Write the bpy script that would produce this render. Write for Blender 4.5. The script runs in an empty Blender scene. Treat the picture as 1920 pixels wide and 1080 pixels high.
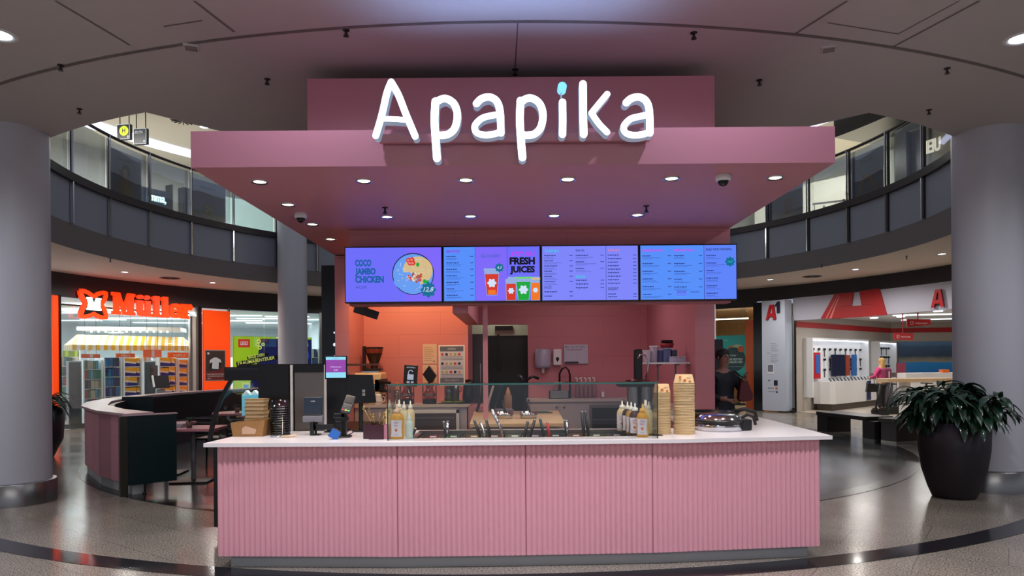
import bpy, math, random
from mathutils import Vector, Matrix, Euler
random.seed(7)
PI = math.pi
SC = bpy.context.scene
COL = SC.collection

# ---------------------------------------------------------------- camera
CAM_H = 1.6; FPX = 1300.0; ROLL = 0.008
cam_data = bpy.data.cameras.new('camera')
cam_data.sensor_width = 36.0
cam_data.lens = FPX / 1920.0 * 36.0
cam_data.shift_y = 141.0 / 1920.0
cam_data.clip_end = 200
cam = bpy.data.objects.new('camera', cam_data)
cam.location = (0, 0, CAM_H)
cam.rotation_euler = (PI / 2, ROLL, 0)
COL.objects.link(cam)
SC.camera = cam

# ---------------------------------------------------------------- exposure, world
SC.view_settings.view_transform = 'Standard'
SC.view_settings.look = 'None'
SC.view_settings.gamma = 1.0
SC.view_settings.exposure = 0.0
SC.view_settings.use_curve_mapping = False
world = bpy.data.worlds.new('world'); SC.world = world
world.use_nodes = True
wb = world.node_tree.nodes['Background']
wb.inputs['Color'].default_value = (0.52, 0.55, 0.66, 1)
wb.inputs['Strength'].default_value = 0.60

def lamp(name, kind, loc, power, color=(1, 1, 1), size=0.2, target=None, spot=None, parent=None, sy=None, blend=0.6):
    d = bpy.data.lights.new(name, kind); d.energy = power; d.color = color
    if kind == 'AREA':
        d.size = size
        if sy: d.shape = 'RECTANGLE'; d.size_y = sy
        else: d.shape = 'DISK'
    elif kind == 'SPOT':
        d.spot_size = math.radians(spot or 90); d.spot_blend = blend; d.shadow_soft_size = size
    else: d.shadow_soft_size = size
    o = bpy.data.objects.new(name, d); COL.objects.link(o); o.location = loc
    if target is not None:
        o.rotation_euler = (Vector(target) - Vector(loc)).to_track_quat('-Z', 'Y').to_euler()
    if parent: o.parent = parent
    return o

# added soft fill lamp behind the viewer, brightens the surfaces that face it
lamp('skylight_behind', 'AREA', (0.5, -3.2, 4.25), 220, (1, .97, .95), 7.0, (0.5, -2.4, 0), sy=2.5)

# ---------------------------------------------------------------- helpers
def lin(c):
    return tuple(((x / 255) / 12.92 if x / 255 <= 0.04045 else ((x / 255 + 0.055) / 1.055) ** 2.4) for x in c)

MATS = {}
def mat(name, rgb, rough=0.5, metal=0.0, emit=0.0, emit_rgb=None, coat=0.0, spec=0.5, noise=0.0, nscale=20, bump=0.0):
    if name in MATS: return MATS[name]
    m = bpy.data.materials.new(name); m.use_nodes = True
    nt = m.node_tree; b = nt.nodes['Principled BSDF']
    c = (*lin(rgb), 1)
    b.inputs['Base Color'].default_value = c
    b.inputs['Roughness'].default_value = rough
    b.inputs['Metallic'].default_value = metal
    b.inputs['Specular IOR Level'].default_value = spec
    if coat: b.inputs['Coat Weight'].default_value = coat
    if emit:
        b.inputs['Emission Color'].default_value = (*lin(emit_rgb or rgb), 1)
        b.inputs['Emission Strength'].default_value = emit
    if noise or bump:
        tc = nt.nodes.new('ShaderNodeTexCoord')
        n = nt.nodes.new('ShaderNodeTexNoise'); n.inputs['Scale'].default_value = nscale; n.inputs['Detail'].default_value = 4
        nt.links.new(tc.outputs['Object'], n.inputs['Vector'])
        if noise:
            mx = nt.nodes.new('ShaderNodeMix'); mx.data_type = 'RGBA'
            mx.inputs[6].default_value = (*[x * (1 - noise) for x in c[:3]], 1)
            mx.inputs[7].default_value = (*[min(1, x * (1 + noise)) for x in c[:3]], 1)
            nt.links.new(n.outputs['Fac'], mx.inputs[0]); nt.links.new(mx.outputs[2], b.inputs['Base Color'])
        if bump:
            bp = nt.nodes.new('ShaderNodeBump'); bp.inputs['Strength'].default_value = bump; bp.inputs['Distance'].default_value = 0.01
            nt.links.new(n.outputs['Fac'], bp.inputs['Height']); nt.links.new(bp.outputs['Normal'], b.inputs['Normal'])
    MATS[name] = m
    return m

def glass(name, tint=(235, 245, 242), refl=0.06):
    if name in MATS: return MATS[name]
    m = bpy.data.materials.new(name); m.use_nodes = True; nt = m.node_tree
    nt.nodes.remove(nt.nodes['Principled BSDF'])
    out = nt.nodes['Material Output']
    t = nt.nodes.new('ShaderNodeBsdfTransparent'); t.inputs['Color'].default_value = (*lin(tint), 1)
    g = nt.nodes.new('ShaderNodeBsdfGlossy'); g.inputs['Roughness'].default_value = 0.02
    lw = nt.nodes.new('ShaderNodeLayerWeight'); lw.inputs['Blend'].default_value = 0.35
    mr = nt.nodes.new('ShaderNodeMapRange'); mr.inputs['To Min'].default_value = refl; mr.inputs['To Max'].default_value = 0.5
    nt.links.new(lw.outputs['Fresnel'], mr.inputs['Value'])
    mx = nt.nodes.new('ShaderNodeMixShader')
    nt.links.new(mr.outputs[0], mx.inputs[0]); nt.links.new(t.outputs[0], mx.inputs[1]); nt.links.new(g.outputs[0], mx.inputs[2])
    nt.links.new(mx.outputs[0], out.inputs['Surface'])
    MATS[name] = m; return m

def at(px, py, Y):
    """the point at depth Y that the photo shows at pixel (px, py)"""
    dx = px - 960; dy = py - 540
    x = dx - ROLL * dy; y = dy + ROLL * dx
    return Vector((x * Y / FPX, Y, CAM_H + (141 - y) * Y / FPX))
def onz(px, py, H):
    dx = px - 960; dy = py - 540
    x = dx - ROLL * dy; y = dy + ROLL * dx
    Y = FPX * (H - CAM_H) / (141 - y)
    return Vector((x * Y / FPX, Y, H))
CX, CY = -0.2, 14.45              # centre of the round hall
def hit(px, py, R):
    """far crossing of the sight line with the round wall of radius R"""
    a = at(px, py, 1.0); dx = a.x; dz = a.z - CAM_H
    A = dx * dx + 1; B = -2 * (dx * CX + CY); C = CX * CX + CY * CY - R * R
    t = (-B + math.sqrt(max(0, B * B - 4 * A * C))) / (2 * A)
    return Vector((dx * t, t, CAM_H + dz * t))
def pol(R, deg, z=0.0):
    a = math.radians(deg); return Vector((CX + R * math.cos(a), CY + R * math.sin(a), z))
def ang(p): return math.degrees(math.atan2(p[1] - CY, p[0] - CX))

TXT = {}
def text_geo(s, bold=0.0, shear=0.0, spacing=1.0):
    k = (s, bold, shear, spacing)
    if k in TXT: return TXT[k]
    cu = bpy.data.curves.new('t', 'FONT'); cu.body = s; cu.size = 1.0; cu.offset = bold; cu.shear = shear
    cu.space_character = spacing; cu.resolution_u = 3; cu.fill_mode = 'FRONT'
    o = bpy.data.objects.new('t', cu)
    me = bpy.data.meshes.new_from_object(o)
    vs = [v.co.copy() for v in me.vertices]; fs = [tuple(p.vertices) for p in me.polygons]
    bpy.data.objects.remove(o); bpy.data.curves.remove(cu); bpy.data.meshes.remove(me)
    TXT[k] = (vs, fs); return TXT[k]

def frame(origin, xdir, zdir=(0, 0, 1)):
    """matrix whose local x runs along xdir, local z up, local y = away (z cross x)"""
    x = Vector(xdir).normalized(); z = Vector(zdir).normalized(); y = z.cross(x).normalized(); z = x.cross(y)
    M = Matrix.Identity(4)
    for i in range(3):
        M[i][0] = x[i]; M[i][1] = y[i]; M[i][2] = z[i]; M[i][3] = origin[i]
    return M

class MB:
    def __init__(s, M=None):
        s.v = []; s.f = []; s.m = []; s.s = []; s.M = M or Matrix.Identity(4)
    def add(s, vs, fs, m=0, smooth=False):
        n = len(s.v)
        for p in vs: s.v.append(s.M @ Vector(p))
        for f in fs: s.f.append(tuple(i + n for i in f)); s.m.append(m); s.s.append(smooth)
        return s
    def box(s, c, d, m=0, rz=0, rx=0, ry=0):
        R = Euler((rx, ry, rz)).to_matrix(); hx, hy, hz = d[0] / 2, d[1] / 2, d[2] / 2
        vs = [Vector(c) + R @ Vector((x * hx, y * hy, z * hz)) for x in (-1, 1) for y in (-1, 1) for z in (-1, 1)]
        return s.add(vs, [(0, 1, 3, 2), (4, 6, 7, 5), (0, 4, 5, 1), (2, 3, 7, 6), (0, 2, 6, 4), (1, 5, 7, 3)], m)
    def bb(s, x0, x1, y0, y1, z0, z1, m=0):
        return s.box(((x0 + x1) / 2, (y0 + y1) / 2, (z0 + z1) / 2), (abs(x1 - x0), abs(y1 - y0), abs(z1 - z0)), m)
    def cyl(s, p0, p1, r0, r1=None, n=20, m=0, caps=True, smooth=True):
        r1 = r0 if r1 is None else r1
        p0 = Vector(p0); p1 = Vector(p1); d = (p1 - p0).normalized()
        u = d.orthogonal().normalized(); w = d.cross(u)
        vs = []
        for p, r in ((p0, r0), (p1, r1)):
            for i in range(n):
                a = 2 * PI * i / n; vs.append(p + u * (r * math.cos(a)) + w * (r * math.sin(a)))
        s.add(vs, [(i, (i + 1) % n, n + (i + 1) % n, n + i) for i in range(n)], m, smooth)
        if caps:
            s.add(vs[:n], [tuple(reversed(range(n)))], m); s.add(vs[n:], [tuple(range(n))], m)
        return s
    def lathe(s, prof, c=(0, 0, 0), n=28, m=0, smooth=True, sx=1.0, sy=1.0):
        vs = []; fs = []
        for r, z in prof:
            for i in range(n):
                a = 2 * PI * i / n; vs.append((c[0] + r * math.cos(a) * sx, c[1] + r * math.sin(a) * sy, c[2] + z))
        for k in range(len(prof) - 1):
            for i in range(n):
                j = (i + 1) % n; fs.append((k * n + i, k * n + j, (k + 1) * n + j, (k + 1) * n + i))
        return s.add(vs, fs, m, smooth)
    def sphere(s, c, r, sc=(1, 1, 1), n=16, m=0, rings=10):
        prof = [(max(1e-4, r * math.sin(PI * k / rings)), 0) for k in range(rings + 1)]
        vs = []; fs = []
        for k in range(rings + 1):
            rr = r * math.sin(PI * k / rings); z = -r * math.cos(PI * k / rings)
            for i in range(n):
                a = 2 * PI * i / n
                vs.append((c[0] + rr * math.cos(a) * sc[0], c[1] + rr * math.sin(a) * sc[1], c[2] + z * sc[2]))
        for k in range(rings):
            for i in range(n):
                j = (i + 1) % n; fs.append((k * n + i, k * n + j, (k + 1) * n + j, (k + 1) * n + i))
        return s.add(vs, fs, m, True)
    def tube(s, pts, r, n=8, m=0, smooth=True):
        pts = [Vector(p) for p in pts]; rs = r if isinstance(r, (list, tuple)) else [r] * len(pts)
        vs = []; fs = []; u = None
        for i, p in enumerate(pts):
            d = (pts[min(i + 1, len(pts) - 1)] - pts[max(i - 1, 0)])
            d = d.normalized() if d.length > 1e-9 else Vector((0, 0, 1))
            u = d.orthogonal().normalized() if u is None else (u - d * u.dot(d)).normalized()
            w = d.cross(u)
            for k in range(n):
                a = 2 * PI * k / n; vs.append(p + (u * math.cos(a) + w * math.sin(a)) * rs[i])
        for i in range(len(pts) - 1):
            for k in range(n):
                j = (k + 1) % n; fs.append((i * n + k, i * n + j, (i + 1) * n + j, (i + 1) * n + k))
        fs.append(tuple(reversed(range(n)))); fs.append(tuple((len(pts) - 1) * n + k for k in range(n)))
        return s.add(vs, fs, m, smooth)
    def prism(s, poly, z0, z1, m=0, mside=None):
        """polygon in local xy, from z0 to z1"""
        n = len(poly); ar = sum(poly[i][0] * poly[(i + 1) % n][1] - poly[(i + 1) % n][0] * poly[i][1] for i in range(n))
        if ar < 0: poly = list(reversed(poly))
        vs = [(x, y, z0) for x, y in poly] + [(x, y, z1) for x, y in poly]
        s.add(vs, [tuple(reversed(range(n))), tuple(range(n, 2 * n))], m)
        return s.add(vs, [(i, (i + 1) % n, n + (i + 1) % n, n + i) for i in range(n)], m if mside is None else mside)
    def plate(s, poly, y0, y1, m=0, mside=None):
        """polygon in local xz, thickness along y (y0 = face towards the viewer)"""
        n = len(poly); ar = sum(poly[i][0] * poly[(i + 1) % n][1] - poly[(i + 1) % n][0] * poly[i][1] for i in range(n))
        if ar < 0: poly = list(reversed(poly))
        vs = [(x, y0, z) for x, z in poly] + [(x, y1, z) for x, z in poly]
        s.add(vs, [tuple(range(n))], m); s.add(vs, [tuple(reversed(range(n, 2 * n)))], m if mside is None else mside)
        return s.add(vs, [(i, n + i, n + (i + 1) % n, (i + 1) % n) for i in range(n)], m if mside is None else mside)
    def rect(s, x0, x1, z0, z1, y0, y1, m=0): return s.plate([(x0, z0), (x1, z0), (x1, z1), (x0, z1)], y0, y1, m)
    def disc(s, cx, cz, r, y0, y1, m=0, n=28, sx=1, sz=1):
        return s.plate([(cx + r * sx * math.cos(2 * PI * i / n), cz + r * sz * math.sin(2 * PI * i / n)) for i in range(n)], y0, y1, m)
    def flower(s, cx, cz, r, y0, y1, m=0, k=8, d=.13):
        return s.plate([(cx + r * (1 + d * math.cos(k * a)) * math.cos(a), cz + r * (1 + d * math.cos(k * a)) * math.sin(a)) for a in [2 * PI * i / 64 for i in range(64)]], y0, y1, m)
    def text(s, t, x, z, h, y=0.0, m=0, bold=0.0, shear=0.0, w=None, align='L', ext=0.0, rot=0.0, spacing=1.0):
        """lettering of cap height h with its foot at z, in the local xz plane; w squeezes it to a width"""
        vs, fs = text_geo(t, bold, shear, spacing)
        if not vs: return s
        x0 = min(v.x for v in vs); x1 = max(v.x for v in vs); k = h / 0.73; kx = k if w is None else w / max(1e-6, x1 - x0)
        wd = (x1 - x0) * kx; ox = {'L': 0, 'C': -wd / 2, 'R': -wd}[align]
        c, sn = math.cos(rot), math.sin(rot); pts = []
        for v in vs:
            a = (v.x - x0) * kx + ox; b = v.y * k
            pts.append((x + a * c - b * sn, y, z + a * sn + b * c))
        s.add(pts, fs, m)
        if ext:
            # back copy and sides so that cut-out letters have real thickness
            n = len(pts); back = [(p[0], p[1] + ext, p[2]) for p in pts]
            s.add(back, [tuple(reversed(f)) for f in fs], m)
            cnt = {}
            for f in fs:
                for i in range(len(f)):
                    e = (f[i], f[(i + 1) % len(f)]); cnt[e] = 1
            edges = [e for e in cnt if (e[1], e[0]) not in cnt]
            allv = pts + back
            s.add(allv, [(a, n + a, n + b, b) for a, b in edges], m)
        return s
    def stroke(s, pts, w, y0, y1, m=0, ms=None, step=6, smooth=True, cap=True):
        """thick rounded stroke in local xz"""
        P = [Vector((a, b)) for a, b in pts]
        if smooth and len(P) > 2:
            Q = []
            for i in range(len(P) - 1):
                a = P[max(i - 1, 0)]; b = P[i]; c = P[i + 1]; d = P[min(i + 2, len(P) - 1)]
                for k in range(step):
                    t = k / step
                    Q.append(0.5 * ((2 * b) + (c - a) * t + (2 * a - 5 * b + 4 * c - d) * t * t + (3 * b - a - 3 * c + d) * t ** 3))
            Q.append(P[-1]); P = Q
        L = []; Rr = []
        for i, p in enumerate(P):
            d = (P[min(i + 1, len(P) - 1)] - P[max(i - 1, 0)]).normalized(); nn = Vector((-d.y, d.x)) * w / 2
            L.append(p + nn); Rr.append(p - nn)
        n = len(P); e = ms if ms is not None else m
        vs = [(q.x, y0, q.y) for q in L] + [(q.x, y0, q.y) for q in Rr] + [(q.x, y1, q.y) for q in L] + [(q.x, y1, q.y) for q in Rr]
        fs = [(i, n + i, n + i + 1, i + 1) for i in range(n - 1)]
        s.add(vs, fs, m)
        s.add(vs, [(2 * n + i, 2 * n + i + 1, 3 * n + i + 1, 3 * n + i) for i in range(n - 1)] + [(i, i + 1, 2 * n + i + 1, 2 * n + i) for i in range(n - 1)] + [(n + i, 3 * n + i, 3 * n + i + 1, n + i + 1) for i in range(n - 1)], e)
        if cap:
            for p, d in ((P[0], (P[0] - P[1]).normalized()), (P[-1], (P[-1] - P[-2]).normalized())):
                a0 = math.atan2(d.y, d.x)
                arc = [(p.x + w / 2 * math.cos(a0 - PI / 2 + PI * k / 8), p.y + w / 2 * math.sin(a0 - PI / 2 + PI * k / 8)) for k in range(9)]
                s.plate(arc, y0, y1, m, e)
        return s
    def build(s, name, mats, parent=None, bevel=0.0, local=None):
        me = bpy.data.meshes.new(name)
        me.from_pydata([tuple(v) for v in s.v], [], s.f)
        for mm in (mats if isinstance(mats, (list, tuple)) else [mats]): me.materials.append(mm)
        me.polygons.foreach_set('material_index', s.m); me.polygons.foreach_set('use_smooth', s.s)
        me.update()
        o = bpy.data.objects.new(name, me); COL.objects.link(o)
        if parent: o.parent = parent
        if bevel:
            b = o.modifiers.new('bevel', 'BEVEL'); b.width = bevel; b.segments = 2; b.limit_method = 'ANGLE'; b.angle_limit = math.radians(40)
        return o

def tag(o, label=None, cat=None, group=None, kind=None):
    if label: o['label'] = label
    if cat: o['category'] = cat
    if group: o['group'] = group
    if kind: o['kind'] = kind
    return o
def thing(name, loc, label, cat, rz=0.0, group=None):
    o = bpy.data.objects.new(name, None); COL.objects.link(o); o.empty_display_size = .05
    o.location = loc; o.rotation_euler = (0, 0, rz); return tag(o, label, cat, group)
def dup(root, loc=None, rz=None, label=None, group=None, scale=None):
    r = root.copy(); COL.objects.link(r)
    if loc is not None: r.location = loc
    if rz is not None: r.rotation_euler = (0, 0, rz)
    if scale is not None: r.scale = scale
    if label: r['label'] = label
    if group: r['group'] = group
    for ch in list(root.children):
        c = ch.copy(); COL.objects.link(c); c.parent = r
        for g in list(ch.children):
            d = g.copy(); COL.objects.link(d); d.parent = c
    return r
def struct(o, label=None):
    o['kind'] = 'structure'
    if label: o['label'] = label; 
    return o
ORD = ['leftmost', 'second from the left', 'third from the left', 'fourth from the left', 'fifth from the left', 'sixth from the left', 'seventh from the left', 'eighth from the left', 'ninth from the left', 'tenth from the left']

_o = ['', 'second', 'third', 'fourth', 'fifth', 'sixth', 'seventh', 'eighth', 'ninth', 'tenth', 'eleventh', 'twelfth', 'thirteenth', 'fourteenth', 'fifteenth', 'sixteenth', 'seventeenth', 'eighteenth', 'nineteenth']
FROM_TOP = ['topmost'] + [w + ' from the top' for w in _o[1:] + ['twentieth'] + ['twenty ' + w for w in ['first'] + _o[1:9]] + ['thirtieth', 'thirty first', 'thirty second', 'thirty third']]

# ---------------------------------------------------------------- materials
def pink_panel(name, rgb, sx, sz, rough=0.45, joint=0.82):
    m = bpy.data.materials.new(name); m.use_nodes = True; nt = m.node_tree; b = nt.nodes['Principled BSDF']
    tc = nt.nodes.new('ShaderNodeTexCoord'); sp = nt.nodes.new('ShaderNodeSeparateXYZ'); cb = nt.nodes.new('ShaderNodeCombineXYZ')
    ad = nt.nodes.new('ShaderNodeMath'); ad.operation = 'ADD'
    nt.links.new(tc.outputs['Object'], sp.inputs[0])
    nt.links.new(sp.outputs['X'], ad.inputs[0]); nt.links.new(sp.outputs['Y'], ad.inputs[1])
    nt.links.new(ad.outputs[0], cb.inputs['X']); nt.links.new(sp.outputs['Z'], cb.inputs['Y'])
    br = nt.nodes.new('ShaderNodeTexBrick'); br.inputs['Scale'].default_value = 1.0
    br.inputs['Brick Width'].default_value = sx; br.inputs['Row Height'].default_value = sz
    br.inputs['Mortar Size'].default_value = 0.003; br.inputs['Mortar Smooth'].default_value = 0.2; br.offset = 0.5
    c = lin(rgb)
    br.inputs['Color1'].default_value = (*c, 1); br.inputs['Color2'].default_value = (*[x * .98 for x in c], 1)
    br.inputs['Mortar'].default_value = (*[x * joint for x in c], 1)
    nt.links.new(cb.outputs[0], br.inputs['Vector']); nt.links.new(br.outputs['Color'], b.inputs['Base Color'])
    bp = nt.nodes.new('ShaderNodeBump'); bp.inputs['Strength'].default_value = .5; bp.inputs['Distance'].default_value = .004; bp.invert = True
    nt.links.new(br.outputs['Fac'], bp.inputs['Height']); nt.links.new(bp.outputs[0], b.inputs['Normal'])
    b.inputs['Roughness'].default_value = rough
    MATS[name] = m; return m

def stone(name, c1, c2, rough, tile, joint=0.6, rot=0.5, spk=260, streak=False):
    m = bpy.data.materials.new(name); m.use_nodes = True; nt = m.node_tree; b = nt.nodes['Principled BSDF']
    L = nt.links.new
    tc = nt.nodes.new('ShaderNodeTexCoord'); mp = nt.nodes.new('ShaderNodeMapping'); mp.inputs['Rotation'].default_value = (0, 0, rot)
    L(tc.outputs['Object'], mp.inputs['Vector'])
    n1 = nt.nodes.new('ShaderNodeTexNoise'); n1.inputs['Scale'].default_value = spk; n1.inputs['Detail'].default_value = 3; n1.inputs['Roughness'].default_value = .8
    n2 = nt.nodes.new('ShaderNodeTexNoise'); n2.inputs['Scale'].default_value = 1.1; n2.inputs['Detail'].default_value = 3
    L(mp.outputs[0], n1.inputs['Vector']); L(mp.outputs[0], n2.inputs['Vector'])
    if streak:
        m2 = nt.nodes.new('ShaderNodeMapping'); m2.inputs['Scale'].default_value = (.12, 1, 1); L(mp.outputs[0], m2.inputs['Vector']); L(m2.outputs[0], n1.inputs['Vector'])
    r1 = nt.nodes.new('ShaderNodeValToRGB'); r1.color_ramp.elements[0].position = .36; r1.color_ramp.elements[1].position = .64
    r1.color_ramp.elements[0].color = (*lin(c1), 1); r1.color_ramp.elements[1].color = (*lin(c2), 1)
    L(n1.outputs['Fac'], r1.inputs[0])
    mx = nt.nodes.new('ShaderNodeMix'); mx.data_type = 'RGBA'; mx.blend_type = 'MULTIPLY'; mx.inputs[0].default_value = 1
    r2 = nt.nodes.new('ShaderNodeValToRGB'); r2.color_ramp.elements[0].color = (.78, .78, .78, 1); r2.color_ramp.elements[1].color = (1.1, 1.08, 1.05, 1)
    r2.color_ramp.elements[0].position = .3; r2.color_ramp.elements[1].position = .7
    L(n2.outputs['Fac'], r2.inputs[0]); L(r1.outputs[0], mx.inputs[6]); L(r2.outputs[0], mx.inputs[7])
    br = nt.nodes.new('ShaderNodeTexBrick'); br.inputs['Scale'].default_value = 1; br.inputs['Brick Width'].default_value = tile[0]; br.inputs['Row Height'].default_value = tile[1]
    br.inputs['Mortar Size'].default_value = .004; br.inputs['Color1'].default_value = (1, 1, 1, 1); br.inputs['Color2'].default_value = (.93, .93, .93, 1); br.inputs['Mortar'].default_value = (joint, joint, joint, 1)
    L(mp.outputs[0], br.inputs['Vector'])
    m3 = nt.nodes.new('ShaderNodeMix'); m3.data_type = 'RGBA'; m3.blend_type = 'MULTIPLY'; m3.inputs[0].default_value = 1
    L(mx.outputs[2], m3.inputs[6]); L(br.outputs['Color'], m3.inputs[7]); L(m3.outputs[2], b.inputs['Base Color'])
    rr = nt.nodes.new('ShaderNodeMapRange'); rr.inputs['To Min'].default_value = rough * .7; rr.inputs['To Max'].default_value = rough * 1.4
    L(n2.outputs['Fac'], rr.inputs['Value']); L(rr.outputs[0], b.inputs['Roughness'])
    b.inputs['Specular IOR Level'].default_value = .34
    MATS[name] = m; return m

M_floor = stone('granite', (54, 50, 46), (190, 180, 166), .18, (1.2, .6), rot=.62, spk=75)
M_inner = stone('inner_stone', (56, 58, 60), (94, 94, 94), .15, (1.2, .6), rot=.1, spk=60, streak=True)
M_inner.node_tree.nodes['Principled BSDF'].inputs['Specular IOR Level'].default_value = .22
M_ring = mat('black_granite', (34, 34, 38), .10, noise=.3, nscale=120)
M_ring2 = mat('dark_granite', (30, 30, 33), .2, noise=.3, nscale=120)
M_ceil = mat('ceiling_paint', (205, 200, 197), .75)
M_col = mat('column_paint', (190, 190, 198), .45)
M_steel = mat('brushed_steel', (150, 150, 150), .30, .95, noise=.12, nscale=6)
M_chrome = mat('chrome', (205, 205, 210), .12, 1.0)
M_pink = mat('pink_laminate', (206, 138, 152), .42)
M_pinkw = pink_panel('pink_wall_panel', (200, 128, 138), 1.25, .34)
M_canopy = mat('canopy_pink', (196, 132, 144), .5)
M_flute = mat('pink_flute', (232, 168, 182), .38)
M_top = mat('white_worktop', (238, 234, 234), .22)
M_black = mat('black_plastic', (16, 16, 18), .32)
M_blackm = mat('black_matte', (24, 24, 26), .6)
M_dark = mat('dark_metal', (44, 42, 46), .4, .3)
M_grey = mat('grey_paint', (120, 120, 126), .5)
M_kick = mat('kick_grey', (172, 176, 180), .4)
M_white = mat('white_paint', (235, 235, 235), .45)
M_panel = mat('parapet_grey', (138, 142, 152), .45)
M_fascia = mat('fascia_grey', (126, 122, 124), .6)
M_channel = mat('dark_channel', (44, 36, 38), .4)
M_lens = mat('warm_lens', (255, 236, 205), .4, emit=14)
M_lensc = mat('cool_lens', (225, 238, 255), .4, emit=9)
M_glass = glass('clear_glass', (250, 253, 252), .03)
M_glassf = glass('shopfront_glass', (240, 246, 246), .03)
M_gedge = mat('glass_edge', (60, 110, 102), .2)
M_wood = mat('pale_wood', (216, 186, 148), .5, noise=.12, nscale=8)
M_kraft = mat('kraft_paper', (212, 184, 138), .75, noise=.06, nscale=60)
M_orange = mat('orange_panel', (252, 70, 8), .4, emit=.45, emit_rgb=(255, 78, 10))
M_teal = mat('dark_teal', (10, 34, 38), .35)
M_red = mat('red_paint', (190, 24, 34), .4)
M_leaf = mat('leaf_green', (26, 58, 40), .32, noise=.5, nscale=9)
M_pot = mat('planter_black', (34, 28, 36), .5)

# ================================================================ THE SETTING
R_VOID = 8.42; R_SHOP = 11.5; Z_SLAB = 4.40; Z_CEIL = 3.97; Z_UP = 5.32; Z_TOP = 8.1
def ring(mb, R0, R1, z, a0, a1, n=72, m=0, up=True):
    vs = []; fs = []
    for i in range(n + 1):
        a = a0 + (a1 - a0) * i / n; vs.append(pol(R0, a, z)); vs.append(pol(R1, a, z))
    for i in range(n):
        f = (2 * i, 2 * i + 1, 2 * i + 3, 2 * i + 2); fs.append(f if up else tuple(reversed(f)))
    return mb.add(vs, fs, m, False)
def wallring(mb, R, z0, z1, a0, a1, n=72, m=0, inward=True, R1=None):
    R1 = R if R1 is None else R1
    vs = []; fs = []
    for i in range(n + 1):
        a = a0 + (a1 - a0) * i / n; vs.append(pol(R, a, z0)); vs.append(pol(R1, a, z1))
    for i in range(n):
        f = (2 * i, 2 * i + 1, 2 * i + 3, 2 * i + 2); fs.append(f if inward else tuple(reversed(f)))
    return mb.add(vs, fs, m, True)
def slab(mb, R0, R1, z0, z1, a0, a1, n=40, m=0):
    ring(mb, R0, R1, z1, a0, a1, n, m, True); ring(mb, R0, R1, z0, a0, a1, n, m, False)
    wallring(mb, R0, z0, z1, a0, a1, n, m, True); wallring(mb, R1, z0, z1, a0, a1, n, m, False)
    for a in (a0, a1):
        mb.add([pol(R0, a, z0), pol(R1, a, z0), pol(R1, a, z1), pol(R0, a, z1)], [(0, 1, 2, 3)], m)
    return mb

b = MB(); b.bb(-26, 26, -7, 42, -.1, 0); struct(b.build('floor', M_floor))
b = MB(); ring(b, 0.01, 7.29, .002, 0, 360, 96); struct(b.build('floor_inlay', M_inner))
b = MB(); ring(b, 7.29, 7.51, .004, 0, 360, 120); struct(b.build('trim_1', M_ring2), 'dark granite ring set in the floor around the kiosk')
b = MB(); ring(b, 9.2, 9.44, .003, 180, 360, 120); struct(b.build('trim_2', M_ring), 'wide black granite arc in the floor in front of the kiosk')

# lower ceiling: the slab outside the round void, with the bridge over the kiosk
b = MB()
AL, AR = -119.3, -57.2
arc_edge = [pol(7.8 + .5 * i / 24, AL - 24 * i / 24) for i in range(25)]
arc_edge_r = [pol(7.86 + .5 * i / 24, AR + 22 * i / 24) for i in range(25)]
# front slab as strips between the void edge and a far outer box
def out_pt(p):                       # push outwards to the outer border
    d = Vector((p.x - CX, p.y - CY)).normalized(); return Vector((CX + d.x * 24, CY + d.y * 24, 0))
vs = []; fs = []
full = list(reversed(arc_edge)) + [pol(7.8, AL + (AR - AL) * i / 12) for i in range(1, 12)] + arc_edge_r
for p in full:
    vs.append((p.x, p.y, Z_SLAB)); q = out_pt(p); vs.append((q.x, q.y, Z_SLAB))
for i in range(len(full) - 1): fs.append((2 * i, 2 * i + 2, 2 * i + 3, 2 * i + 1))
b.add(vs, fs)
# bridge over the kiosk
Lf = full[24]; Rf = full[-25]
b.add([(Lf.x, Lf.y, Z_SLAB), (-3.4, 8.35, Z_SLAB), (-2.6, 12, Z_SLAB), (2.6, 12, Z_SLAB), (3.5, 8.35, Z_SLAB), (Rf.x, Rf.y, Z_SLAB)] + [(p.x, p.y, Z_SLAB) for p in reversed(full[25:-25])], [tuple(range(6 + len(full[25:-25])))])
# rims of the slab and of the bridge, up to the floor above
edge = [full[i] for i in range(0, 25)] + [Vector((-3.4, 8.35, 0)), Vector((-2.6, 12, 0)), Vector((2.6, 12, 0)), Vector((3.5, 8.35, 0))] + [full[i] for i in range(len(full) - 25, len(full))]
for i in range(len(edge) - 1):
    p, q = edge[i], edge[i + 1]
    b.add([(p.x, p.y, Z_SLAB), (q.x, q.y, Z_SLAB), (q.x, q.y, Z_SLAB + .5), (p.x, p.y, Z_SLAB + .5)], [(0, 1, 2, 3)])
    # top of the slab, so that no light falls through its rim
ceil = struct(b.build('ceiling', M_ceil))
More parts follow.
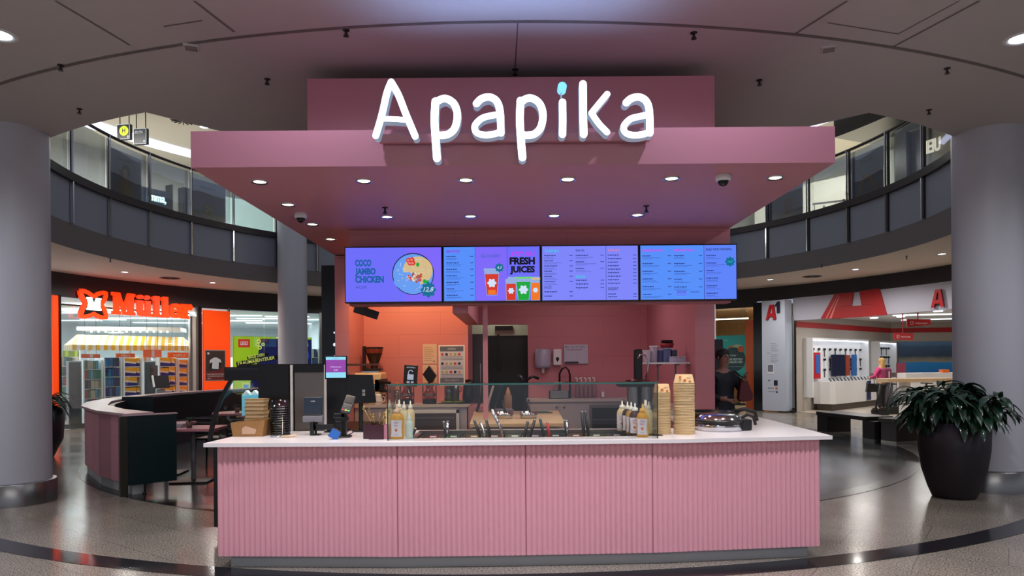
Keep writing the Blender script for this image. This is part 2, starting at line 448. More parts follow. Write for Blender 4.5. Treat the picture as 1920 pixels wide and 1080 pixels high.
# round groove and seams in the ceiling
M_seam = mat('ceiling_seam', (128, 122, 118), .8)
gc = Vector((.0, 17.15, 0)); gr = 11.47
b = MB()
pts = []
for i in range(61):
    a = math.radians(-128 + 76 * i / 60); pts.append(Vector((gc.x + gr * math.cos(a), gc.y + gr * math.sin(a), Z_SLAB)))
for i in range(60):
    p, q = pts[i], pts[i + 1]; d = (p - gc); d.z = 0; d.normalize()
    b.add([p - d * .02 + Vector((0, 0, -.004)), q - d * .02 + Vector((0, 0, -.004)), q + d * .02 + Vector((0, 0, -.004)), p + d * .02 + Vector((0, 0, -.004))], [(0, 1, 2, 3)])
struct(b.build('trim_3', M_seam), 'curved groove across the ceiling above the sign')
def seam(mb, a, c, w=.022):
    p = onz(*a, Z_SLAB - .003); q = onz(*c, Z_SLAB - .003); d = (q - p).normalized(); nn = Vector((-d.y, d.x, 0)) * w / 2
    mb.add([p - nn, q - nn, q + nn, p + nn], [(0, 1, 2, 3)])
b = MB()
for a, c, w in (((105, 2), (245, 85), .022), ((365, 2), (440, 60), .022), ((1590, 2), (1490, 65), .022), ((1838, 2), (1672, 90), .022), ((972, 42), (967, 130), .012),
                ((308, 50), (380, 39), .014), ((1553, 43), (1685, 64), .012), ((1685, 64), (1800, 2), .012)):
    seam(b, a, c, w)
struct(b.build('trim_4', M_seam), 'straight panel seams in the ceiling')

# soffit band under the parapet, gallery ceiling, dark shop header
b = MB(); wallring(b, 8.62, 3.97, 4.40, -37, 217, 110, R1=8.44); struct(b.build('wall_gallery_fascia', M_fascia))
M_gceil = mat('gallery_ceiling', (226, 212, 200), .7)
b = MB(); ring(b, 8.62, 13.0, Z_CEIL, -37, 217, 110, up=False); struct(b.build('ceiling_gallery', M_gceil))
M_header = mat('header_dark', (52, 50, 56), .5)
b = MB(); slab(b, R_SHOP, R_SHOP + .15, 3.38, Z_CEIL, 45, 205, 70); struct(b.build('wall_left_header', M_header))
b = MB(); slab(b, R_SHOP, R_SHOP + .15, 3.55, Z_CEIL, -25, 45, 50); struct(b.build('wall_right_header', M_header))
# parapet panels and upper floor
b = MB(); slab(b, 8.44, 8.6, 4.40, 5.22, -37, 217, 110); struct(b.build('wall_parapet', M_panel))
b = MB(); slab(b, 8.36, 8.62, 5.22, 5.38, -37, 217, 110); struct(b.build('trim_5', M_channel), 'dark rail channel along the top of the grey parapet')
b = MB(); slab(b, 8.6, 15.5, 5.18, 5.30, -35, 215, 70); struct(b.build('floor_gallery', mat('upper_floor', (170, 164, 156), .3)))
M_uceil = mat('upper_ceiling', (226, 222, 206), .7)
b = MB(); ring(b, 8.3, 15.5, Z_TOP, -40, 220, 90, up=False); wallring(b, 8.3, Z_TOP, Z_TOP + .8, -40, 220, 80); struct(b.build('ceiling_upper', M_uceil))
b = MB(); wallring(b, 13.6, 5.3, Z_TOP, -35, 215, 90); struct(b.build('wall_upper', mat('upper_wall', (206, 206, 198), .6)))
# light coves in the upper ceiling
M_cove = mat('cove_light', (222, 224, 255), .5, emit=1.6)
for k, (R0, R1, a0, a1) in enumerate(((10.2, 11.0, 168, 192), (11.4, 12.0, 132, 166), (11.2, 12.2, 196, 212), (9.4, 9.8, 20, 50))):
    b = MB(); slab(b, R0, R1, Z_TOP - .05, Z_TOP - .001, a0, a1, 20); struct(b.build('ceiling_light_cove', M_cove), 'pale lavender light cove in the upper ceiling')
for d in (150, 175, 10, 35): 
    p = pol(11.0, d, Z_TOP - .25); lamp('upper_light', 'AREA', p, 190, (1, .98, .92), 2.2, (p.x, p.y, 0))

# shop shells behind the shopfronts
def shell(name, R1, z, a0, a1, wall_rgb, ceil_rgb, floor_rgb, n=24, walls=True):
    b = MB(); wallring(b, R1, 0, z, a0, a1, n); 
    if walls:
        for a, fl in ((a0, 1), (a1, -1)):
            q = [pol(R_SHOP + .16, a, 0), pol(R1, a, 0), pol(R1, a, z), pol(R_SHOP + .16, a, z)]
            b.add(q if fl > 0 else list(reversed(q)), [(0, 1, 2, 3)])
    struct(b.build('wall_' + name, mat('wallmat_' + name, wall_rgb, .6)))
    b = MB(); ring(b, R_SHOP + .05, R1, z, a0, a1, n, up=False); struct(b.build('ceiling_' + name, mat('ceilmat_' + name, ceil_rgb, .7)))
    b = MB(); ring(b, R_SHOP - .02, R1, .005, a0, a1, n); struct(b.build('floor_' + name, mat('floormat_' + name, floor_rgb, .25)))
shell('drugstore', 22.5, 3.36, 119, 176, (208, 218, 222), (216, 224, 228), (205, 200, 196))
shell('middle_shop', 19.0, 3.5, 41.6, 60, (214, 186, 150), (232, 206, 170), (200, 182, 160))
shell('side_shop', 19.0, 3.5, -24, 3.0, (190, 180, 170), (200, 200, 200), (190, 184, 176))
# phone shop: straight inner walls
M_pwall = mat('phone_shop_wall', (178, 170, 162), .6)
A = Vector((8.9, 21.7, 0)); Bc = Vector((14.75, 27.0, 0)); Cc = Vector((24.0, 25.4, 0)); Dc = Vector((16.5, 12.8, 0))
b = MB()
for p, q in ((A, Bc), (Bc, Cc), (Cc, Dc)):
    b.add([p, q, q + Vector((0, 0, 3.05)), p + Vector((0, 0, 3.05))], [(0, 1, 2, 3)])
struct(b.build('wall_phone_shop', M_pwall))
b = MB(); b.add([(A.x, A.y, 3.05), (Bc.x, Bc.y, 3.05), (Cc.x, Cc.y, 3.05), (Dc.x, Dc.y, 3.05)] + [tuple(pol(R_SHOP + .05, a, 3.05)) for a in range(2, 40, 3)], [tuple(range(4 + 13))]); struct(b.build('ceiling_phone_shop', mat('phone_ceil', (208, 208, 206), .6)))
b = MB(); b.add([(A.x, A.y, .006), (Bc.x, Bc.y, .006), (Cc.x, Cc.y, .006), (Dc.x, Dc.y, .006)] + [tuple(pol(R_SHOP + .05, a, .006)) for a in range(2, 40, 3)], [tuple(range(4 + 13))]); struct(b.build('floor_phone_shop', mat('phone_floor', (204, 192, 178), .3)))
# red stripe on the phone shop wall
for p, q, nm in ((A, Bc, 'trim_6'), (Bc, Cc, 'trim_7')):
    d = (q - p).normalized(); nn = Vector((d.y, -d.x, 0)) * .015
    b = MB(); e = [p + nn, q + nn]
    b.add([e[0] + Vector((0, 0, 2.66)), e[1] + Vector((0, 0, 2.66)), e[1] + Vector((0, 0, 2.84)), e[0] + Vector((0, 0, 2.84)), p + Vector((0, 0, 2.66)), q + Vector((0, 0, 2.66)), q + Vector((0, 0, 2.84)), p + Vector((0, 0, 2.84))], [(0, 1, 2, 3), (3, 2, 6, 7), (0, 4, 5, 1)])
    struct(b.build(nm, mat('stripe_red', (176, 26, 32), .5)), 'red stripe along the phone shop wall')
b = MB(); slab(b, R_SHOP, R_SHOP + .15, 0, Z_CEIL, 60.2, 118.8, 30); struct(b.build('wall_back', M_header))
b = MB(); slab(b, R_SHOP, R_SHOP + .15, 0, Z_CEIL, 176.5, 217, 20); struct(b.build('wall_left', mat('plain_wall', (190, 186, 180), .6)))
# lights in the shops
for d, R, pw, c in ((166, 14.5, 95, (.92, .97, 1)), (152, 14.5, 95, (.92, .97, 1)), (136, 14.5, 95, (.92, .97, 1)), (160, 18.5, 80, (.92, .97, 1)), (140, 18.5, 80, (.92, .97, 1)), (126, 16.5, 80, (.92, .97, 1))):
    p = pol(R, d, 3.3); lamp('shop_light', 'AREA', p, pw * 1.5, c, 1.6, (p.x, p.y, 0))
for x, y, pw in ((10.6, 21.0, 34), (13.4, 22.5, 34), (15.6, 21, 34), (13.6, 18.4, 26)):
    lamp('shop_light', 'AREA', (x, y, 3.0), pw * 1.15, (1, .97, .92), .8, (x, y, 0))
p = pol(13.6, 45, 3.4); lamp('shop_light', 'AREA', p, 60, (1, .86, .66), 1.2, (p.x, p.y, 0))
p = pol(13.6, -8, 3.4); lamp('shop_light', 'AREA', p, 60, (1, .95, .9), 1.2, (p.x, p.y, 0))

# ---------------------------------------------------------------- columns
def column(p, r, h, label):
    t = thing('column', (p[0], p[1], 0), label, 'column', group=None)
    b = MB(); b.cyl((0, 0, 0.24), (0, 0, h), r, n=64, caps=False); b.build('shaft', M_col, t)
    b = MB(); b.lathe([(r + .055, 0), (r + .055, .25), (r + .045, .262), (r, .262)], n=64); b.build('steel_skirting', M_steel, t)
    return t
column((-5.93, 8.24), .385, Z_SLAB, 'pale round column with steel skirting at the left edge beside the drugstore')
column((5.93, 8.62), .385, Z_SLAB, 'pale round column with steel skirting behind the black planter')
cp_ = hit(550, 600, 7.95); column((cp_.x, cp_.y), .40, Z_TOP, 'grey round column standing before the drugstore window poster')
cp_ = hit(1316, 600, 7.95); column((cp_.x, cp_.y), .40, Z_TOP, 'round column half hidden behind the right kiosk wall')

# ---------------------------------------------------------------- downlights
def downlight(name, loc, r, m, label, group, power, color, spot=120, cat='downlight', soft=.06):
    t = thing(name, loc, label, cat, group=group)
    b = MB(); b.lathe([(r * .8, .002), (r * .82, -.004), (r * 1.08, -.012), (r * 1.18, -.004), (r * 1.18, .0)], n=32); b.build('trim_ring', M_white if m is M_lensc else M_chrome, t)
    b = MB(); b.lathe([(.0005, -.003), (r * .8, -.003)], n=32); b.build('lens', m, t)
    if power: lamp('bulb', 'SPOT', (0, 0, -.02), power, color, soft, spot=spot, parent=t)
    return t
WARM = (1.0, .80, .58); COOL = (.86, .92, 1.0)
for i, x in enumerate((485, 683, 875, 1065, 1257, 1447)):
    p = onz(x, 338, 3.1); p.y = 5.66; downlight('downlight', p, .06, M_lens, 'warm round downlight in front row under the canopy, ' + ORD[i], 'front row of canopy downlights', 26, WARM)
for i, x in enumerate((725, 883, 1040, 1195)):
    p = onz(x, 404, 3.1); p.y = 7.05; downlight('downlight', p, .06, M_lens, 'warm round downlight in rear row above the menu screens, ' + ORD[i], 'rear row of canopy downlights', 24, WARM)
for (x, y), w in zip(((541, 383), (587, 420), (621, 448)), ('nearest', 'middle', 'farthest')):
    p = onz(x, y, 3.1); downlight('downlight', p, .06, M_lens, 'warm round downlight along left edge of the canopy, ' + w + ' of three', 'side row of canopy downlights', 16, WARM)
for x, y, l in ((-2, 65, 'large round ceiling light at upper left of the ceiling'), (1917, 72, 'large round ceiling light at upper right of the ceiling')):
    downlight('ceiling_light', onz(x, y, Z_SLAB), .12, M_lensc, l, None, 150, COOL, 160, 'ceiling light', .12)
# more of the same lights in the ceiling outside the frame, they light the front of the kiosk; outermost pair added to brighten columns and low partition
for x, y, pw in ((-2.5, 3.7, 230), (-.85, 3.5, 230), (.85, 3.5, 230), (2.6, 3.7, 230), (-1.5, 4.6, 85), (1.6, 4.6, 85), (-7.0, 4.4, 160), (7.4, 4.6, 170), (-7.8, 6.4, 150), (8.4, 6.4, 110)):
    near = abs(x) < 3 and y < 4; lamp('ceiling_light_bulb', 'SPOT', (x, y, Z_SLAB - .03), pw, (.94, .92, 1.0) if abs(x) > 3 or near else (.74, .74, 1.0), .07, spot=92 if near else 160, blend=.45 if near else .6)
for i, ((x, y), l) in enumerate(zip(((235, 510), (400, 530), (1605, 505), (1445, 524), (1767, 476)),
        ('gallery downlight on left above the orange shop sign', 'gallery downlight on left above the orange wall panel', 'gallery downlight on right above the big red letter', 'gallery downlight on right above the white letter panel', 'gallery downlight beside the right column'))):
    downlight('downlight', onz(x, y, Z_CEIL), .09, M_lensc, l, None, 200, (1, .93, .86), 165)
lamp('gallery_bulb', 'SPOT', pol(9.9, 120, Z_CEIL - .03), 170, (1, .93, .86), .1, spot=160)
lamp('gallery_bulb', 'SPOT', pol(9.9, 60, Z_CEIL - .03), 170, (1, .93, .86), .1, spot=160)

# ---------------------------------------------------------------- sprinklers, speakers, cameras
def sprinkler(loc, label, h=.05):
    t = thing('sprinkler', loc, label, 'sprinkler', group=None)
    b = MB(); b.lathe([(.03, 0), (.03, -.006), (.012, -.01)], n=16); b.cyl((0, 0, -.005), (0, 0, -h), .009, n=10); b.build('body', M_dark, t)
    b = MB(); b.cyl((0, 0, -h), (0, 0, -h - .004), .024, n=12); b.tube([(-.012, 0, -h * .6), (-.016, 0, -h * .8), (0, 0, -h)], .003, 6); b.tube([(.012, 0, -h * .6), (.016, 0, -h * .8), (0, 0, -h)], .003, 6); b.build('deflector', M_dark, t)
for x, y, l in ((115, 122, 'at far left above the left column'), (650, 56, 'above left of the glowing sign'), (502, 148, 'left of the pink sign box'), (150, 204, 'above the left atrium opening'),
                (967, 130, 'over the middle of the pink sign box'), (1302, 61, 'above right of the glowing sign'), (1425, 150, 'right of the pink sign box'), (1743, 206, 'above the right atrium opening'), (1777, 128, 'at far right near the ceiling groove'), (1903, 284, 'beside the top of the right column')):
    sprinkler(onz(x, y, Z_SLAB), 'small dark ceiling sprinkler ' + l)
for x, y, l in ((723, 391, 'small sprinkler under canopy near left light of the rear row'), (1213, 388, 'small sprinkler under canopy near right light of the rear row')):
    sprinkler(onz(x, y - 2, 3.1), l, .06)
for i, (x, y) in enumerate(((208, 487), (1542, 498), (1701, 482))):
    sprinkler(onz(x, y - 2, Z_CEIL), ('gallery sprinkler over the left shop', 'gallery sprinkler over the phone shop, farther one', 'gallery sprinkler over the phone shop, nearer one')[i], .07)
for x, y, l in ((360, 87, 'pale square ceiling speaker left of the sign'), (1555, 90, 'pale square ceiling speaker right of the sign')):
    p = onz(x, y, Z_SLAB); t = thing('ceiling_speaker', p, l, 'speaker', rz=.35 if x < 900 else -.35)
    b = MB(); b.box((0, 0, -.01), (.13, .13, .02)); b.build('housing', M_ceil, t, bevel=.004)
    b = MB(); [b.box((0, -.04 + k * .02, -.0215), (.1, .008, .003)) for k in range(5)]; b.build('grille', M_seam, t)
for x, y, l in ((320, 521, 'round ceiling vent over the left shop front'), (1524, 518, 'round ceiling vent over the phone shop front')):
    p = onz(x, y, Z_CEIL); t = thing('ceiling_vent', p, l, 'vent')
    b = MB(); b.lathe([(.26, 0), (.26, -.012), (.22, -.014), (.22, -.002), (.0005, -.002)], n=32); b.build('frame', M_fascia, t)
    b = MB()
    for k in range(16):
        a = k * PI / 8; b.box((.13 * math.cos(a), .13 * math.sin(a), -.008), (.16, .012, .008), rz=a)
    b.build('vanes', M_dark, t)
for x, y, Y, l in ((1357, 328, 5.6, 'white dome security camera under right end of the canopy'), (565, 400, 6.9, 'white dome security camera under left side of the canopy')):
    p = onz(x, y, 3.1); t = thing('security_camera', p, l, 'camera')
    b = MB(); b.lathe([(.055, 0), (.062, -.02), (.058, -.045), (.045, -.05)], n=28); b.build('housing', M_white, t)
    b = MB(); b.sphere((0, 0, -.05), .043, n=24); b.build('dome', mat('smoked_dome', (14, 14, 18), .08), t)

# ================================================================ THE KIOSK
# canopy
t = thing('kiosk_canopy', (0.02, 5.25, 3.1), 'wide flat pink canopy of the food kiosk with raised box', 'canopy')
b = MB(); b.bb(-2.44, 2.44, 0, 6.6, 0, .275); b.build('canopy_slab', M_canopy, t)
b = MB(); b.bb(-1.89, 1.87, 1.15, 3.6, .275, 1.14); b.build('sign_box', M_canopy, t)

# glowing letters
M_let = mat('letter_face', (232, 246, 255), .4, emit=3.2, emit_rgb=(216, 238, 255))
M_letb = mat('letter_face_blue', (120, 190, 250), .4, emit=1.4, emit_rgb=(110, 190, 255))
M_lets = mat('letter_side', (170, 178, 190), .4, emit=.32, emit_rgb=(170, 195, 225))
YS = 5.10; so = at(965, 250, YS)
t = thing('illuminated_sign', so, 'white glowing lettering of the kiosk name on the canopy edge', 'sign')
def sp(x, y):
    # letter drawing coordinates (2.4 drawing units to a pixel)
    p = at(560 + x / 2.4, 120 + y / 2.4, YS) - so; return (p.x, p.z)
def spm(pts): return [sp(*p) for p in pts]
LET = [
    [([(350, 322), (378, 225), (400, 130), (419, 82)], 31), ([(419, 82), (452, 140), (484, 222), (527, 325)], 31), ([(376, 248), (430, 249), (496, 254)], 24)],
    [([(618, 168), (614, 250), (619, 340), (625, 424)], 35), ([(616, 178), (640, 161), (668, 157), (702, 180), (717, 228), (707, 285), (680, 314), (645, 322), (620, 318)], 33)],
    [([(803, 178), (826, 156), (862, 149), (894, 168), (909, 215), (913, 310)], 33), ([(906, 228), (868, 233), (826, 246), (796, 278), (803, 308), (838, 320), (880, 316), (912, 306)], 29)],
    [([(1001, 165), (998, 250), (1003, 340), (1010, 420)], 35), ([(1001, 176), (1024, 158), (1052, 155), (1086, 178), (1102, 226), (1093, 283), (1066, 314), (1030, 322), (1004, 318)], 33)],
    [([(1190, 172), (1191, 250), (1190, 316)], 33)],
    [([(1282, 90), (1283, 200), (1285, 316)], 34), ([(1391, 136), (1356, 178), (1320, 222)], 28), ([(1320, 222), (1352, 268), (1390, 308)], 28)],
    [([(1477, 174), (1500, 155), (1536, 149), (1567, 168), (1581, 214), (1583, 310)], 33), ([(1578, 228), (1540, 236), (1496, 248), (1466, 280), (1473, 309), (1508, 321), (1550, 317), (1584, 306)], 29)],
]
k = YS / FPX / 2.4
for i, ch in enumerate(LET):
    b = MB()
    for j, (pts, w) in enumerate(ch):
        b.stroke(spm(pts), w * k, -.003 * j, .085, 0, 1)
    if i == 4:
        q = sp(1189, 100); b.disc(q[0], q[1], 20 * k, 0, .085, 2); q2 = sp(1186, 118); q3 = sp(1186, 160); b.rect(q2[0] - .006, q2[0] + .006, q3[1], q2[1], .04, .06, 1)
    b.build('letter', [M_let, M_lets, M_letb], t)
x0 = sp(352, 0)[0]; x1 = sp(1590, 0)[0]; z1 = sp(0, 300)[1]; z0 = sp(0, 338)[1]
b = MB(); b.bb(x0, x1, .09, .13, z0, z1)
for fx in (.1, .37, .63, .9): b.bb(x0 + (x1 - x0) * fx - .02, x0 + (x1 - x0) * fx + .02, .12, .16, z0 + .02, z1 - .02)
b.build('mounting_rail', M_canopy, t)

l_ = lamp('sign_back_light', 'AREA', (0, .25, .13), 5, (.36, .52, 1), 1.9, None, parent=t, sy=.05); l_.rotation_euler = (PI + .12, 0, 0); l_.data.spread = math.radians(85)  # added upward lamp for the blue glow on the ceiling above the letters

# wall that carries the menu screens
t = thing('menu_wall', (0, 7.78, 0), 'pink panelled lintel wall above the kiosk opening', 'wall')
b = MB(); b.bb(-1.82, 2.46, 0, .2, 2.26, 3.10); b.build('lintel', M_pinkw, t)
b = MB(); b.bb(-.68, -.5, .2, 2.63, 2.18, 3.10); b.build('cross_beam', M_canopy, t)
b = MB(); b.bb(-.335, -.28, .24, .29, .953, 3.08); b.build('pole', M_pink, t)

# kiosk side and rear walls
def wall(name, x0, x1, y0, y1, z0, z1, m, label):
    b = MB(); b.bb(x0, x1, y0, y1, z0, z1); o = b.build(name, m); return tag(o, label, 'wall')
t = thing('kiosk_rear_wall', (0, 0, 0), 'pink panelled rear wall of the kiosk kitchen with doorway', 'wall')
b = MB(); b.bb(.27, 2.26, 11.6, 11.72, 0, 3.09); b.bb(-.74, .27, 11.6, 11.72, 2.25, 3.09); b.bb(-2.5, -.74, 11.6, 11.72, 0, 3.09); b.build('panelled_wall', M_pinkw, t)
t = thing('kiosk_right_wall', (0, 0, 0), 'pink right side wall of the kiosk beside the black fridge', 'wall')
b = MB(); b.bb(2.26, 2.5, 8.55, 11.72, 0, 3.09); b.build('wall_block', M_pinkw, t)
t = thing('kiosk_coffee_wall', (0, 0, 0), 'panelled wall glowing orange behind the coffee machine', 'wall')
b = MB(); b.bb(-2.23, -.66, 10.45, 11.59, 0, 3.09); b.build('niche_wall', M_pinkw, t)
b = MB(); b.bb(-2.42, -2.23, 9.5, 11.59, 0, 3.09); b.build('side_wall', M_pinkw, t)
# warm lamps over the coffee corner, a cooler one over the sink
lamp('coffee_corner_light', 'SPOT', (-1.7, 9.15, 3.02), 85, (1, .55, .20), .08, (-1.5, 10.4, 1.6), spot=115)
lamp('coffee_corner_light', 'SPOT', (-1.0, 9.25, 3.02), 36, (1, .55, .22), .08, (-1.0, 10.4, 1.4), spot=115)
lamp('kitchen_light', 'AREA', (1.2, 10.0, 3.0), 9, (1, .84, .88), .9, (1.2, 10.2, 0))
lamp('kitchen_light', 'AREA', (0.5, 8.6, 2.95), 12, (1, .86, .82), .6, (0.5, 8.6, 0))

# cold room seen through the doorway
lamp('cold_room_light', 'AREA', (-.25, 12.1, 2.9), 6, (.95, 1, .9), .3, (-.25, 12.3, 0))  # added fill lamp, unseen, lifts the transom and door
t = thing('cold_room_door', (0, 12.5, 0), 'dark steel door of the cold room seen through doorway', 'door')
b = MB(); b.bb(-.9, .4, 0, .05, 0, 2.1); b.build('door_leaf', mat('dark_steel', (58, 60, 58), .35, .8), t)
b = MB(); b.bb(-.9, .4, -.01, .05, 2.1, 2.7); b.build('transom', mat('pale_transom', (170, 172, 150), .5), t)
b = MB(); b.bb(-.26, -.22, -.04, 0, 1.65, 2.12); b.bb(-.27, -.19, -.07, 0, 1.5, 1.66); b.build('door_closer', M_black, t)
b = MB(); b.bb(-.3, .02, -.06, 0, 2.2, 2.27); b.build('emergency_light', M_black, t)
t = thing('steel_refrigerator', (-.60, 11.75, 0), 'tall steel refrigerator edge at left side of the doorway', 'refrigerator')
b = MB(); b.bb(-.16, .12, 0, .6, 0, 2.1); b.build('body', mat('fridge_steel', (96, 98, 98), .3, .8), t, bevel=.01)
b = MB(); b.cyl((.06, -.03, .9), (.06, -.03, 1.6), .012); b.build('handle', M_chrome, t)

# ---------------------------------------------------------------- front counter
FR = [(-2.33, 5.46), (-.9, 5.40), (.1, 5.42), (1.1, 5.46), (2.49, 5.62)]
t = thing('service_counter', (0, 0, 0), 'long pink fluted service counter with white worktop', 'counter')
for a, c in zip(FR[:-1], FR[1:]):
    A0 = Vector(a); A1 = Vector(c); d = (A1 - A0); L = d.length; d.normalize(); nn = Vector((d.y, -d.x))
    ribs = round(L / .0415); steps = ribs * 8; vs = []; fs = []
    for i in range(steps + 1):
        u = .002 + (L - .004) * i / steps; o_ = .016 * abs(math.sin(PI * i / 8)) ** .8
        p = A0 + d * u + nn * (o_ - .004)
        for z in (.10, .965): vs.append((p.x, p.y, z))
    for i in range(steps): fs.append((2 * i, 2 * i + 2, 2 * i + 3, 2 * i + 1))
    b = MB(); b.add(vs, fs, 0, True)
    q0 = A0 - nn * .02; q1 = A1 - nn * .02
    b.add([(A0.x, A0.y, .1), (A1.x, A1.y, .1), (q1.x, q1.y, .1), (q0.x, q0.y, .1)], [(0, 3, 2, 1)])
    b.build('fluted_panel', M_flute, t)
    b = MB(); k0 = A0 - nn * .06 + (d * .08 if a is FR[0] else d * 0); k1 = A1 - nn * .06 - (d * .08 if c is FR[-1] else d * 0)
    k2 = k1 - nn * .02; k3 = k0 - nn * .02
    b.prism([(k0.x, k0.y), (k1.x, k1.y), (k2.x, k2.y), (k3.x, k3.y)], 0, .12); b.build('kick_plate', M_kick, t)
# carcass: left run, right return, below the pan well
b = MB()
b.prism([(-2.33, 5.47), (-.8, 5.42), (-.8, 6.25), (-2.33, 6.3)], .1, .965)
b.prism([(1.2, 5.49), (2.49, 5.63), (2.60, 7.75), (1.75, 7.75), (1.7, 6.3), (1.2, 6.3)], .1, .965)
b.prism([(-.8, 5.43), (1.2, 5.48), (1.2, 6.3), (-.8, 6.3)], .1, .86)
b.prism([(-.8, 5.43), (1.2, 5.48), (1.2, 5.54), (-.8, 5.49)], .86, .965)
b.build('carcass', M_pink, t)
b = MB()
zt0, zt1 = .967, .997
b.prism([(-2.40, 5.38), (-.84, 5.345), (-.84, 6.32), (-2.36, 6.32)], zt0, zt1)
b.prism([(-.84, 5.345), (.1, 5.36), (1.24, 5.40), (1.24, 5.66), (-.84, 5.62)], zt0, zt1)
b.prism([(-.84, 6.2), (1.24, 6.2), (1.24, 6.32), (-.84, 6.32)], zt0, zt1)
b.prism([(1.24, 5.40), (2.57, 5.57), (2.68, 7.8), (1.72, 7.8), (1.66, 6.32), (1.24, 6.32)], zt0, zt1)
b.build('worktop', M_top, t)
# gastronorm pans in the cold well
M_pan = mat('pan_steel', (120, 120, 122), .28, .9)
t = thing('cold_pan_well', (.2, 5.92, .88), 'steel cold well with topping pans sunk in the counter', 'food display')
b = MB(); b.bb(-1.02, 1.02, -.27, .27, -.015, .0); b.bb(-1.03, 1.03, .235, .275, 0, .125); b.bb(-1.03, 1.03, -.3, -.27, 0, .105); b.bb(-1.03, -1.0, -.28, .26, 0, .11); b.bb(1.0, 1.03, -.28, .26, 0, .11); b.build('well', M_pan, t)
FOOD = [(196, 60, 44), (88, 130, 50), (222, 170, 60), (170, 110, 70), (230, 214, 170), (120, 60, 80), (70, 90, 44), (206, 120, 50), (150, 150, 90), (90, 50, 40), (224, 190, 100)]
for i in range(11):
    x = -.9 + .18 * i
    b = MB(); b.bb(x - .08, x + .08, -.24, .20, .0, .01)
    for (x0, x1, y0, y1) in ((x - .085, x + .085, .195, .215), (x - .085, x + .085, -.25, -.235), (x - .085, x - .078, -.24, .2), (x + .078, x + .085, -.24, .2)): b.bb(x0, x1, y0, y1, .0, .095)
    p = b.build('pan', M_pan, t)
    b = MB(); b.bb(x - .076, x + .076, -.23, .19, .02, .065); b.build('food', mat('food_%d' % i, FOOD[i], .7, noise=.4, nscale=50, bump=1), p)
    b = MB(); b.bb(x - .028, x + .028, .196, .1935, .072, .084); b.build('label', M_white, p)

# utensils leaning in the pans
def tongs(loc, rz, lean, m, label, l=.24):
    t = thing('tongs', loc, label, 'tongs', rz=rz, group='serving tongs in the topping pans')
    for s in (-1, 1):
        b = MB(); b.tube([(0, s * .022, -.06), (lean * .4, s * .02, l * .35), (lean, s * .006, l)], [.008, .012, .012], 8); b.build('arm', m, t)
    b = MB(); b.sphere((lean, 0, l), .013); b.build('hinge', M_steel, t); return t
M_bk = mat('tool_black', (22, 22, 24), .35)
TG = [(768, 'black tongs at left end of the pans behind bottles', M_bk, .05, .10), (829, 'black tongs standing upright in the left pans', M_bk, -.03, .15), (838, 'steel tongs beside the upright black pair', M_chrome, .01, .155),
      (893, 'black tongs leaning left in the bunch left of middle', M_bk, -.06, .16), (903, 'steel tongs in the middle of left bunch', M_chrome, -.05, .15), (911, 'black tongs at right of the left bunch', M_bk, -.04, .16),
      (940, 'long black and steel tongs leaning far left', M_chrome, -.12, .25), (981, 'black tongs with brass tip near the middle', M_bk, .04, .15), (992, 'slim black tongs beside brass tipped pair', M_bk, .05, .16),
      (1012, 'dark teal handled tongs left of the red tongs', mat('tool_teal', (14, 44, 48), .4), -.04, .17), (1021, 'red handled serving tongs in the pans', mat('tool_red', (190, 26, 40), .4), -.02, .14),
      (1054, 'black tongs in pair left of the tall ones', M_bk, -.02, .155), (1063, 'steel tongs between black pairs right of middle', M_chrome, .0, .15), (1086, 'tall black tongs, left one of right pair', M_bk, -.02, .23), (1095, 'tall black tongs, right one of right pair', M_bk, -.03, .23)]
for x, l, m, ln, h in TG:
    Y = 5.86 + (x % 3) * .04; p = at(x + (10 if ln < 0 else 0), 700, Y); tongs((p.x, Y, .96), 0, ln, m, l, h - .03 + .02)
for x, l in ((858, 'small steel ladle handle left of tongs'), (972, 'small black scoop in pan near the middle')):
    p = at(x, 700, 5.85); t = thing('scoop', (p.x, 5.85, .95), l, 'scoop')
    b = MB(); b.sphere((0, 0, 0), .028, (1, 1, .6)); b.build('bowl', M_steel if x < 900 else M_bk, t)
    b = MB(); b.tube([(.01, 0, .0), (.03, .02, .05), (.05, .02, .06)], .005, 8); b.build('handle', M_bk, t)

# glass sneeze guard
t = thing('sneeze_guard', (0, 0, .997), 'clear glass sneeze guard with green edges on the counter', 'glass guard')
b = MB(); xl, xr, yf, yb, zt = -.985, 1.145, 5.475, 5.86, .435
b.bb(xl, xr, yf, yf + .008, 0, zt); b.build('front_pane', M_glass, t)
b = MB(); b.bb(xl, xr, yf, yb, zt + .0005, zt + .0085); b.build('top_pane', M_glass, t)
for x in (xl, xr - .008):
    b = MB(); b.bb(x, x + .008, yf + .009, yb, 0, zt); b.build('side_pane', M_glass, t)
b = MB(); b.bb(xl - .001, xr + .001, yf - .004, yf - .0005, zt - .002, zt + .0105)
b.build('top_edge', M_gedge, t)
for x in (xl, xr):
    b = MB(); b.bb(x - .004, x + .004, yf - .004, yf - .0008, 0, zt); b.build('side_edge', mat('edge_dark', (20, 44, 50), .3), t)

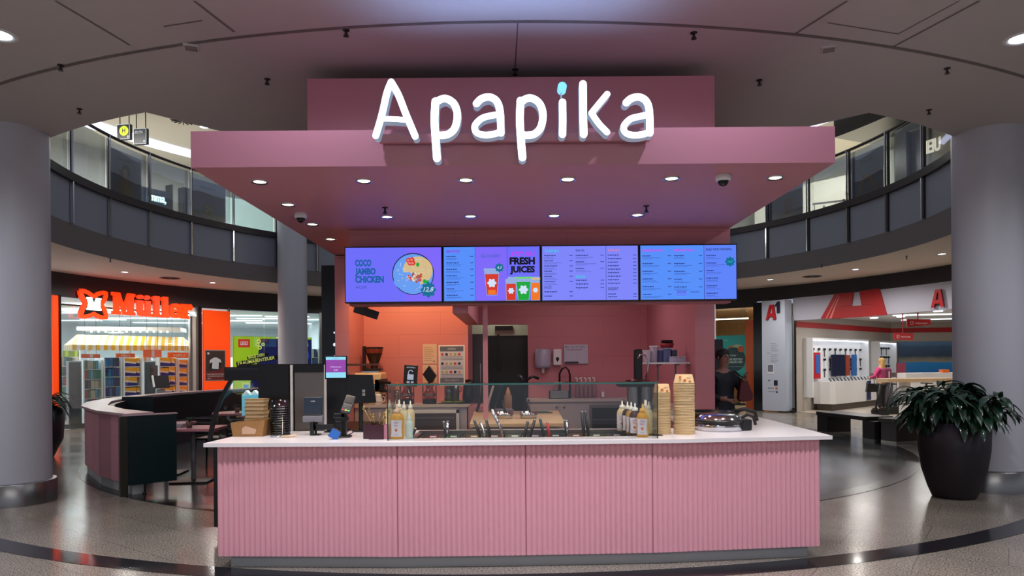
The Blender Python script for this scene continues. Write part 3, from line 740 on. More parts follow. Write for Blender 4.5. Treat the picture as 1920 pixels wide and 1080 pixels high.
# ---------------------------------------------------------------- menu screens
M_bezel = mat('bezel', (14, 13, 16), .35)
def scol(name, rgb, e=.95): return mat('scr_' + name, (8, 8, 10), .4, emit=e, emit_rgb=rgb, spec=.2)
S_viol = scol('violet', (112, 112, 255)); S_viol2 = scol('violet2', (128, 106, 255)); S_blue = scol('blue', (88, 146, 255)); S_blue2 = scol('blue2', (96, 134, 255)); S_lav = scol('lavender', (128, 136, 255))
S_tealtx = scol('tealtext', (22, 96, 168)); S_txt = scol('text', (44, 66, 150), .8); S_mag = scol('magenta', (214, 50, 236)); S_cy = scol('cyan', (30, 208, 226)); S_blk = scol('blacktext', (14, 16, 34), .5)
S_or = scol('orange', (238, 130, 130)); S_wht = scol('white', (214, 230, 255)); S_badge = scol('badge', (12, 112, 150)); S_red = scol('red', (216, 56, 40)); S_grn = scol('green', (20, 170, 60)); S_grn2 = scol('green2', (110, 220, 110))
S_org = scol('orangejuice', (246, 120, 34)); S_bowl = scol('bowl', (104, 160, 246)); S_rim = scol('rim', (40, 44, 78), .6); S_tan = scol('tan', (218, 190, 140)); S_meat = scol('meat', (170, 88, 60)); S_cream = scol('cream', (236, 222, 204)); S_ice = scol('ice', (150, 176, 226)); S_purp = scol('purple', (150, 40, 224))
SM = [S_viol, S_viol2, S_blue, S_blue2, S_lav, S_tealtx, S_txt, S_mag, S_cy, S_blk, S_or, S_wht, S_badge, S_red, S_grn, S_grn2, S_org, S_bowl, S_rim, S_tan, S_meat, S_cream, S_ice, S_purp]
SI = {m.name[4:]: i for i, m in enumerate(SM)}
YM = 7.68; pxm = YM / FPX
SCR = [(646, 830, 'first menu screen with a bowl of coconut chicken'), (835, 1014, 'second menu screen with juices and drink list'), (1018, 1197, 'third menu screen with lists of sides and desserts'), (1202, 1384, 'fourth menu screen with two magenta headings')]
for si, (xa, xb, lab) in enumerate(SCR):
    c = at((xa + xb) / 2, 514.5, YM); W2 = 1.06 / 2; H2 = .598 / 2
    c.z = 2.592; c.x = -1.845 + W2 + .01 + si * 1.089
    t = thing('menu_screen', (c.x, YM, c.z), lab, 'screen', group='menu screens above the kiosk opening')
    b = MB(); b.bb(-W2 - .011, W2 + .011, -.0, .095, -H2 - .014, H2 + .014); b.build('housing', M_bezel, t, bevel=.003)
    b = MB()
    # drawing coordinates: u 0..1 from left, v 0..1 from top
    def X(u): return -W2 + u * 2 * W2
    def Z(v): return H2 - v * 2 * H2
    y0 = -.0015; L1 = -.0025; L2 = -.0035; L3 = -.0045
    def R(u0, u1, v0, v1, m, y=L1): b.rect(X(u0), X(u1), Z(v1), Z(v0), y, y + .0008, SI[m])
    def T(s_, u, v, h, m, bold=0.0, w=None, shear=0.0, al='L', y=L2, sp_=1.0): b.text(s_, X(u), Z(v), h * 2 * H2, y, SI[m], bold, shear, (w * 2 * W2 if w else None), al, spacing=sp_)
    rnd = random.Random(40 + si)
    def WORD(n): return ''.join(rnd.choice('aeionrstlmucd') for _ in range(n)).capitalize()
    def LIST(u0, u1, v0, v1, n, price=True, sub=True, y=L2):
        for i in range(n):
            v = v0 + (v1 - v0) * i / max(1, n - 1)
            w = (u1 - u0) * rnd.uniform(.28, .5)
            for kk in range(5):   # unreadable small print as short dashes
                R(u0 + w * kk / 5, u0 + w * (kk + .8) / 5, v - .016, v + (.004 if kk % 2 else .0), 'text', y)
            if price: R(u1 - .035, u1 - .02, v - .014, v, 'text', y); R(u1 - .017, u1 - .002, v - .014, v, 'text', y)
            if sub:
                R(u0, u0 + (u1 - u0) * rnd.uniform(.3, .75), v + .028, v + .033, 'text', y); R(u0, u0 + (u1 - u0) * rnd.uniform(.3, .6), v + .050, v + .054, 'text', y)
    if si == 0:
        for kk in range(8): R(kk / 8, (kk + 1) / 8, 0, 1, 'violet' if kk < 5 else 'violet2', y0)
        for s_, v, w in (('COCO', .335, .17), ('JAMBO', .49, .215), ('CHICKEN', .64, .30)): T(s_, .10, v, .115, 'tealtext', .055, w)
        T('A,C,E,P,', .105, .75, .045, 'text', 0, .12)
        cu, cv = .705, .49
        def D(u, v, r, m, y, sx=1, sz=1): b.disc(X(u), Z(v), r, y, y + .0008, SI[m], 36, sx, sz)
        D(cu, cv, .232, 'rim', L1); D(cu, cv + .003, .222, 'bowl', L2)
        D(cu + .05, cv - .06, .165, 'tan', L3, 1, .95); D(cu - .06, cv + .13, .125, 'bowl', L3 - .0006, 1.2, .8)
        for _ in range(60):
            a = rnd.uniform(0, 2 * PI); r = rnd.uniform(0, .085); D(cu + .02 + math.cos(a) * r * .9, cv + .06 + math.sin(a) * r * 1.5, rnd.uniform(.006, .014), rnd.choice(['meat', 'tan', 'cream', 'meat', 'red']), L3 - .0012 - rnd.random() * .001)
        for _ in range(70):
            a = rnd.uniform(0, 2 * PI); r = rnd.uniform(.05, .19); b.stroke([(X(cu) + math.cos(a) * r, Z(cv) + math.sin(a) * r), (X(cu) + math.cos(a + .12) * r * .92, Z(cv) + math.sin(a + .12) * r * .92)], .004, L3 - .0014, L3 - .001, SI[rnd.choice(['cream', 'tan', 'bowl', 'white'])], cap=False)
        for du, dv in ((-.045, -.25), (-.01, -.26), (-.03, -.2), (.0, -.2)): D(cu + du, cv + dv, .028, 'red', L3 - .002); D(cu + du - .004, cv + dv, .014, 'orange', L3 - .0028)
        for du, dv in ((.05, -.17), (.12, .14), (.15, .16)): D(cu + du, cv + dv, .018, 'green', L3 - .003, 1, 1.3)
        b.flower(X(.865), Z(.79), .078, L3 - .0045, L3 - .0037, SI['badge']); T('12,8', .865, .82, .085, 'white', .008, None, .3, 'C', L3 - .0052)
    if si == 1:
        R(0, .325, 0, 1, 'blue', y0); R(.328, .66, 0, 1, 'violet2', y0); R(.663, 1, 0, 1, 'violet', y0)
        R(.325, .328, 0, 1, 'text', L1); R(.66, .663, 0, 1, 'text', L1)
        T('SMOOTHIES', .025, .10, .042, 'purple', .02, .145, .1); LIST(.025, .31, .18, .90, 7)
        T('RECOVERY', .495, .2, .06, 'tealtext', 0, .2, 0, 'C', sp_=1.1)
        # cup with red juice
        def CUP(u, v0, v1, wt, wb, mj, ml, y):
            b.plate([(X(u) - wb, Z(v1)), (X(u) + wb, Z(v1)), (X(u) + wt, Z(v0)), (X(u) - wt, Z(v0))], y, y + .0006, SI['ice'])
            vj = v0 + (v1 - v0) * .18; b.plate([(X(u) - wb * .92, Z(v1 - .01)), (X(u) + wb * .92, Z(v1 - .01)), (X(u) + wt * .88, Z(vj)), (X(u) - wt * .88, Z(vj))], y - .0006, y, SI[mj])
            b.rect(X(u) - wt * 1.05, X(u) + wt * 1.05, Z(v0 + .015), Z(v0 - .02), y - .0008, y - .0002, SI[ml])
            b.flower(X(u), Z(vj + (v1 - vj) * .42), wt * .52, y - .0016, y - .0010, SI['white'], 6, .16)
        CUP(.50, .42, .90, .086, .058, 'red', 'ice', L2); R(.46, .54, .8, .88, 'orangejuice', L3)
        b.flower(X(.58), Z(.39), .046, L3 - .002, L3 - .0014, SI['badge']); T('4,3', .58, .41, .05, 'white', .006, None, .2, 'C', L3 - .003)
        T('JETZT NEU', .69, .17, .075, 'magenta', .018, .26, .25); T('FRESH', .687, .325, .125, 'blacktext', .055, .265); T('JUICES', .69, .475, .115, 'blacktext', .055, .26)
        R(.663, 1, .56, .66, 'ice', L1)
        CUP(.70, .62, 1.0, .06, .055, 'red', 'ice', L2); CUP(.955, .60, 1.0, .05, .05, 'orangejuice', 'tan', L2)
        CUP(.83, .58, 1.0, .088, .062, 'green', 'green2', L3)
    if si == 2:
        R(0, .66, 0, 1, 'lavender', y0); R(.66, 1, 0, 1, 'lavender', y0); R(.664, .668, 0, 1, 'text', L1)
        T('STARTERS', .03, .11, .045, 'cyan', .02, .14); LIST(.02, .32, .18, .66, 6); T('SAUCES', .02, .78, .05, 'text', .01, .075); LIST(.02, .32, .85, .93, 2, sub=False)
        T('SNACKS', .35, .10, .045, 'text', .012, .09); LIST(.35, .645, .18, .42, 3); T('SALADS', .35, .59, .05, 'cyan', .02, .1); LIST(.35, .645, .64, .78, 3, sub=False)
        T('DRINKS', .69, .1, .04, 'orange', .01, .12); LIST(.685, .985, .18, .7, 9, sub=False); T('DESSERT', .685, .82, .05, 'blacktext', .006, .11, .2); LIST(.685, .985, .9, .95, 2, sub=False)
    if si == 3:
        R(0, .66, 0, 1, 'blue', y0); R(.66, 1, 0, 1, 'blue2', y0); R(.662, .666, 0, 1, 'text', L1)
        T('RAINBOW BOWLS', .02, .11, .04, 'magenta', .025, .21); T('SUPERFOOD BOWLS', .35, .11, .04, 'magenta', .025, .21)
        LIST(.02, .32, .2, .91, 6); LIST(.35, .645, .2, .78, 5); R(.36, .49, .83, .95, 'cyan', L1); R(.362, .488, .834, .946, 'blue2', L2); T('ADD ONS', .425, .88, .03, 'text', .005, .09, 0, 'C', L3); R(.52, .61, .86, .87, 'text', L2)
        T('BUILD YOUR OWN BOWL', .685, .10, .042, 'blacktext', .012, .27, .15); LIST(.685, .96, .2, .9, 6, price=False)
        b.flower(X(.935), Z(.31), .05, L3, L3 + .0006, SI['badge']); T('14,9', .935, .33, .04, 'cyan', .006, None, .2, 'C', L3 - .001)
    b.build('display', SM, t)
p = at(688, 582, 8.4); t = thing('wall_monitor', (p.x, 8.4, p.z - .02), 'small black box hanging tilted under the first menu screen', 'box')
b = MB(); b.box((0, 0, .0), (.3, .05, .1), ry=.32); b.build('housing', M_black, t, bevel=.005); b = MB(); b.bb(-.02, .02, .0, .04, .03, .9); b.build('bracket', M_black, t)

# ================================================================ KIOSK KITCHEN
M_cab = mat('cabinet_white', (188, 180, 186), .4)
M_ctop = mat('counter_pale', (206, 196, 192), .3)
# sink counter along the rear wall and its return along the right wall
t = thing('sink_cabinet', (.15, 11.0, 0), 'pale kitchen base cabinets with sink along the rear wall', 'cabinet')
b = MB(); b.bb(.1, 2.1, .03, .59, .08, .98); b.build('carcass', M_cab, t)
b = MB(); b.bb(.05, 2.1, 0, .595, .98, 1.02); b.build('worktop', M_ctop, t)
for i, (x0, x1) in enumerate(((.12, .60), (.61, 1.12))):
    b = MB(); b.bb(x0, x1, .01, .029, .12, .93); d = b.build('door', M_cab, t, bevel=.002)
    kx = x1 - .05 if i == 0 else x0 + .06
    b = MB(); b.sphere((kx, -.005, .90), .018); b.build('knob', M_steel, d)
t = thing('dishwasher', (1.22, 10.98, 0), 'open dark dishwasher front built into the rear cabinets', 'dishwasher')
b = MB(); b.bb(0, .50, -.005, .018, .15, .93); b.build('frame', M_steel, t)
b = MB(); b.bb(.04, .46, -.012, -.0055, .18, .88); b.build('opening', M_black, t)
for i in range(3):
    b = MB(); b.bb(.05, .45, -.018, -.0125, .35 + i * .17, .36 + i * .17); b.build('rack', M_steel, t)
b = MB(); b.lathe([(.001, 0), (.05, 0), (.06, .14), (.055, .14), (.045, .01)], c=(.33, -.09, .361), n=20); b.build('container', M_white, t)
t = thing('side_cabinet', (1.72, 8.3, 0), 'kitchen cabinet with dark oven along the right wall', 'cabinet')
b = MB(); b.bb(.06, .535, 0, 2.68, .08, .98); b.build('carcass', M_cab, t)
b = MB(); b.bb(.02, .535, 0, 2.69, .98, 1.02); b.build('worktop', M_ctop, t)
b = MB(); b.bb(.045, .058, 1.0, 1.65, .3, .9); b.build('oven_door', M_black, t); b = MB(); b.tube([(.03, 1.05, .82), (.02, 1.05, .82), (.02, 1.6, .82), (.03, 1.6, .82)], .008); b.build('handle', M_steel, t)
# faucet
p = at(1062, 746, 11.35); t = thing('kitchen_faucet', (p.x, 11.35, 1.02), 'tall black spring faucet at the rear sink', 'faucet')
b = MB(); b.cyl((0, 0, 0), (0, 0, .04), .03); b.tube([(.07, 0, .0), (.07, 0, .38), (.05, 0, .46), (0, 0, .51), (-.06, 0, .48), (-.1, 0, .40), (-.1, 0, .22)], .016, 10); b.build('spring_hose', M_black, t)
b = MB(); b.cyl((-.1, 0, .26), (-.1, 0, .12), .022); b.build('spray_head', M_black, t); b = MB(); b.cyl((-.12, 0, .0), (-.12, 0, .14), .012); b.tube([(-.12, 0, .13), (-.2, -.02, .14)], .01); b.build('lever', M_chrome, t)
t = thing('sink_basin', (.62, 11.28, 1.021), 'steel dish basin standing beside the faucet', 'basin')
b = MB(); b.bb(-.02, .3, -.1, .12, 0, .012); b.bb(-.02, .3, -.1, -.085, 0, .13); b.bb(-.02, .3, .105, .12, 0, .13); b.bb(-.02, -.005, -.1, .12, 0, .13); b.bb(.285, .3, -.1, .12, 0, .13); b.build('tub', M_steel, t)
# dispensers and whiteboard
p = at(1019, 684, 11.55); t = thing('towel_dispenser', (p.x, 11.5, p.z), 'grey lidded paper towel dispenser on the rear wall', 'dispenser')
b = MB(); b.lathe([(.001, .27), (.1, .268), (.13, .24), (.135, 0), (.125, -.05), (.001, -.055)], n=28, sy=.72); b.build('drum', mat('dispenser_grey', (176, 176, 196), .3), t)
b = MB(); b.lathe([(.03, -.055), (.02, -.1), (.024, -.13), (.001, -.14)], n=12); b.build('paper_tip', M_white, t)
p = at(1046, 684, 11.55); t = thing('soap_dispenser', (p.x, 11.54, p.z), 'white soap dispenser with dark drop window on rear wall', 'dispenser')
b = MB(); b.bb(-.07, .07, -.06, .055, -.01, .26); b.build('body', M_white, t, bevel=.02)
b = MB(); b.disc(0, .1, .028, -.064, -.061, 0, 20); b.plate([(-.024, .09), (.024, .09), (0, .04)], -.064, -.061); b.build('window', M_black, t)
p = at(1081, 664, 11.58); t = thing('whiteboard', (p.x, 11.575, p.z), 'small whiteboard with handwritten notes on the rear wall', 'whiteboard')
b = MB(); b.bb(-.2, .2, -.01, .02, -.16, .16); b.build('board', mat('board_white', (196, 196, 212), .35), t, bevel=.003)
b = MB(); b.text('Menu   Tag   der   Woche', -.18, .11, .025, -.0125, 0, .004, .3, .33); b.text('Tomaten und Brot', -.16, .065, .022, -.0125, 0, .002, .3, .27); b.build('handwriting', mat('ink', (40, 44, 70), .5), t)
b = MB(); b.bb(-.19, .04, -.03, -.011, -.15, -.125); b.build('pen_tray', M_black, t)
# bottles of syrup
for i in range(5):
    x = 1083.5 + i * 8.1; p = at(x, 745, 11.42); t = thing('syrup_bottle', (p.x, 11.42, 1.02), 'slim syrup bottle with pump on sink counter, ' + ORD[i] + ' of five', 'bottle', group='syrup bottles on the sink counter')
    b = MB(); b.lathe([(.001, 0), (.03, 0), (.032, .05), (.03, .2), (.014, .245), (.014, .26)], n=16); b.build('body', mat('syrup_pink', (150, 104, 116), .2), t)
    b = MB(); b.cyl((0, 0, .26), (0, 0, .30), .012, n=10); b.box((-.012, 0, .325), (.045, .018, .018), ry=.5 * (-1) ** i); b.cyl((0, 0, .30), (.0, 0, .33), .005, n=8); b.build('pump', M_white, t)
p = at(1131, 745, 11.3); t = thing('soap_bottle', (p.x, 11.3, 1.02), 'small pink bottle with white label at the sink', 'bottle')
b = MB(); b.lathe([(.001, 0), (.035, 0), (.035, .09), (.02, .12), (.001, .12)], n=16); b.build('body', mat('soap_pink', (190, 60, 110), .3), t); b = MB(); b.bb(-.024, .024, -.04, -.034, .015, .10); b.bb(-.02, -.01, -.04, -.034, .1, .13); b.bb(.01, .02, -.04, -.034, .1, .13); b.build('label', M_white, t)
# shelf with containers on the right
t = thing('wall_shelf', (1.93, 8.76, 1.575), 'white wall shelf on the right with plastic tubs', 'shelf')
b = MB(); b.bb(-.30, .325, 0, .26, 0, .022); b.build('board', M_white, t)
for x in (-.05, .18):
    b = MB(); b.bb(x, x + .02, .02, .25, -.02, -.001); b.plate([(x, -.22), (x + .02, -.22), (x + .02, -.002), (x, -.002)], .22, .25); b.build('bracket', M_grey, t)
SH = .0225 + 1.575
def tub(px, w, h, rgb, label, Y=8.9, z=SH, taper=.85, n=20):
    p = at(px, 670, Y); t = thing('food_tub', (p.x, Y, z), label, 'container', group=None)
    b = MB(); b.lathe([(.001, 0), (w / 2 * taper, 0), (w / 2, h), (w / 2 - .004, h), (w / 2 * taper - .004, .004)], n=n); b.build('tub', mat('tub_%d_%d_%d' % rgb, rgb, .35), t)
    b = MB(); b.cyl((0, 0, h - .012), (0, 0, h), w / 2 + .006, n=n); b.build('rim', M_white, t)
tub(1214, .105, .155, (196, 176, 196), 'short translucent cup stack at left end of the shelf')
tub(1227, .105, .21, (176, 158, 180), 'tall grey plastic cup stack on the wall shelf')
for i, (x, w, h, rgb, l) in enumerate(((1240, .055, .15, (52, 62, 110), 'dark blue box standing on the wall shelf'), (1252, .10, .17, (96, 104, 150), 'blue grey box on the wall shelf under red basket'), (1266, .07, .15, (54, 58, 90), 'narrow navy box right of the blue grey box'))):
    p = at(x, 670, 8.85); t = thing('storage_box', (p.x, 8.85, SH), l, 'box'); b = MB(); b.bb(-w / 2, w / 2, 0, .15, 0, h); b.build('body', mat('box%d' % i, rgb, .4), t, bevel=.006); b = MB(); b.bb(-w / 2 - .003, w / 2 + .003, -.004, .15, h + .0005, h + .012); b.build('lid', mat('lid_grey', (160, 160, 190), .4), t)
p = at(1252, 640, 8.92); t = thing('red_basket', (p.x, 8.93, SH + .184), 'red basket with black handle on top of the boxes', 'basket')
b = MB(); b.lathe([(.001, 0), (.075, 0), (.09, .06), (.084, .06), (.07, .006)], n=20); b.build('basket', mat('basket_red', (150, 34, 50), .4), t); b = MB(); b.bb(-.075, .075, -.04, .04, .062, .10); b.build('handle', M_black, t, bevel=.015)
for x, l in ((1267, 'low white lidded tub at front of the shelf'), (1281, 'small grey lidded tub at right end of shelf')):
    p = at(x, 675, 8.79); w = .07 if x < 1270 else .045; t = thing('lidded_tub', (p.x, 8.795, SH), l, 'container'); b = MB(); b.bb(-w, w * .85, -.02, .03, 0, .06); b.build('tub', mat('tub_lilac', (190, 180, 214), .4), t, bevel=.01); b = MB(); b.bb(-w * 1.05, w * .9, -.022, .032, .0605, .07); b.build('lid', M_white, t)
# drinks machine at the right, seen over the glass
p = at(1196, 745, 8.5); t = thing('drinks_machine', (p.x + .0, 8.5, 1.021), 'black drinks machine with steel tanks on right counter', 'machine')
b = MB(); b.bb(-.15, .2, -.1, .14, 0, .05); b.bb(-.24, .2, -.12, .16, .28, .34); b.bb(-.02, .08, .06, .14, .05, .74); b.build('body', M_black, t, bevel=.015)
b = MB(); b.lathe([(.001, .345), (.14, .345), (.15, .355), (.08, .37), (.001, .37)], n=30); b.build('lid', mat('maroon_lid', (86, 24, 34), .2), t)
for x in (-.06, .1):
    b = MB(); b.cyl((x, -.02, .051), (x, -.02, .279), .07, n=26); b.build('tank', M_steel, t)
b = MB(); b.tube([(.1, -.02, .37), (.13, -.02, .5), (.13, -.03, .62), (.09, -.04, .67), (.03, -.05, .67), (.0, -.05, .62)], .01, 10); b.build('tap', M_chrome, t)

# prep table
t = thing('prep_table', (-.1, 7.45, 0), 'pale wooden prep table in the middle of the kitchen', 'table')
b = MB(); b.prism([(-.36, 0), (.67, 0), (.72, 2.0), (-.42, 2.0)], .915, .95); b.build('tabletop', M_wood, t)
b = MB(); b.prism([(-.34, .04), (.6, .04), (.6, 1.9), (-.38, 1.9)], .08, .914); b.build('base_cabinet', M_cab, t)
for x0, x1 in ((-.32, .12), (.14, .58)):
    b = MB(); b.bb(x0, x1, .02, .039, .5, .9); d = b.build('door', M_cab, t); b = MB(); b.sphere(((x0 + x1) / 2 + .02, .01, .86), .016); b.build('knob', M_steel, d)
for i, (x, l) in enumerate(((947, 'steel round pan on prep table, left of the pair'), (992, 'steel round pan on prep table, right of the pair'))):
    p = at(x, 785, 8.2); t = thing('cooking_pan', (p.x, 8.15, .951), l, 'pan')
    b = MB(); b.lathe([(.001, 0), (.095, 0), (.105, .075), (.10, .075), (.09, .01), (.001, .008)], n=28); b.build('bowl', M_chrome, t); b = MB(); b.cyl((0, 0, .045), (0, 0, .05), .107, n=28); b.build('rim', M_steel, t)
    b = MB(); b.tube([(.02, .08, .06), (-.02 + i * .02, .2, .14), (-.02 + i * .03, .28, .2)], .014, 8); b.build('handle', M_black, t)
p = at(954, 765, 9.2); t = thing('squeeze_bottle', (p.x, 9.1, .951), 'tan squeeze bottle with pointed cap on the prep table', 'bottle')
b = MB(); b.lathe([(.001, 0), (.05, 0), (.05, .22), (.03, .25)], n=20); b.build('body', mat('tan_bottle', (176, 140, 110), .3), t); b = MB(); b.lathe([(.032, .25), (.03, .27), (.008, .33), (.001, .33)], n=16); b.build('cap', mat('cap_tan', (214, 160, 110), .3), t)
for i, (dx, c, l) in enumerate(((-.16, (200, 196, 186), 'white cutting board leaning at the back of prep table'), (-.05, (24, 28, 40), 'black cutting board leaning beside the white one'), (-.28, (18, 20, 26), 'black tray leaning behind the pink pole'))):
    p = at(930, 765, 9.2); t = thing('cutting_board', (p.x + dx + .02, 9.28, .955), l, 'cutting board'); b = MB(); b.box((.06, .05, .17), (.03, .28, .35), ry=.3); b.build('board', mat('board%d' % i, c, .4), t, bevel=.004)
p = at(935, 765, 9.0); t = thing('folded_cloth', (p.x + .08, 8.85, .951), 'folded grey cloth stack on prep table beside the pole', 'cloth')
b = MB(); [b.box((0, 0, .012 + .022 * k), (.24 - k * .01, .2, .02), rz=.08 * k) for k in range(3)]; b.build('stack', mat('cloth_grey', (130, 128, 140), .9), t, bevel=.006)
p = at(984, 765, 9.2); t = thing('hand_blender', (p.x, 9.3, .951), 'dark blue hand blender standing behind right pan', 'blender')
b = MB(); b.cyl((0, 0, 0), (.02, 0, .3), .03, .022); b.tube([(.02, 0, .3), (-.02, 0, .42), (-.07, 0, .5)], [.022, .028, .018], 10); b.build('body', mat('navy_tool', (16, 24, 48), .35), t); b = MB(); b.tube([(.03, 0, .42), (.12, .02, .47), (.2, .03, .44)], .02, 8); b.build('hose', M_black, t)
p = at(1018, 770, 9.1); t = thing('green_mat', (p.x, 9.1, .951), 'small green mat at the right of prep table', 'mat'); b = MB(); b.box((0, 0, .004), (.2, .3, .006), rz=.2); b.build('sheet', mat('green_mat', (20, 96, 78), .5), t)

# coffee counter on the left
t = thing('coffee_counter', (-2.22, 9.75, 0), 'pale counter under the coffee machine with steel oven', 'counter')
b = MB(); b.bb(0, 1.58, .02, .69, .08, .99); b.build('carcass', M_cab, t); b = MB(); b.bb(0, 1.62, 0, .69, .99, 1.03); b.build('worktop', M_ctop, t)
b = MB(); b.bb(.83, 1.42, -.005, .019, .35, .90); o = b.build('oven_door', mat('oven_steel', (132, 122, 112), .25, .95), t, bevel=.004)
b = MB(); b.bb(.85, 1.40, -.02, -.006, .83, .85); b.build('handle', M_steel, o)
b = MB(); b.bb(.79, .825, -.003, .019, .1, .95); b.bb(1.43, 1.47, -.003, .019, .1, .95); b.bb(.79, 1.47, -.003, .019, .905, .95); b.build('frame', M_white, t)
t = thing('partition_panel', (-.62, 9.75, 0), 'mauve end panel of the coffee counter', 'panel'); b = MB(); b.bb(0, .28, 0, .68, 0, 1.0); b.build('panel', M_canopy, t)
# coffee machine + grinder
CCZ = 1.031
p = at(690, 757, 9.95); t = thing('espresso_machine', (p.x, 10.05, CCZ), 'cream espresso machine with portafilters behind the till', 'coffee machine')
M_cream = mat('cream_enamel', (224, 206, 168), .3)
b = MB(); b.bb(-.35, .22, -.2, .25, .12, .45); b.bb(-.35, .22, -.22, .25, 0, .05); b.build('body', M_cream, t, bevel=.04)
b = MB(); b.bb(-.33, .2, -.21, .2, .05, .12); b.bb(.12, .26, -.2, .1, .17, .36); b.build('side_panel', M_dark, t, bevel=.01)
for x, z in ((.2, .32), (.2, .2)):
    b = MB(); b.cyl((x, -.22, z), (x + .14, -.3, z - .01), .024, .018); b.sphere((x + .15, -.305, z - .01), .028); b.build('portafilter', M_black, t)
b = MB(); b.cyl((.1, -.26, .26), (.1, -.18, .26), .04); b.tube([(.26, -.2, .3), (.3, -.24, .24), (.29, -.25, .1)], .008); b.build('group_head', M_chrome, t)
b = MB(); b.bb(-.3, .18, -.15, .2, .451, .47); b.build('cup_rail', M_chrome, t)
p = at(690, 757, 9.8); t = thing('coffee_grinder', (p.x + .03, 10.12, CCZ + .475), 'coffee grinder with bean hopper standing on the espresso machine', 'grinder')
b = MB(); b.bb(-.10, .12, -.09, .09, 0, .035); b.bb(-.16, -.11, -.03, .03, 0, .36); b.build('motor_body', M_black, t, bevel=.006)
b = MB(); b.lathe([(.05, .035), (.055, .08), (.115, .25), (.118, .255)], n=28, c=(.01, 0, 0)); b.cyl((.01, 0, .06), (.01, 0, .22), .048, .105, 28); b.build('hopper', mat('beans', (46, 26, 16), .4, noise=.6, nscale=60, bump=1), t)
b = MB(); b.cyl((.01, 0, .222), (.01, 0, .32), .107, .128, 28, caps=False); b.build('hopper_glass', glass('hopper_glass', (200, 170, 150), .06), t)
b = MB(); b.cyl((.01, 0, .321), (.01, 0, .345), .13, n=28); b.build('hopper_lid', M_black, t)
# papers, sign holder
for y0, y1, l in ((645, 682, 'upper taped notice on the orange wall'), (684, 718, 'lower taped notice on the orange wall')):
    p0 = at(794, y1, 10.44); p1 = at(820, y0, 10.44); t = thing('paper_notice', ((p0.x + p1.x) / 2, 10.445, p0.z), l, 'notice')
    w = (p1.x - p0.x) / 2; h = p1.z - p0.z; b = MB(); b.bb(-w, w, -.003, .004, 0, h); b.build('sheet', mat('paper', (206, 190, 178), .8), t)
    b = MB(); [b.bb(-w * .8, w * random.uniform(.2, .8), -.0045, -.0035, h * (.15 + k * .11), h * (.17 + k * .11)) for k in range(7)]; b.disc(w * .6, h * .12, .012, -.006, -.0035); b.build('print', mat('print_brown', (130, 104, 96), .8), t)
Y = 9.2
p0 = at(825, 721, 9.85); t = thing('sign_holder', (at(848.5, 721, 9.85).x, 9.85, 1.031), 'white framed standing price poster with small pictures', 'sign')
w = 49 * 9.85 / FPX / 2; h = .56; z0 = p0.z - 1.031
b = MB(); b.bb(-w, w, -.0, .012, z0, z0 + h); b.bb(-w * .9, w * .9, -.05, .07, z0 - .015, z0); b.build('frame', M_white, t)
b = MB(); b.bb(-w + .012, w - .012, -.003, -.0006, z0 + .015, z0 + h - .012, 0)
b.bb(-w + .02, w - .02, -.0045, -.0033, z0 + .02, z0 + .09, 1); b.bb(-w + .02, w - .02, -.0045, -.0033, z0 + h - .09, z0 + h - .02, 1)
for r, zz in enumerate((.40, .27, .15)):
    for k in range(5): b.bb(-w + .035 + k * .06, -w + .07 + k * .06, -.0055, -.0034, z0 + zz + .01, z0 + zz + .045, 2 + (k + r) % 4)
    for k in range(3): b.bb(-w + .03, w - .03, -.0045, -.0034, z0 + zz - .012 - k * .02, z0 + zz - .006 - k * .02, 1)
b.text('APAPIKA', 0, z0 + h - .07, .03, -.0058, 0, .01, 0, .12, 'C'); b.text('FRISCH GEMACHT', 0, z0 + .055, .015, -.0058, 0, .01, 0, .2, 'C')
b.build('poster', [mat('poster_paper', (196, 200, 214), .4), mat('poster_grey', (92, 98, 116), .5), mat('pic_red', (190, 60, 40), .5), mat('pic_navy', (40, 40, 90), .5), mat('pic_tan', (190, 150, 120), .5), mat('pic_green', (160, 170, 90), .5)], t)
b = MB(); b.bb(-.02, .02, .0, .05, 0, z0 - .016); b.build('stem', M_black, t)
p = at(768, 735, 10.0); t = thing('tablet_sign', (p.x, 10.0, 1.031), 'black tilted tablet sign showing a blue padlock picture', 'sign')
b = MB(); b.box((.02, .04, .40), (.2, .02, .31), rx=-.08, ry=.06); b.build('panel', M_black, t, bevel=.004)
b = MB(MB().M @ Matrix.Translation((.02, .024, .40)) @ Euler((-.08, .06, 0)).to_matrix().to_4x4()); b.rect(-.045, .045, -.06, .02, -.0, .003); b.stroke([(-.03, .02), (-.03, .06), (0, .08), (.03, .06)], .012, 0, .003); b.rect(-.05, -.01, -.125, -.08, 0, .003); b.rect(.01, .05, -.125, -.08, 0, .003); b.text('APAPIKA', 0, .11, .02, -.001, 0, .01, 0, .13, 'C')
b.build('picture', mat('pic_blue', (150, 180, 220), .5, emit=.4), t)
b = MB(); b.bb(-.03, .03, .03, .09, 0, .26); b.build('stand', M_black, t)
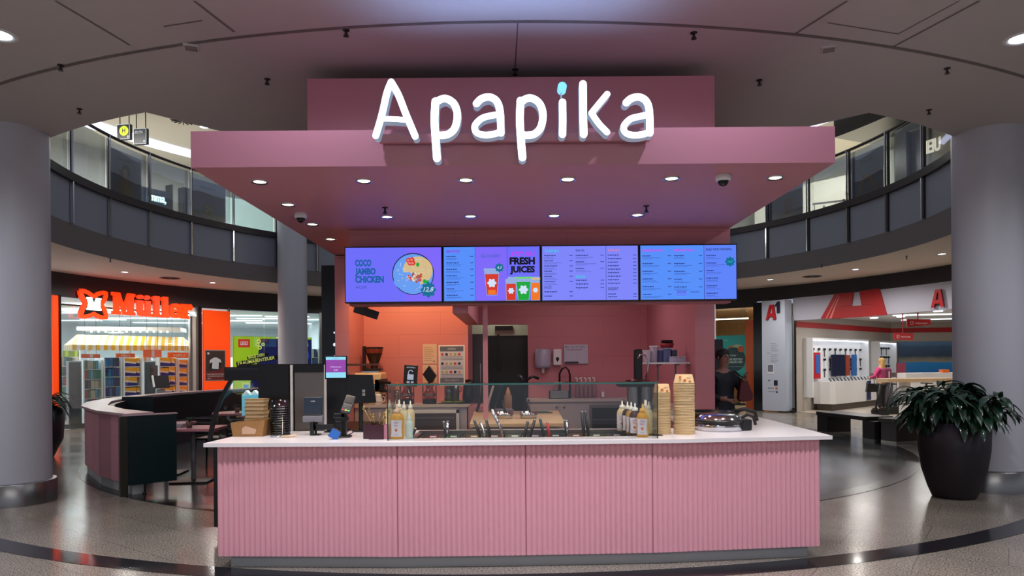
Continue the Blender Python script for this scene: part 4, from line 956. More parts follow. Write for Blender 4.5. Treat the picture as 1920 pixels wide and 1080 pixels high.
for x, l, hat in ((765, 'left glass infuser machine on the coffee counter', 0), (807, 'right glass infuser machine with black filter on top', 1)):
    p = at(x, 755, 9.9); t = thing('drip_brewer', (p.x, 9.88, CCZ), l, 'coffee brewer')
    b = MB(); b.cyl((0, 0, 0), (0, 0, .07), .1, n=28); b.bb(-.1, -.088, -.01, .01, .07, .30); b.bb(.088, .1, -.01, .01, .07, .30); b.build('base', M_black, t)
    b = MB(); b.lathe([(.001, .071), (.07, .072), (.085, .12), (.08, .16), (.05, .2), (.05, .24), (.085, .30)], n=28); b.build('jug', glass('jug_glass', (214, 170, 150), .1), t)
    b = MB(); b.lathe([(.09, .12), (.094, .128), (.09, .136)], n=28); b.build('band', M_steel, t)
    if hat: b = MB(); b.plate([(-.09, .42), (0, .54), (.1, .40), (.02, .26)], -.06, .06); b.build('paper_filter', M_black, t)
p = at(848, 757, 9.8); t = thing('steel_pot', (p.x - .02, 10.05, CCZ + .032), 'tall steel pot behind the price poster', 'pot'); b = MB(); b.lathe([(.001, 0), (.11, 0), (.11, .26), (.104, .26), (.104, .01)], n=32); b.build('body', M_steel, t); b = MB(); b.tube([(.108, 0, .2), (.14, 0, .19), (.14, 0, .14), (.108, 0, .13)], .008); b.build('handle', M_steel, t)
t = thing('green_tray', (p.x - .0, 10.0, CCZ), 'bright lime green tray under the steel pot', 'tray'); b = MB(); b.bb(-.2, .26, -.2, .0, 0, .008); b.build('mat', M_black, t); b = MB(); b.lathe([(.001, .009), (.14, .009), (.18, .03), (.172, .03), (.13, .016)], n=32, c=(0, .02, 0)); b.build('dish', mat('lime', (170, 210, 30), .35), t)
t = thing('black_kettle', (p.x + .22, 10.1, CCZ), 'black kettle at the right end of coffee counter', 'kettle'); b = MB(); b.lathe([(.001, 0), (.085, 0), (.09, .08), (.07, .3), (.05, .33), (.001, .34)], n=24); b.build('body', M_black, t); b = MB(); b.tube([(.075, 0, .28), (.12, 0, .26), (.12, 0, .12), (.085, 0, .08)], .01); b.build('handle', M_black, t)
p = at(745, 752, 10.0); t = thing('glass_jar', (p.x, 10.0, CCZ), 'narrow glass jar with sticks behind the sneeze guard', 'jar'); b = MB(); b.lathe([(.001, 0), (.04, 0), (.04, .2), (.001, .2)], n=20); b.build('jar', glass('jar_glass', (190, 200, 210), .12), t); b = MB(); [b.cyl((random.uniform(-.02, .02), random.uniform(-.02, .02), .01), (random.uniform(-.04, .04), random.uniform(-.04, .04), .3), .004, n=6) for _ in range(7)]; b.build('sticks', M_wood, t)
p = at(712, 757, 9.85); t = thing('milk_jug', (p.x + .0, 9.83, CCZ), 'small white milk jug beside the espresso machine', 'jug'); b = MB(); b.lathe([(.001, 0), (.055, 0), (.06, .06), (.045, .12), (.05, .15), (.045, .15)], n=20); b.build('body', M_white, t); b = MB(); b.tube([(.05, 0, .12), (.085, 0, .1), (.085, 0, .05), (.055, 0, .03)], .007); b.build('handle', M_white, t)

# ================================================================ THINGS ON THE FRONT COUNTER
TZ = .998
def spot(px, Y): p = at(px, 820, Y); return p.x
# display case at the left
t = thing('display_case', (-2.36, 6.42, 0), 'black chilled display case with curved glass left of counter', 'display case')
b = MB(); b.bb(-.42, .62, .02, 2.6, .1, .86); b.build('base', M_black, t)
b = MB(); b.bb(.02, .62, -.02, -.002, .9, 1.60); b.bb(.02, .30, -.03, -.021, .9, 1.6); b.build('end_panel', M_black, t)
b = MB(); b.bb(.36, .64, -.045, -.03, .9, 1.56); b.bb(.36, .64, -.05, -.046, 1.53, 1.60, 1); b.build('steel_side', [mat('case_steel', (128, 122, 118), .35, .7), M_black], t)
for x in (.335, .645):
    b = MB(); b.bb(x - .012, x + .008, -.055, -.03, .9, 1.6); b.build('white_post', M_white, t)
arc = [(-.45, .86), (-.43, 1.0), (-.38, 1.18), (-.30, 1.36), (-.22, 1.5), (-.16, 1.585), (-.10, 1.6)]
b = MB(); b.stroke(arc, .035, -.01, .02, 0); b.build('arc_frame', M_black, t); b = MB(); b.stroke(arc, .035, 2.5, 2.53, 0); b.build('arc_frame', M_black, t)
b = MB(); b.bb(-.14, .64, 0, 2.55, 1.585, 1.61); b.bb(-.30, .2, -.012, .02, 1.46, 1.585); b.build('roof', M_black, t)
b = MB()
for i in range(len(arc) - 1): b.add([(arc[i][0], .03, arc[i][1]), (arc[i][0], 2.5, arc[i][1]), (arc[i + 1][0], 2.5, arc[i + 1][1]), (arc[i + 1][0], .03, arc[i + 1][1])], [(0, 1, 2, 3)], 0, True)
b.build('curved_glass', M_glass, t)
for z in (1.1, 1.32):
    b = MB(); b.bb(-.3, .55, .25, 2.4, z, z + .01); b.build('shelf', M_glass, t)
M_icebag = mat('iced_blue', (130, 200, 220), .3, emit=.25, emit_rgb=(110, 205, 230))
for k in range(5):
    t = thing('chilled_carton', (-2.58 + .06 * k, 6.75 + .05 * k, 1.112), 'pale blue lit milk carton in the display case, ' + ORD[k] + ' of five', 'carton', group='cartons in the display case')
    b = MB(); b.bb(-.04, .04, -.04, .04, 0, .2); b.build('carton', M_icebag, t, bevel=.004); b = MB(); b.plate([(-.04, .2), (.04, .2), (0, .245)], -.035, .035); b.build('gable', M_white, t)
lamp('case_light', 'AREA', (-2.45, 7.2, 1.57), 5, (.7, .95, 1), .4, (-2.45, 7.2, 0), sy=1.6)
for k in range(3):
    t = thing('cake', (-2.6 + .2 * (k % 2), 6.9 + .35 * k, .861), ('small cake plate nearest in the display case', 'small cake plate in the middle of the case', 'small cake plate at the back of the case')[k], 'cake'); b = MB(); b.cyl((0, 0, 0), (0, 0, .01), .12); b.build('plate', M_white, t); b = MB(); b.cyl((0, 0, .011), (0, 0, .08), .09); b.build('sponge', mat('cake_brown', (120, 70, 44), .7), t)

# kraft tray, lid stack, cup stack, tongs
x = spot(474, 5.95); t = thing('wooden_tray_box', (x, 5.95, TZ), 'low kraft coloured box with crumpled bread bags at left end', 'box')
b = MB(); b.plate([(-.13, 0), (.12, 0), (.14, .14), (-.15, .115)], -.09, -.08); b.plate([(-.13, 0), (.12, 0), (.14, .14), (-.15, .115)], .08, .09); b.bb(-.13, .12, -.08, .08, 0, .01); b.plate([(-.13, 0), (-.118, 0), (-.138, .115), (-.15, .115)], -.08, .08); b.plate([(.108, 0), (.12, 0), (.14, .14), (.128, .14)], -.08, .08); b.build('tray', mat('tray_brown', (150, 108, 60), .6, noise=.25, nscale=14), t)
b = MB(); b.plate([(-.05, .02), (.06, .02), (.07, .06), (-.02, .09), (-.05, .07)], -.094, -.091); b.build('bag_label', mat('bag_tan', (196, 160, 130), .6), t)
x = spot(481, 6.12); 
for k in range(9):
    t = thing('bread_box', (x - .005 + .004 * (k % 3), 6.15, TZ + .034 * k), 'kraft lunch box behind the tray, ' + FROM_TOP[8 - k] + ' of its stack', 'box', rz=.05 * ((k * 7) % 5 - 2), group='stacked kraft boxes at the left end')
    b = MB(); b.bb(-.085, .085, -.06, .06, 0, .03); b.build('body', M_kraft, t, bevel=.008); b = MB(); b.bb(-.087, .087, -.062, .062, .024, .0335); b.build('flap', mat('kraft_dark', (170, 136, 90), .7), t)
x = spot(437 + 88, 5.98); 
M_clear = glass('clear_plastic', (150, 156, 164), .12)
for k in range(13):
    t = thing('plastic_cup', (x, 6.0, TZ + .02 * k), 'clear plastic cup beside the kraft boxes, ' + FROM_TOP[12 - k] + ' of its stack', 'cup', group='stack of clear cups at the left end')
    b = MB(); b.lathe([(.085, 0), (.086, .008), (.082, .01), (.07, .08 if k < 12 else .06), (.068, .08 if k < 12 else .06), (.078, .01)], n=24); b.build('cup', M_clear, t)
t = thing('wooden_tongs', (spot(530, 5.75), 5.75, TZ), 'small wooden handled tongs lying on the worktop', 'tongs'); b = MB(); b.tube([(-.09, -.01, .008), (.0, -.01, .01)], .006); b.build('tips', M_chrome, t); b = MB(); b.tube([(.0, -.01, .01), (.08, .0, .012), (.12, .012, .02)], .009); b.build('handle', M_wood, t)

# printer/terminal on arm
x = spot(589, 5.95); t = thing('card_terminal', (x, 5.95, TZ), 'dark blue card terminal back with grey base on black arm', 'terminal')
b = MB(); b.box((0, 0, .25), (.155, .02, .15), rx=-.1); b.build('screen_back', mat('slate', (36, 48, 62), .35), t, bevel=.005)
b = MB(); b.text('SUNMI', 0, .285, .01, -.013, 0, .01, 0, .035, 'C'); b.build('lettering', M_white, t)
b = MB(); b.box((0, .0, .14), (.17, .06, .05), rx=.1); b.build('base', M_grey, t, bevel=.006)
b = MB(); b.bb(-.01, .03, -.02, .03, .04, .15); b.bb(.0, .18, -.02, .02, .045, .09); b.box((-.0, -.045, .06), (.03, .03, .11)); b.bb(-.02, .06, -.04, .04, 0, .008); b.bb(.01, .03, -.01, .01, 0, .05); b.build('arm', M_black, t, bevel=.004)
# customer display on pole
x = spot(632, 6.2); t = thing('customer_display', (x, 6.2, TZ), 'small upright customer screen with purple and cyan picture', 'screen')
p0 = at(612, 711, 6.2); p1 = at(653, 667, 6.2); zz = (p0.z + p1.z) / 2 - TZ; hw = (p1.x - p0.x) / 2; hh = (p1.z - p0.z) / 2
b = MB(); b.bb(-hw, hw, 0, .02, zz - hh, zz + hh); b.build('bezel', M_black, t, bevel=.003)
D1 = mat('disp_cyan', (126, 196, 222), .3, emit=.8); D2 = mat('disp_purple', (128, 62, 150), .3, emit=.8); D3 = mat('disp_pale', (200, 190, 230), .3, emit=.8)
b = MB(); b.rect(-hw + .01, hw - .01, zz - hh + .012, zz - hh + .06, -.002, 0, 0); b.rect(-hw + .01, hw - .01, zz - hh + .06, zz + hh - .035, -.002, 0, 1); b.rect(-hw + .01, hw - .01, zz + hh - .035, zz + hh - .01, -.002, 0, 0); b.text('Willkommen', 0, zz, .012, -.003, 2, 0, 0, .1, 'C'); b.text('0,00', 0, zz - .03, .016, -.003, 2, 0, 0, None, 'C'); b.text('apapika', 0, zz + hh - .028, .01, -.003, 1, .0, 0, None, 'C'); b.build('display', [D1, D2, D3], t)
b = MB(); b.bb(-.09, .09, .02, .05, .01, zz - hh + .08); b.bb(-.1, .1, -.05, .08, 0, .01); b.build('stand', M_black, t, bevel=.004)
# monitor of the till, seen from the back
x = spot(676, 6.2); t = thing('till_monitor', (x, 6.22, TZ), 'black till monitor seen from behind beside small screen', 'monitor')
p0 = at(654, 757, 6.2); p1 = at(697, 703, 6.2); z0 = p0.z - TZ; z1 = p1.z - TZ
b = MB(); b.plate([(-.12, z0), (.14, z0 + .005), (.11, z1), (-.12, z1 + .005)], 0, .03); b.build('housing', M_black, t, bevel=.006)
b = MB(); b.rect(.02, .045, z0 + .10, z0 + .125, -.002, -.0003); b.rect(.02, .045, z0 + .07, z0 + .092, -.002, -.0003); b.build('sticker', mat('sticker_grey', (150, 150, 150), .5), t)
b = MB(); b.cyl((0, .03, 0), (0, .03, z0 + .06), .02); b.cyl((0, .03, 0), (0, .03, .01), .08); b.build('foot', M_black, t)
# payment reader
x = spot(642, 5.72); t = thing('payment_reader', (x, 5.75, TZ), 'black payment reader with lit keys on a sturdy stand', 'card reader')
b = MB(MB().M @ Matrix.Translation((.055, -.03, .27)) @ Euler((-.75, .25, .1)).to_matrix().to_4x4()); b.bb(-.04, .04, -.02, .01, -.09, .09); b.build('body', mat('reader_grey', (52, 54, 58), .35), t, bevel=.008)
b = MB(MB().M @ Matrix.Translation((.055, -.03, .27)) @ Euler((-.75, .25, .1)).to_matrix().to_4x4())
for r in range(4):
    for c in range(3): b.bb(-.03 + c * .022, -.014 + c * .022, -.024, -.0205, -.082 + r * .016, -.072 + r * .016, 0 if r else 1 + c)
b.bb(-.032, .032, -.023, -.0205, .0, .07, 4)
b.build('keys', [mat('key_dark', (70, 70, 74), .4), mat('key_red', (210, 40, 60), .4, emit=.4), mat('key_yellow', (210, 190, 60), .4, emit=.4), mat('key_green', (40, 200, 90), .4, emit=.4), mat('reader_lcd', (40, 46, 52), .15)], t)
b = MB(); b.bb(-.06, .07, -.05, .05, 0, .015); b.bb(-.01, .035, -.03, .03, .015, .22); b.bb(-.05, .05, -.05, .03, .13, .17); b.bb(-.07, .03, -.03, .03, .16, .2); b.build('stand', M_black, t, bevel=.008)
b = MB(); b.tube([(.04, .0, .06), (.08, -.01, .07), (.09, -.01, .04), (.05, -.01, .02)], .004); b.build('cable', M_black, t)
t = thing('hand_scanner', (spot(631, 5.62), 5.62, TZ), 'black scanner with blue rim hanging at the reader stand', 'scanner'); b = MB(); b.box((0, 0, .045), (.07, .05, .07), ry=.5, rx=-.3); b.build('head', M_black, t, bevel=.01); b = MB(); b.box((-.006, -.02, .04), (.078, .018, .076), ry=.5, rx=-.3); b.build('blue_rim', mat('rim_blue', (20, 90, 170), .35), t, bevel=.006)

# cutlery box
M_maroon = mat('maroon_box', (62, 26, 38), .4)
x = spot(705, 5.56)
for i, (dx, dy, w, mm, l) in enumerate(((.01, 0, .11, M_maroon, 'dark maroon cutlery box in front of brass cutlery'), (-.075, .05, .05, M_maroon, 'narrow maroon box behind left of cutlery box'), (.078, .03, .05, M_pink, 'small pink napkin box right of the cutlery box'))):
    t = thing('cutlery_box', (x + dx - .005, 5.60 + dy, TZ), l, 'box'); b = MB()
    for s in (-1, 1): b.bb(s * w / 2 - .003, s * w / 2 + .003, -.04, .04, 0, .115); b.bb(-w / 2, w / 2, s * .04 - .003, s * .04 + .003, 0, .115)
    b.bb(-w / 2, w / 2, -.04, .04, 0, .005); b.build('shell', mm, t); b = MB(); b.bb(-w / 2 + .004, w / 2 - .004, -.036, .036, .006, .09); b.build('insert', M_blackm, t)
M_brass = mat('brass', (214, 180, 110), .2, 1.0)
for k, (lx, lz) in enumerate(((-.10, .24), (-.06, .22), (-.03, .18), (.02, .2), (.05, .19), (.07, .23), (.085, .21), (.06, .16))):
    t = thing('dessert_fork' if k % 2 else 'dessert_spoon', (x + .01 + lx * .25, 5.595, TZ + .096), 'brass ' + ('fork' if k % 2 else 'spoon') + ' in the maroon box, ' + ORD[k] + ' of eight', 'cutlery', group='brass cutlery in the box')
    b = MB(); b.tube([(0, 0, 0), (lx * .6, .0, lz - .13), (lx * .8, 0, lz - .10)], .0035, 6); b.build('handle', M_brass, t)
    b = MB(); b.sphere((lx * .85, 0, lz - .085), .011, (1, .4, 1.5), 10) if k % 2 == 0 else [b.tube([(lx * .8 + q * .005, 0, lz - .1), (lx * .85 + q * .006, 0, lz - .065)], .0015, 5) for q in (-1, 0, 1)]; b.build('head', M_brass, t)

# sauce bottles
M_sauce = {'y': (224, 160, 44), 'c': (226, 208, 160), 'b': (70, 40, 26), 'w': (206, 220, 212), 'o': (188, 140, 60)}
def sauce(px, Y, key, label, h=.20, cap=(232, 226, 210), lab=True, w=.042, group='labelled sauce bottles behind glass', lx=0):
    x = at(px, 800, Y).x; t = thing('sauce_bottle', (x, Y, TZ), label, 'bottle', group=group)
    b = MB(); b.lathe([(.001, 0), (w * .92, 0), (w, .01), (w, h * .72), (w * .8, h * .86), (w * .42, h * .95), (w * .42, h)], n=28, sy=.8); b.build('body', mat('sauce_' + key, M_sauce[key], .3), t)
    b = MB(); b.lathe([(w * .5, h - .012), (w * .5, h + .01), (.008, h + .016), (.005, h + .05), (.001, h + .052)], n=16); b.build('nozzle', mat('cap_%d_%d' % cap[:2], cap, .4), t)
    if lab:
        b = MB(); n = 12; A = .95; vs = []; fs = []
        for i in range(n + 1):
            a = -PI / 2 - A + 2 * A * i / n + lx
            for zz, k in ((.02, 1), (h * .22, .86), (h * .4, .86), (h * .68, 1)):
                aa = -PI / 2 + lx + (a + PI / 2 - lx) * k; vs.append(((w + .0012) * math.cos(aa), (w + .0012) * .8 * math.sin(aa) - .0004, zz))
        for i in range(n):
            for q in range(3): fs.append((i * 4 + q, (i + 1) * 4 + q, (i + 1) * 4 + q + 1, i * 4 + q + 1))
        b.add(vs, fs, 0, True); o = b.build('label', mat('label_white', (232, 222, 232), .5), t)
        b = MB(MB().M @ Euler((0, 0, lx)).to_matrix().to_4x4()); b.disc(0, h * .32, .011, -w * .8 - .0035, -w * .8 - .0025, 0, 16); b.text('A.PA', 0, h * .56, .012, -w * .8 - .0035, 1, .004, 0, .034, 'C'); b.text('PIKA', 0, h * .46, .012, -w * .8 - .0035, 1, .004, 0, .03, 'C'); b.text('SAUCE', 0, h * .16, .007, -w * .8 - .0035, 2, 0, 0, .03, 'C')
        b.build('print', [mat('logo_orange', (226, 110, 50), .5), mat('print_red', (196, 60, 80), .5), mat('print_grey', (120, 110, 140), .5)], o)
    return t
sauce(745.5, 5.60, 'y', 'yellow sauce bottle with white label at left of sneeze guard', .225, (240, 190, 160), w=.055)
sauce(768.5, 5.62, 'w', 'plain white green squeeze bottle right of the yellow one', .16, (224, 232, 224), False, .030)
for i, (px, Y, l) in enumerate(((736, 5.86, 'left'), (753, 5.95, 'second'), (761, 5.80, 'third'), (772, 5.95, 'right'))):
    sauce(px - 4 + i, Y, 'c', 'pale cream sauce bottle behind yellow bottle, %s of four' % l, .25 - .005 * i, lab=False, w=.036)
for i, (px, Y, key, l) in enumerate(((1206, 5.60, 'y', 'nearest yellow sauce bottle in right row, front'), (1192, 5.72, 'b', 'brown sauce bottle second in the right row'), (1185, 5.84, 'o', 'amber sauce bottle third in the right row'), (1178, 5.96, 'b', 'brown sauce bottle fourth in the right row'), (1168, 6.08, 'c', 'cream topped sauce bottle last in the right row'))):
    sauce(px, Y, key, l, .215, (236, 180, 80) if i == 0 else (236, 232, 220), True, .048, lx=-.25)
for i, (px, Y) in enumerate(((1213, 6.0), (1218, 5.82), (1211, 6.12))):
    sauce(px, Y, 'c', ('pale bottle behind right row of sauces, farther left', 'pale bottle right of the sauce row near glass', 'pale bottle hidden deepest behind sauce row')[i], .22, lab=False, w=.03)

# kraft bowl stacks
def bowl_proto(label, group, h=.075, rt=.068):
    t = thing('paper_bowl', (0, 0, 0), label, 'bowl', group=group)
    b = MB(); b.lathe([(.001, .002), (rt, .002), (rt + .001, 0), (rt + .005, .0), (rt + .006, .006), (rt + .002, .008), (rt * .83, h), (rt * .80, h), (.001, h - .004)], n=32); b.build('bowl', M_kraft, t)
    return t
M_logoo = mat('bowl_logo', (232, 130, 60), .6); M_logor = mat('bowl_text', (90, 60, 40), .6)
def stack(px, Y, n, label, group, top, rt=.068, pitch=.0132):
    x = at(px, 810, Y).x; pr = None
    for k in range(n):
        lb = label + ', ' + FROM_TOP[n - 1 - k] if k < n - 1 else top
        if pr is None: pr = bowl_proto(lb, group, rt=rt); pr.location = (x, Y, TZ); o = pr
        else:
            o = dup(pr, (x + random.uniform(-.0012, .0012), Y + random.uniform(-.001, .001), TZ + pitch * k), random.random() * 6, lb)
    # printed sun and name on the uppermost one
    o.rotation_euler = (0, 0, 0)
    b = MB(); 
    for s_, zz, r_ in ((-.012, .028, .011), (.03, .02, .008), (-.05, .055, .008)): b.flower(s_, zz, r_, -rt - .003, -rt + .02, 0, 8, .1)
    b.text('apapika', .018, .042, .010, -rt + .0015 - .004, 1, .006, 0, .036, 'C'); b.build('print', [M_logoo, M_logor], o)
stack(1242.5, 5.82, 27, 'kraft paper bowl in shorter stack beside the glass', 'kraft bowls in the shorter stack', 'topmost printed kraft bowl of the shorter stack')
stack(1284, 5.80, 33, 'kraft paper bowl in taller stack beside the cooker', 'kraft bowls in the taller stack', 'topmost printed kraft bowl of the taller stack', rt=.082)

# round cooker
x = at(1347, 790, 6.15).x; t = thing('round_cooker', (x, 6.12, TZ), 'round steel topped cooker with black handles on right counter', 'cooker')
b = MB(); b.lathe([(.001, 0), (.20, 0), (.2, .07), (.001, .07)], n=48); b.build('drum', M_chrome, t)
b = MB(); b.lathe([(.19, .071), (.215, .073), (.218, .09), (.19, .10)], n=48); b.build('black_rim', M_black, t)
b = MB(); b.lathe([(.195, .095), (.17, .13), (.12, .145), (.001, .15)], n=48); b.build('lid', M_chrome, t)
b = MB(); b.box((.21, -.02, .05), (.10, .16, .09)); b.tube([(.2, .05, .09), (.28, .08, .125), (.34, .1, .10), (.36, .1, .03)], .014, 10); b.build('handle', M_black, t, bevel=.006)
t = thing('frying_pan', (x + .05, 6.62, TZ), 'black pan lying behind the round cooker', 'pan'); b = MB(); b.lathe([(.001, 0), (.2, 0), (.24, .1), (.24, .13), (.22, .13), (.19, .03)], n=40); b.build('bowl', M_black, t); b = MB(); b.tube([(.22, -.02, .12), (.33, -.04, .15), (.42, -.06, .12), (.44, -.06, .04)], .02, 10); b.build('handle', M_black, t)
# black fridge behind right
t = thing('black_fridge', (2.82, 9.9, 0), 'tall glossy black fridge right of the pink side wall', 'fridge'); b = MB(); b.bb(-.2, .2, 0, .5, 0, 1.92); b.build('cabinet', mat('gloss_black', (10, 11, 14), .08), t, bevel=.01); b = MB(); b.cyl((.14, -.03, .9), (.14, -.03, 1.4), .01); b.build('handle', M_dark, t)
t = thing('dark_wall_post', (-2.66, 10.4, 0), 'dark glossy post left of the pink kiosk side wall', 'post'); b = MB(); b.bb(-.19, .19, 0, .3, 0, 3.09); b.build('post', mat('gloss_dark', (14, 14, 20), .15), t)
b = MB(); [b.sphere((random.uniform(-.02, .14), -.012, z), .012 + random.random() * .012, (1, .3, 1.2), 8) for z in [1.72, 1.78, 1.9, 1.96, 2.04, 2.08, 2.2, 2.3]]; b.build('fairy_lights', mat('tiny_lights', (210, 215, 230), .3, emit=1.2), t)  # reflections of lights in the gloss, put in as glowing dots

# ================================================================ SEATING AREA ON THE LEFT
M_ponypink = mat('pony_pink', (196, 134, 148), .4)
M_ledge = mat('ledge_pink', (190, 160, 168), .3)
t = thing('curved_partition', (0, 0, 0), 'curved pink low partition wall around the seating area', 'partition')
ea = [232.2, 224, 213, 203, 193, 183, 172, 160, 148, 136]
for a0, a1 in zip(ea[:-1], ea[1:]):
    b = MB(); p0, p1 = pol(7.42, a0), pol(7.42, a1); q0, q1 = pol(7.22, a0), pol(7.22, a1)
    b.prism([(p0.x, p0.y), (p1.x, p1.y), (q1.x, q1.y), (q0.x, q0.y)], .13, .985); b.build('wall_segment', M_ponypink, t)
    b = MB(); p0, p1 = pol(7.39, a0), pol(7.39, a1); b.prism([(p0.x, p0.y), (p1.x, p1.y), (q1.x, q1.y), (q0.x, q0.y)], 0, .129); b.build('kick_plate', M_kick, t)
    b = MB(); p0, p1 = pol(7.47, a0 + (.2 if a0 == 232.2 else 0)), pol(7.47, a1); q0, q1 = pol(7.12, a0), pol(7.12, a1)
    b.prism([(p0.x, p0.y), (p1.x, p1.y), (q1.x, q1.y), (q0.x, q0.y)], .986, 1.015); b.build('ledge', M_ledge, t)
t = thing('end_screen', (-4.74, 8.54, 0), 'dark green screen panel closing the near end of the partition', 'panel', rz=math.atan2(.41, .44) * .95)
b = MB(); b.bb(0, .56, 0, .04, .13, .985); b.build('panel', M_teal, t); b = MB(); b.bb(-.09, -.005, -.02, .06, .0, .985); b.build('corner_post', mat('post_olive', (62, 60, 54), .3, .4), t)
b = MB(); b.bb(-.05, .57, -.02, .06, .986, 1.0); b.build('edge_strip', M_ledge, t); b = MB(); b.bb(.18, .2, 0, .03, 0, .13); b.cyl((.19, .015, 0), (.19, .015, .02), .03); b.build('foot', M_black, t)
M_uph = mat('upholstery', (52, 36, 44), .6)
t = thing('curved_bench', (0, 0, 0), 'dark upholstered bench along the inside of the partition', 'bench')
for R0, R1, z0, z1, nm, m in ((6.62, 7.1, .0, .45, 'seat', M_uph), (7.02, 7.1, .46, .98, 'backrest', mat('back_dark', (40, 32, 38), .4))):
    b = MB(); slab(b, R0, R1, z0, z1, 140, 218, 40); b.build(nm, m, t)
t = thing('green_divider', (0, 0, 0), 'dark green divider between two bench sections', 'panel'); b = MB(); p = pol(6.6, 196); q = pol(7.1, 196); d = (q - p).normalized(); nn = Vector((-d.y, d.x, 0)) * .03
b.prism([tuple((p + nn)[:2]), tuple((q + nn)[:2]), tuple((q - nn)[:2]), tuple((p - nn)[:2])], 0, 1.05); b.build('panel', M_teal, t)

M_tbl = mat('table_pink', (196, 128, 138), .3)
def cafe_table(loc, w, d, rz, label, rnd=False):
    t = thing('cafe_table', loc, label, 'table', rz=rz)
    b = MB()
    if rnd: b.cyl((0, 0, .72), (0, 0, .75), w / 2, n=36)
    else: b.bb(-w / 2, w / 2, -d / 2, d / 2, .715, .75)
    b.build('tabletop', M_tbl, t, bevel=.004)
    b = MB(); b.cyl((0, 0, .03), (0, 0, .714), .03); b.build('column', M_grey, t)
    b = MB(); b.bb(-.25, .25, -.22, .22, 0, .025) if not rnd else b.cyl((0, 0, 0), (0, 0, .025), .22); b.build('foot_plate', M_dark, t, bevel=.006); return t
cafe_table((-4.42, 9.6, 0), .75, .62, .1, 'pink square cafe table right of the dark green screen')
cafe_table((-5.15, 10.3, 0), .7, .6, .12, 'pink cafe table behind the dark green screen')
cafe_table((-5.0, 12.6, 0), .85, .85, 0, 'round pink cafe table farther back by the bench', True)
M_chair = mat('chair_black', (28, 24, 26), .4)
def chair(loc, rz, label, proto=[None]):
    if proto[0]: return dup(proto[0], loc, rz, label)
    t = thing('cafe_chair', loc, label, 'chair', rz=rz)
    b = MB(); b.bb(-.21, .21, -.2, .2, .44, .47); b.build('seat', M_chair, t, bevel=.01)
    for x in (-.19, .19):
        for y in (-.18, .18):
            b = MB(); b.cyl((x, y, .44), (x * 1.12, y * 1.15, 0), .02, .014, 10); b.build('leg', M_chair, t)
    b = MB(); [b.tube([(-.2, .2, z), (-.1, .235, z), (.1, .235, z), (.2, .2, z)], .018, 8) for z in (.56, .63, .70, .77)]; b.build('slatted_back', M_chair, t)
    b = MB(); [b.cyl((x, .19, .47), (x, .2, .8), .016, n=10) for x in (-.2, .2)]; b.build('back_post', M_chair, t)
    proto[0] = t; return t
chair((-4.05, 10.25, 0), .2, 'black slatted cafe chair behind the pink square table'); chair((-3.62, 9.85, 0), -1.3, 'black cafe chair at right side of the square table')
chair((-3.4, 11.2, 0), .4, 'black cafe chair farther back near the display case'); chair((-4.3, 12.2, 0), -1.2, 'black cafe chair beside the round pink table')
chair((-4.75, 11.0, 0), 3.1, 'black cafe chair facing away behind second table')
def potted(loc, label, s=1.0):
    t = thing('potted_succulent', loc, label, 'plant')
    b = MB(); b.lathe([(.001, 0), (.035 * s, 0), (.045 * s, .08 * s), (.038 * s, .08 * s), (.001, .07 * s)], n=18); b.build('pot', mat('terracotta_grey', (120, 92, 80), .7), t)
    b = MB()
    for k in range(9): a = k * .7; b.tube([(0, 0, .07 * s), (.02 * math.cos(a), .02 * math.sin(a), .11 * s), (.04 * math.cos(a), .04 * math.sin(a), .14 * s)], [.008, .008, .002], 5)
    b.build('leaves', M_leaf, t)
potted((-4.45, 9.55, .751), 'small potted plant on the square cafe table'); potted((-5.15, 10.15, .751), 'small potted plant on table behind the green screen', 1.2); potted((-5.0, 12.6, .751), 'small potted plant on the round table')
for k in range(3):
    for i, (x, y, nm) in enumerate(((-4.68, 9.62, 'square cafe table'), (-5.35, 10.3, 'table behind the green screen'))):
        t = thing('menu_booklet', (x - .01 * k, y + .05 * k, .751 + .014 * k), 'pale menu booklet on the ' + nm + ', ' + ('bottom', 'middle', 'top')[k] + ' of three', 'booklet'); b = MB(); b.bb(-.12, .12, -.09, .09, 0, .012); b.build('cover', mat('booklet', (196, 176, 180), .6), t)

# ================================================================ PLANTER, BENCHES ON THE RIGHT
t = thing('planter', (5.14, 8.08, 0), 'tall round black planter with leafy plant before the column', 'planter')
b = MB(); b.lathe([(.001, 0), (.205, 0), (.225, .01), (.27, .12), (.33, .32), (.365, .56), (.375, .88), (.355, .885), (.345, .84), (.335, .80), (.001, .80)], n=56); b.build('pot', M_pot, t)
b = MB(); b.cyl((0, 0, .801), (0, 0, .83), .33, n=40); b.build('soil', mat('soil', (36, 28, 24), .95), t)
def leaf(b, base, dirv, L, w, droop, n=7):
    dirv = Vector(dirv).normalized(); side = dirv.cross(Vector((0, 0, 1))).normalized(); p = Vector(base); d = dirv.copy(); vs = []
    for i in range(n + 1):
        s = i / n; ww = w * math.sin(PI * min(1, .08 + s * .92)) ** .7 * (1 - .25 * s); up = side.cross(d).normalized()
        vs += [p - side * ww + up * ww * .35, p, p + side * ww + up * ww * .35]
        p = p + d * L / n; d = (d + Vector((0, 0, -droop / n))).normalized()
    fs = []
    for i in range(n):
        k = 3 * i; fs += [(k, k + 1, k + 4, k + 3), (k + 1, k + 2, k + 5, k + 4)]
    b.add(vs, fs, 0, True)
rnd = random.Random(5)
fol = MB(); stems = MB()
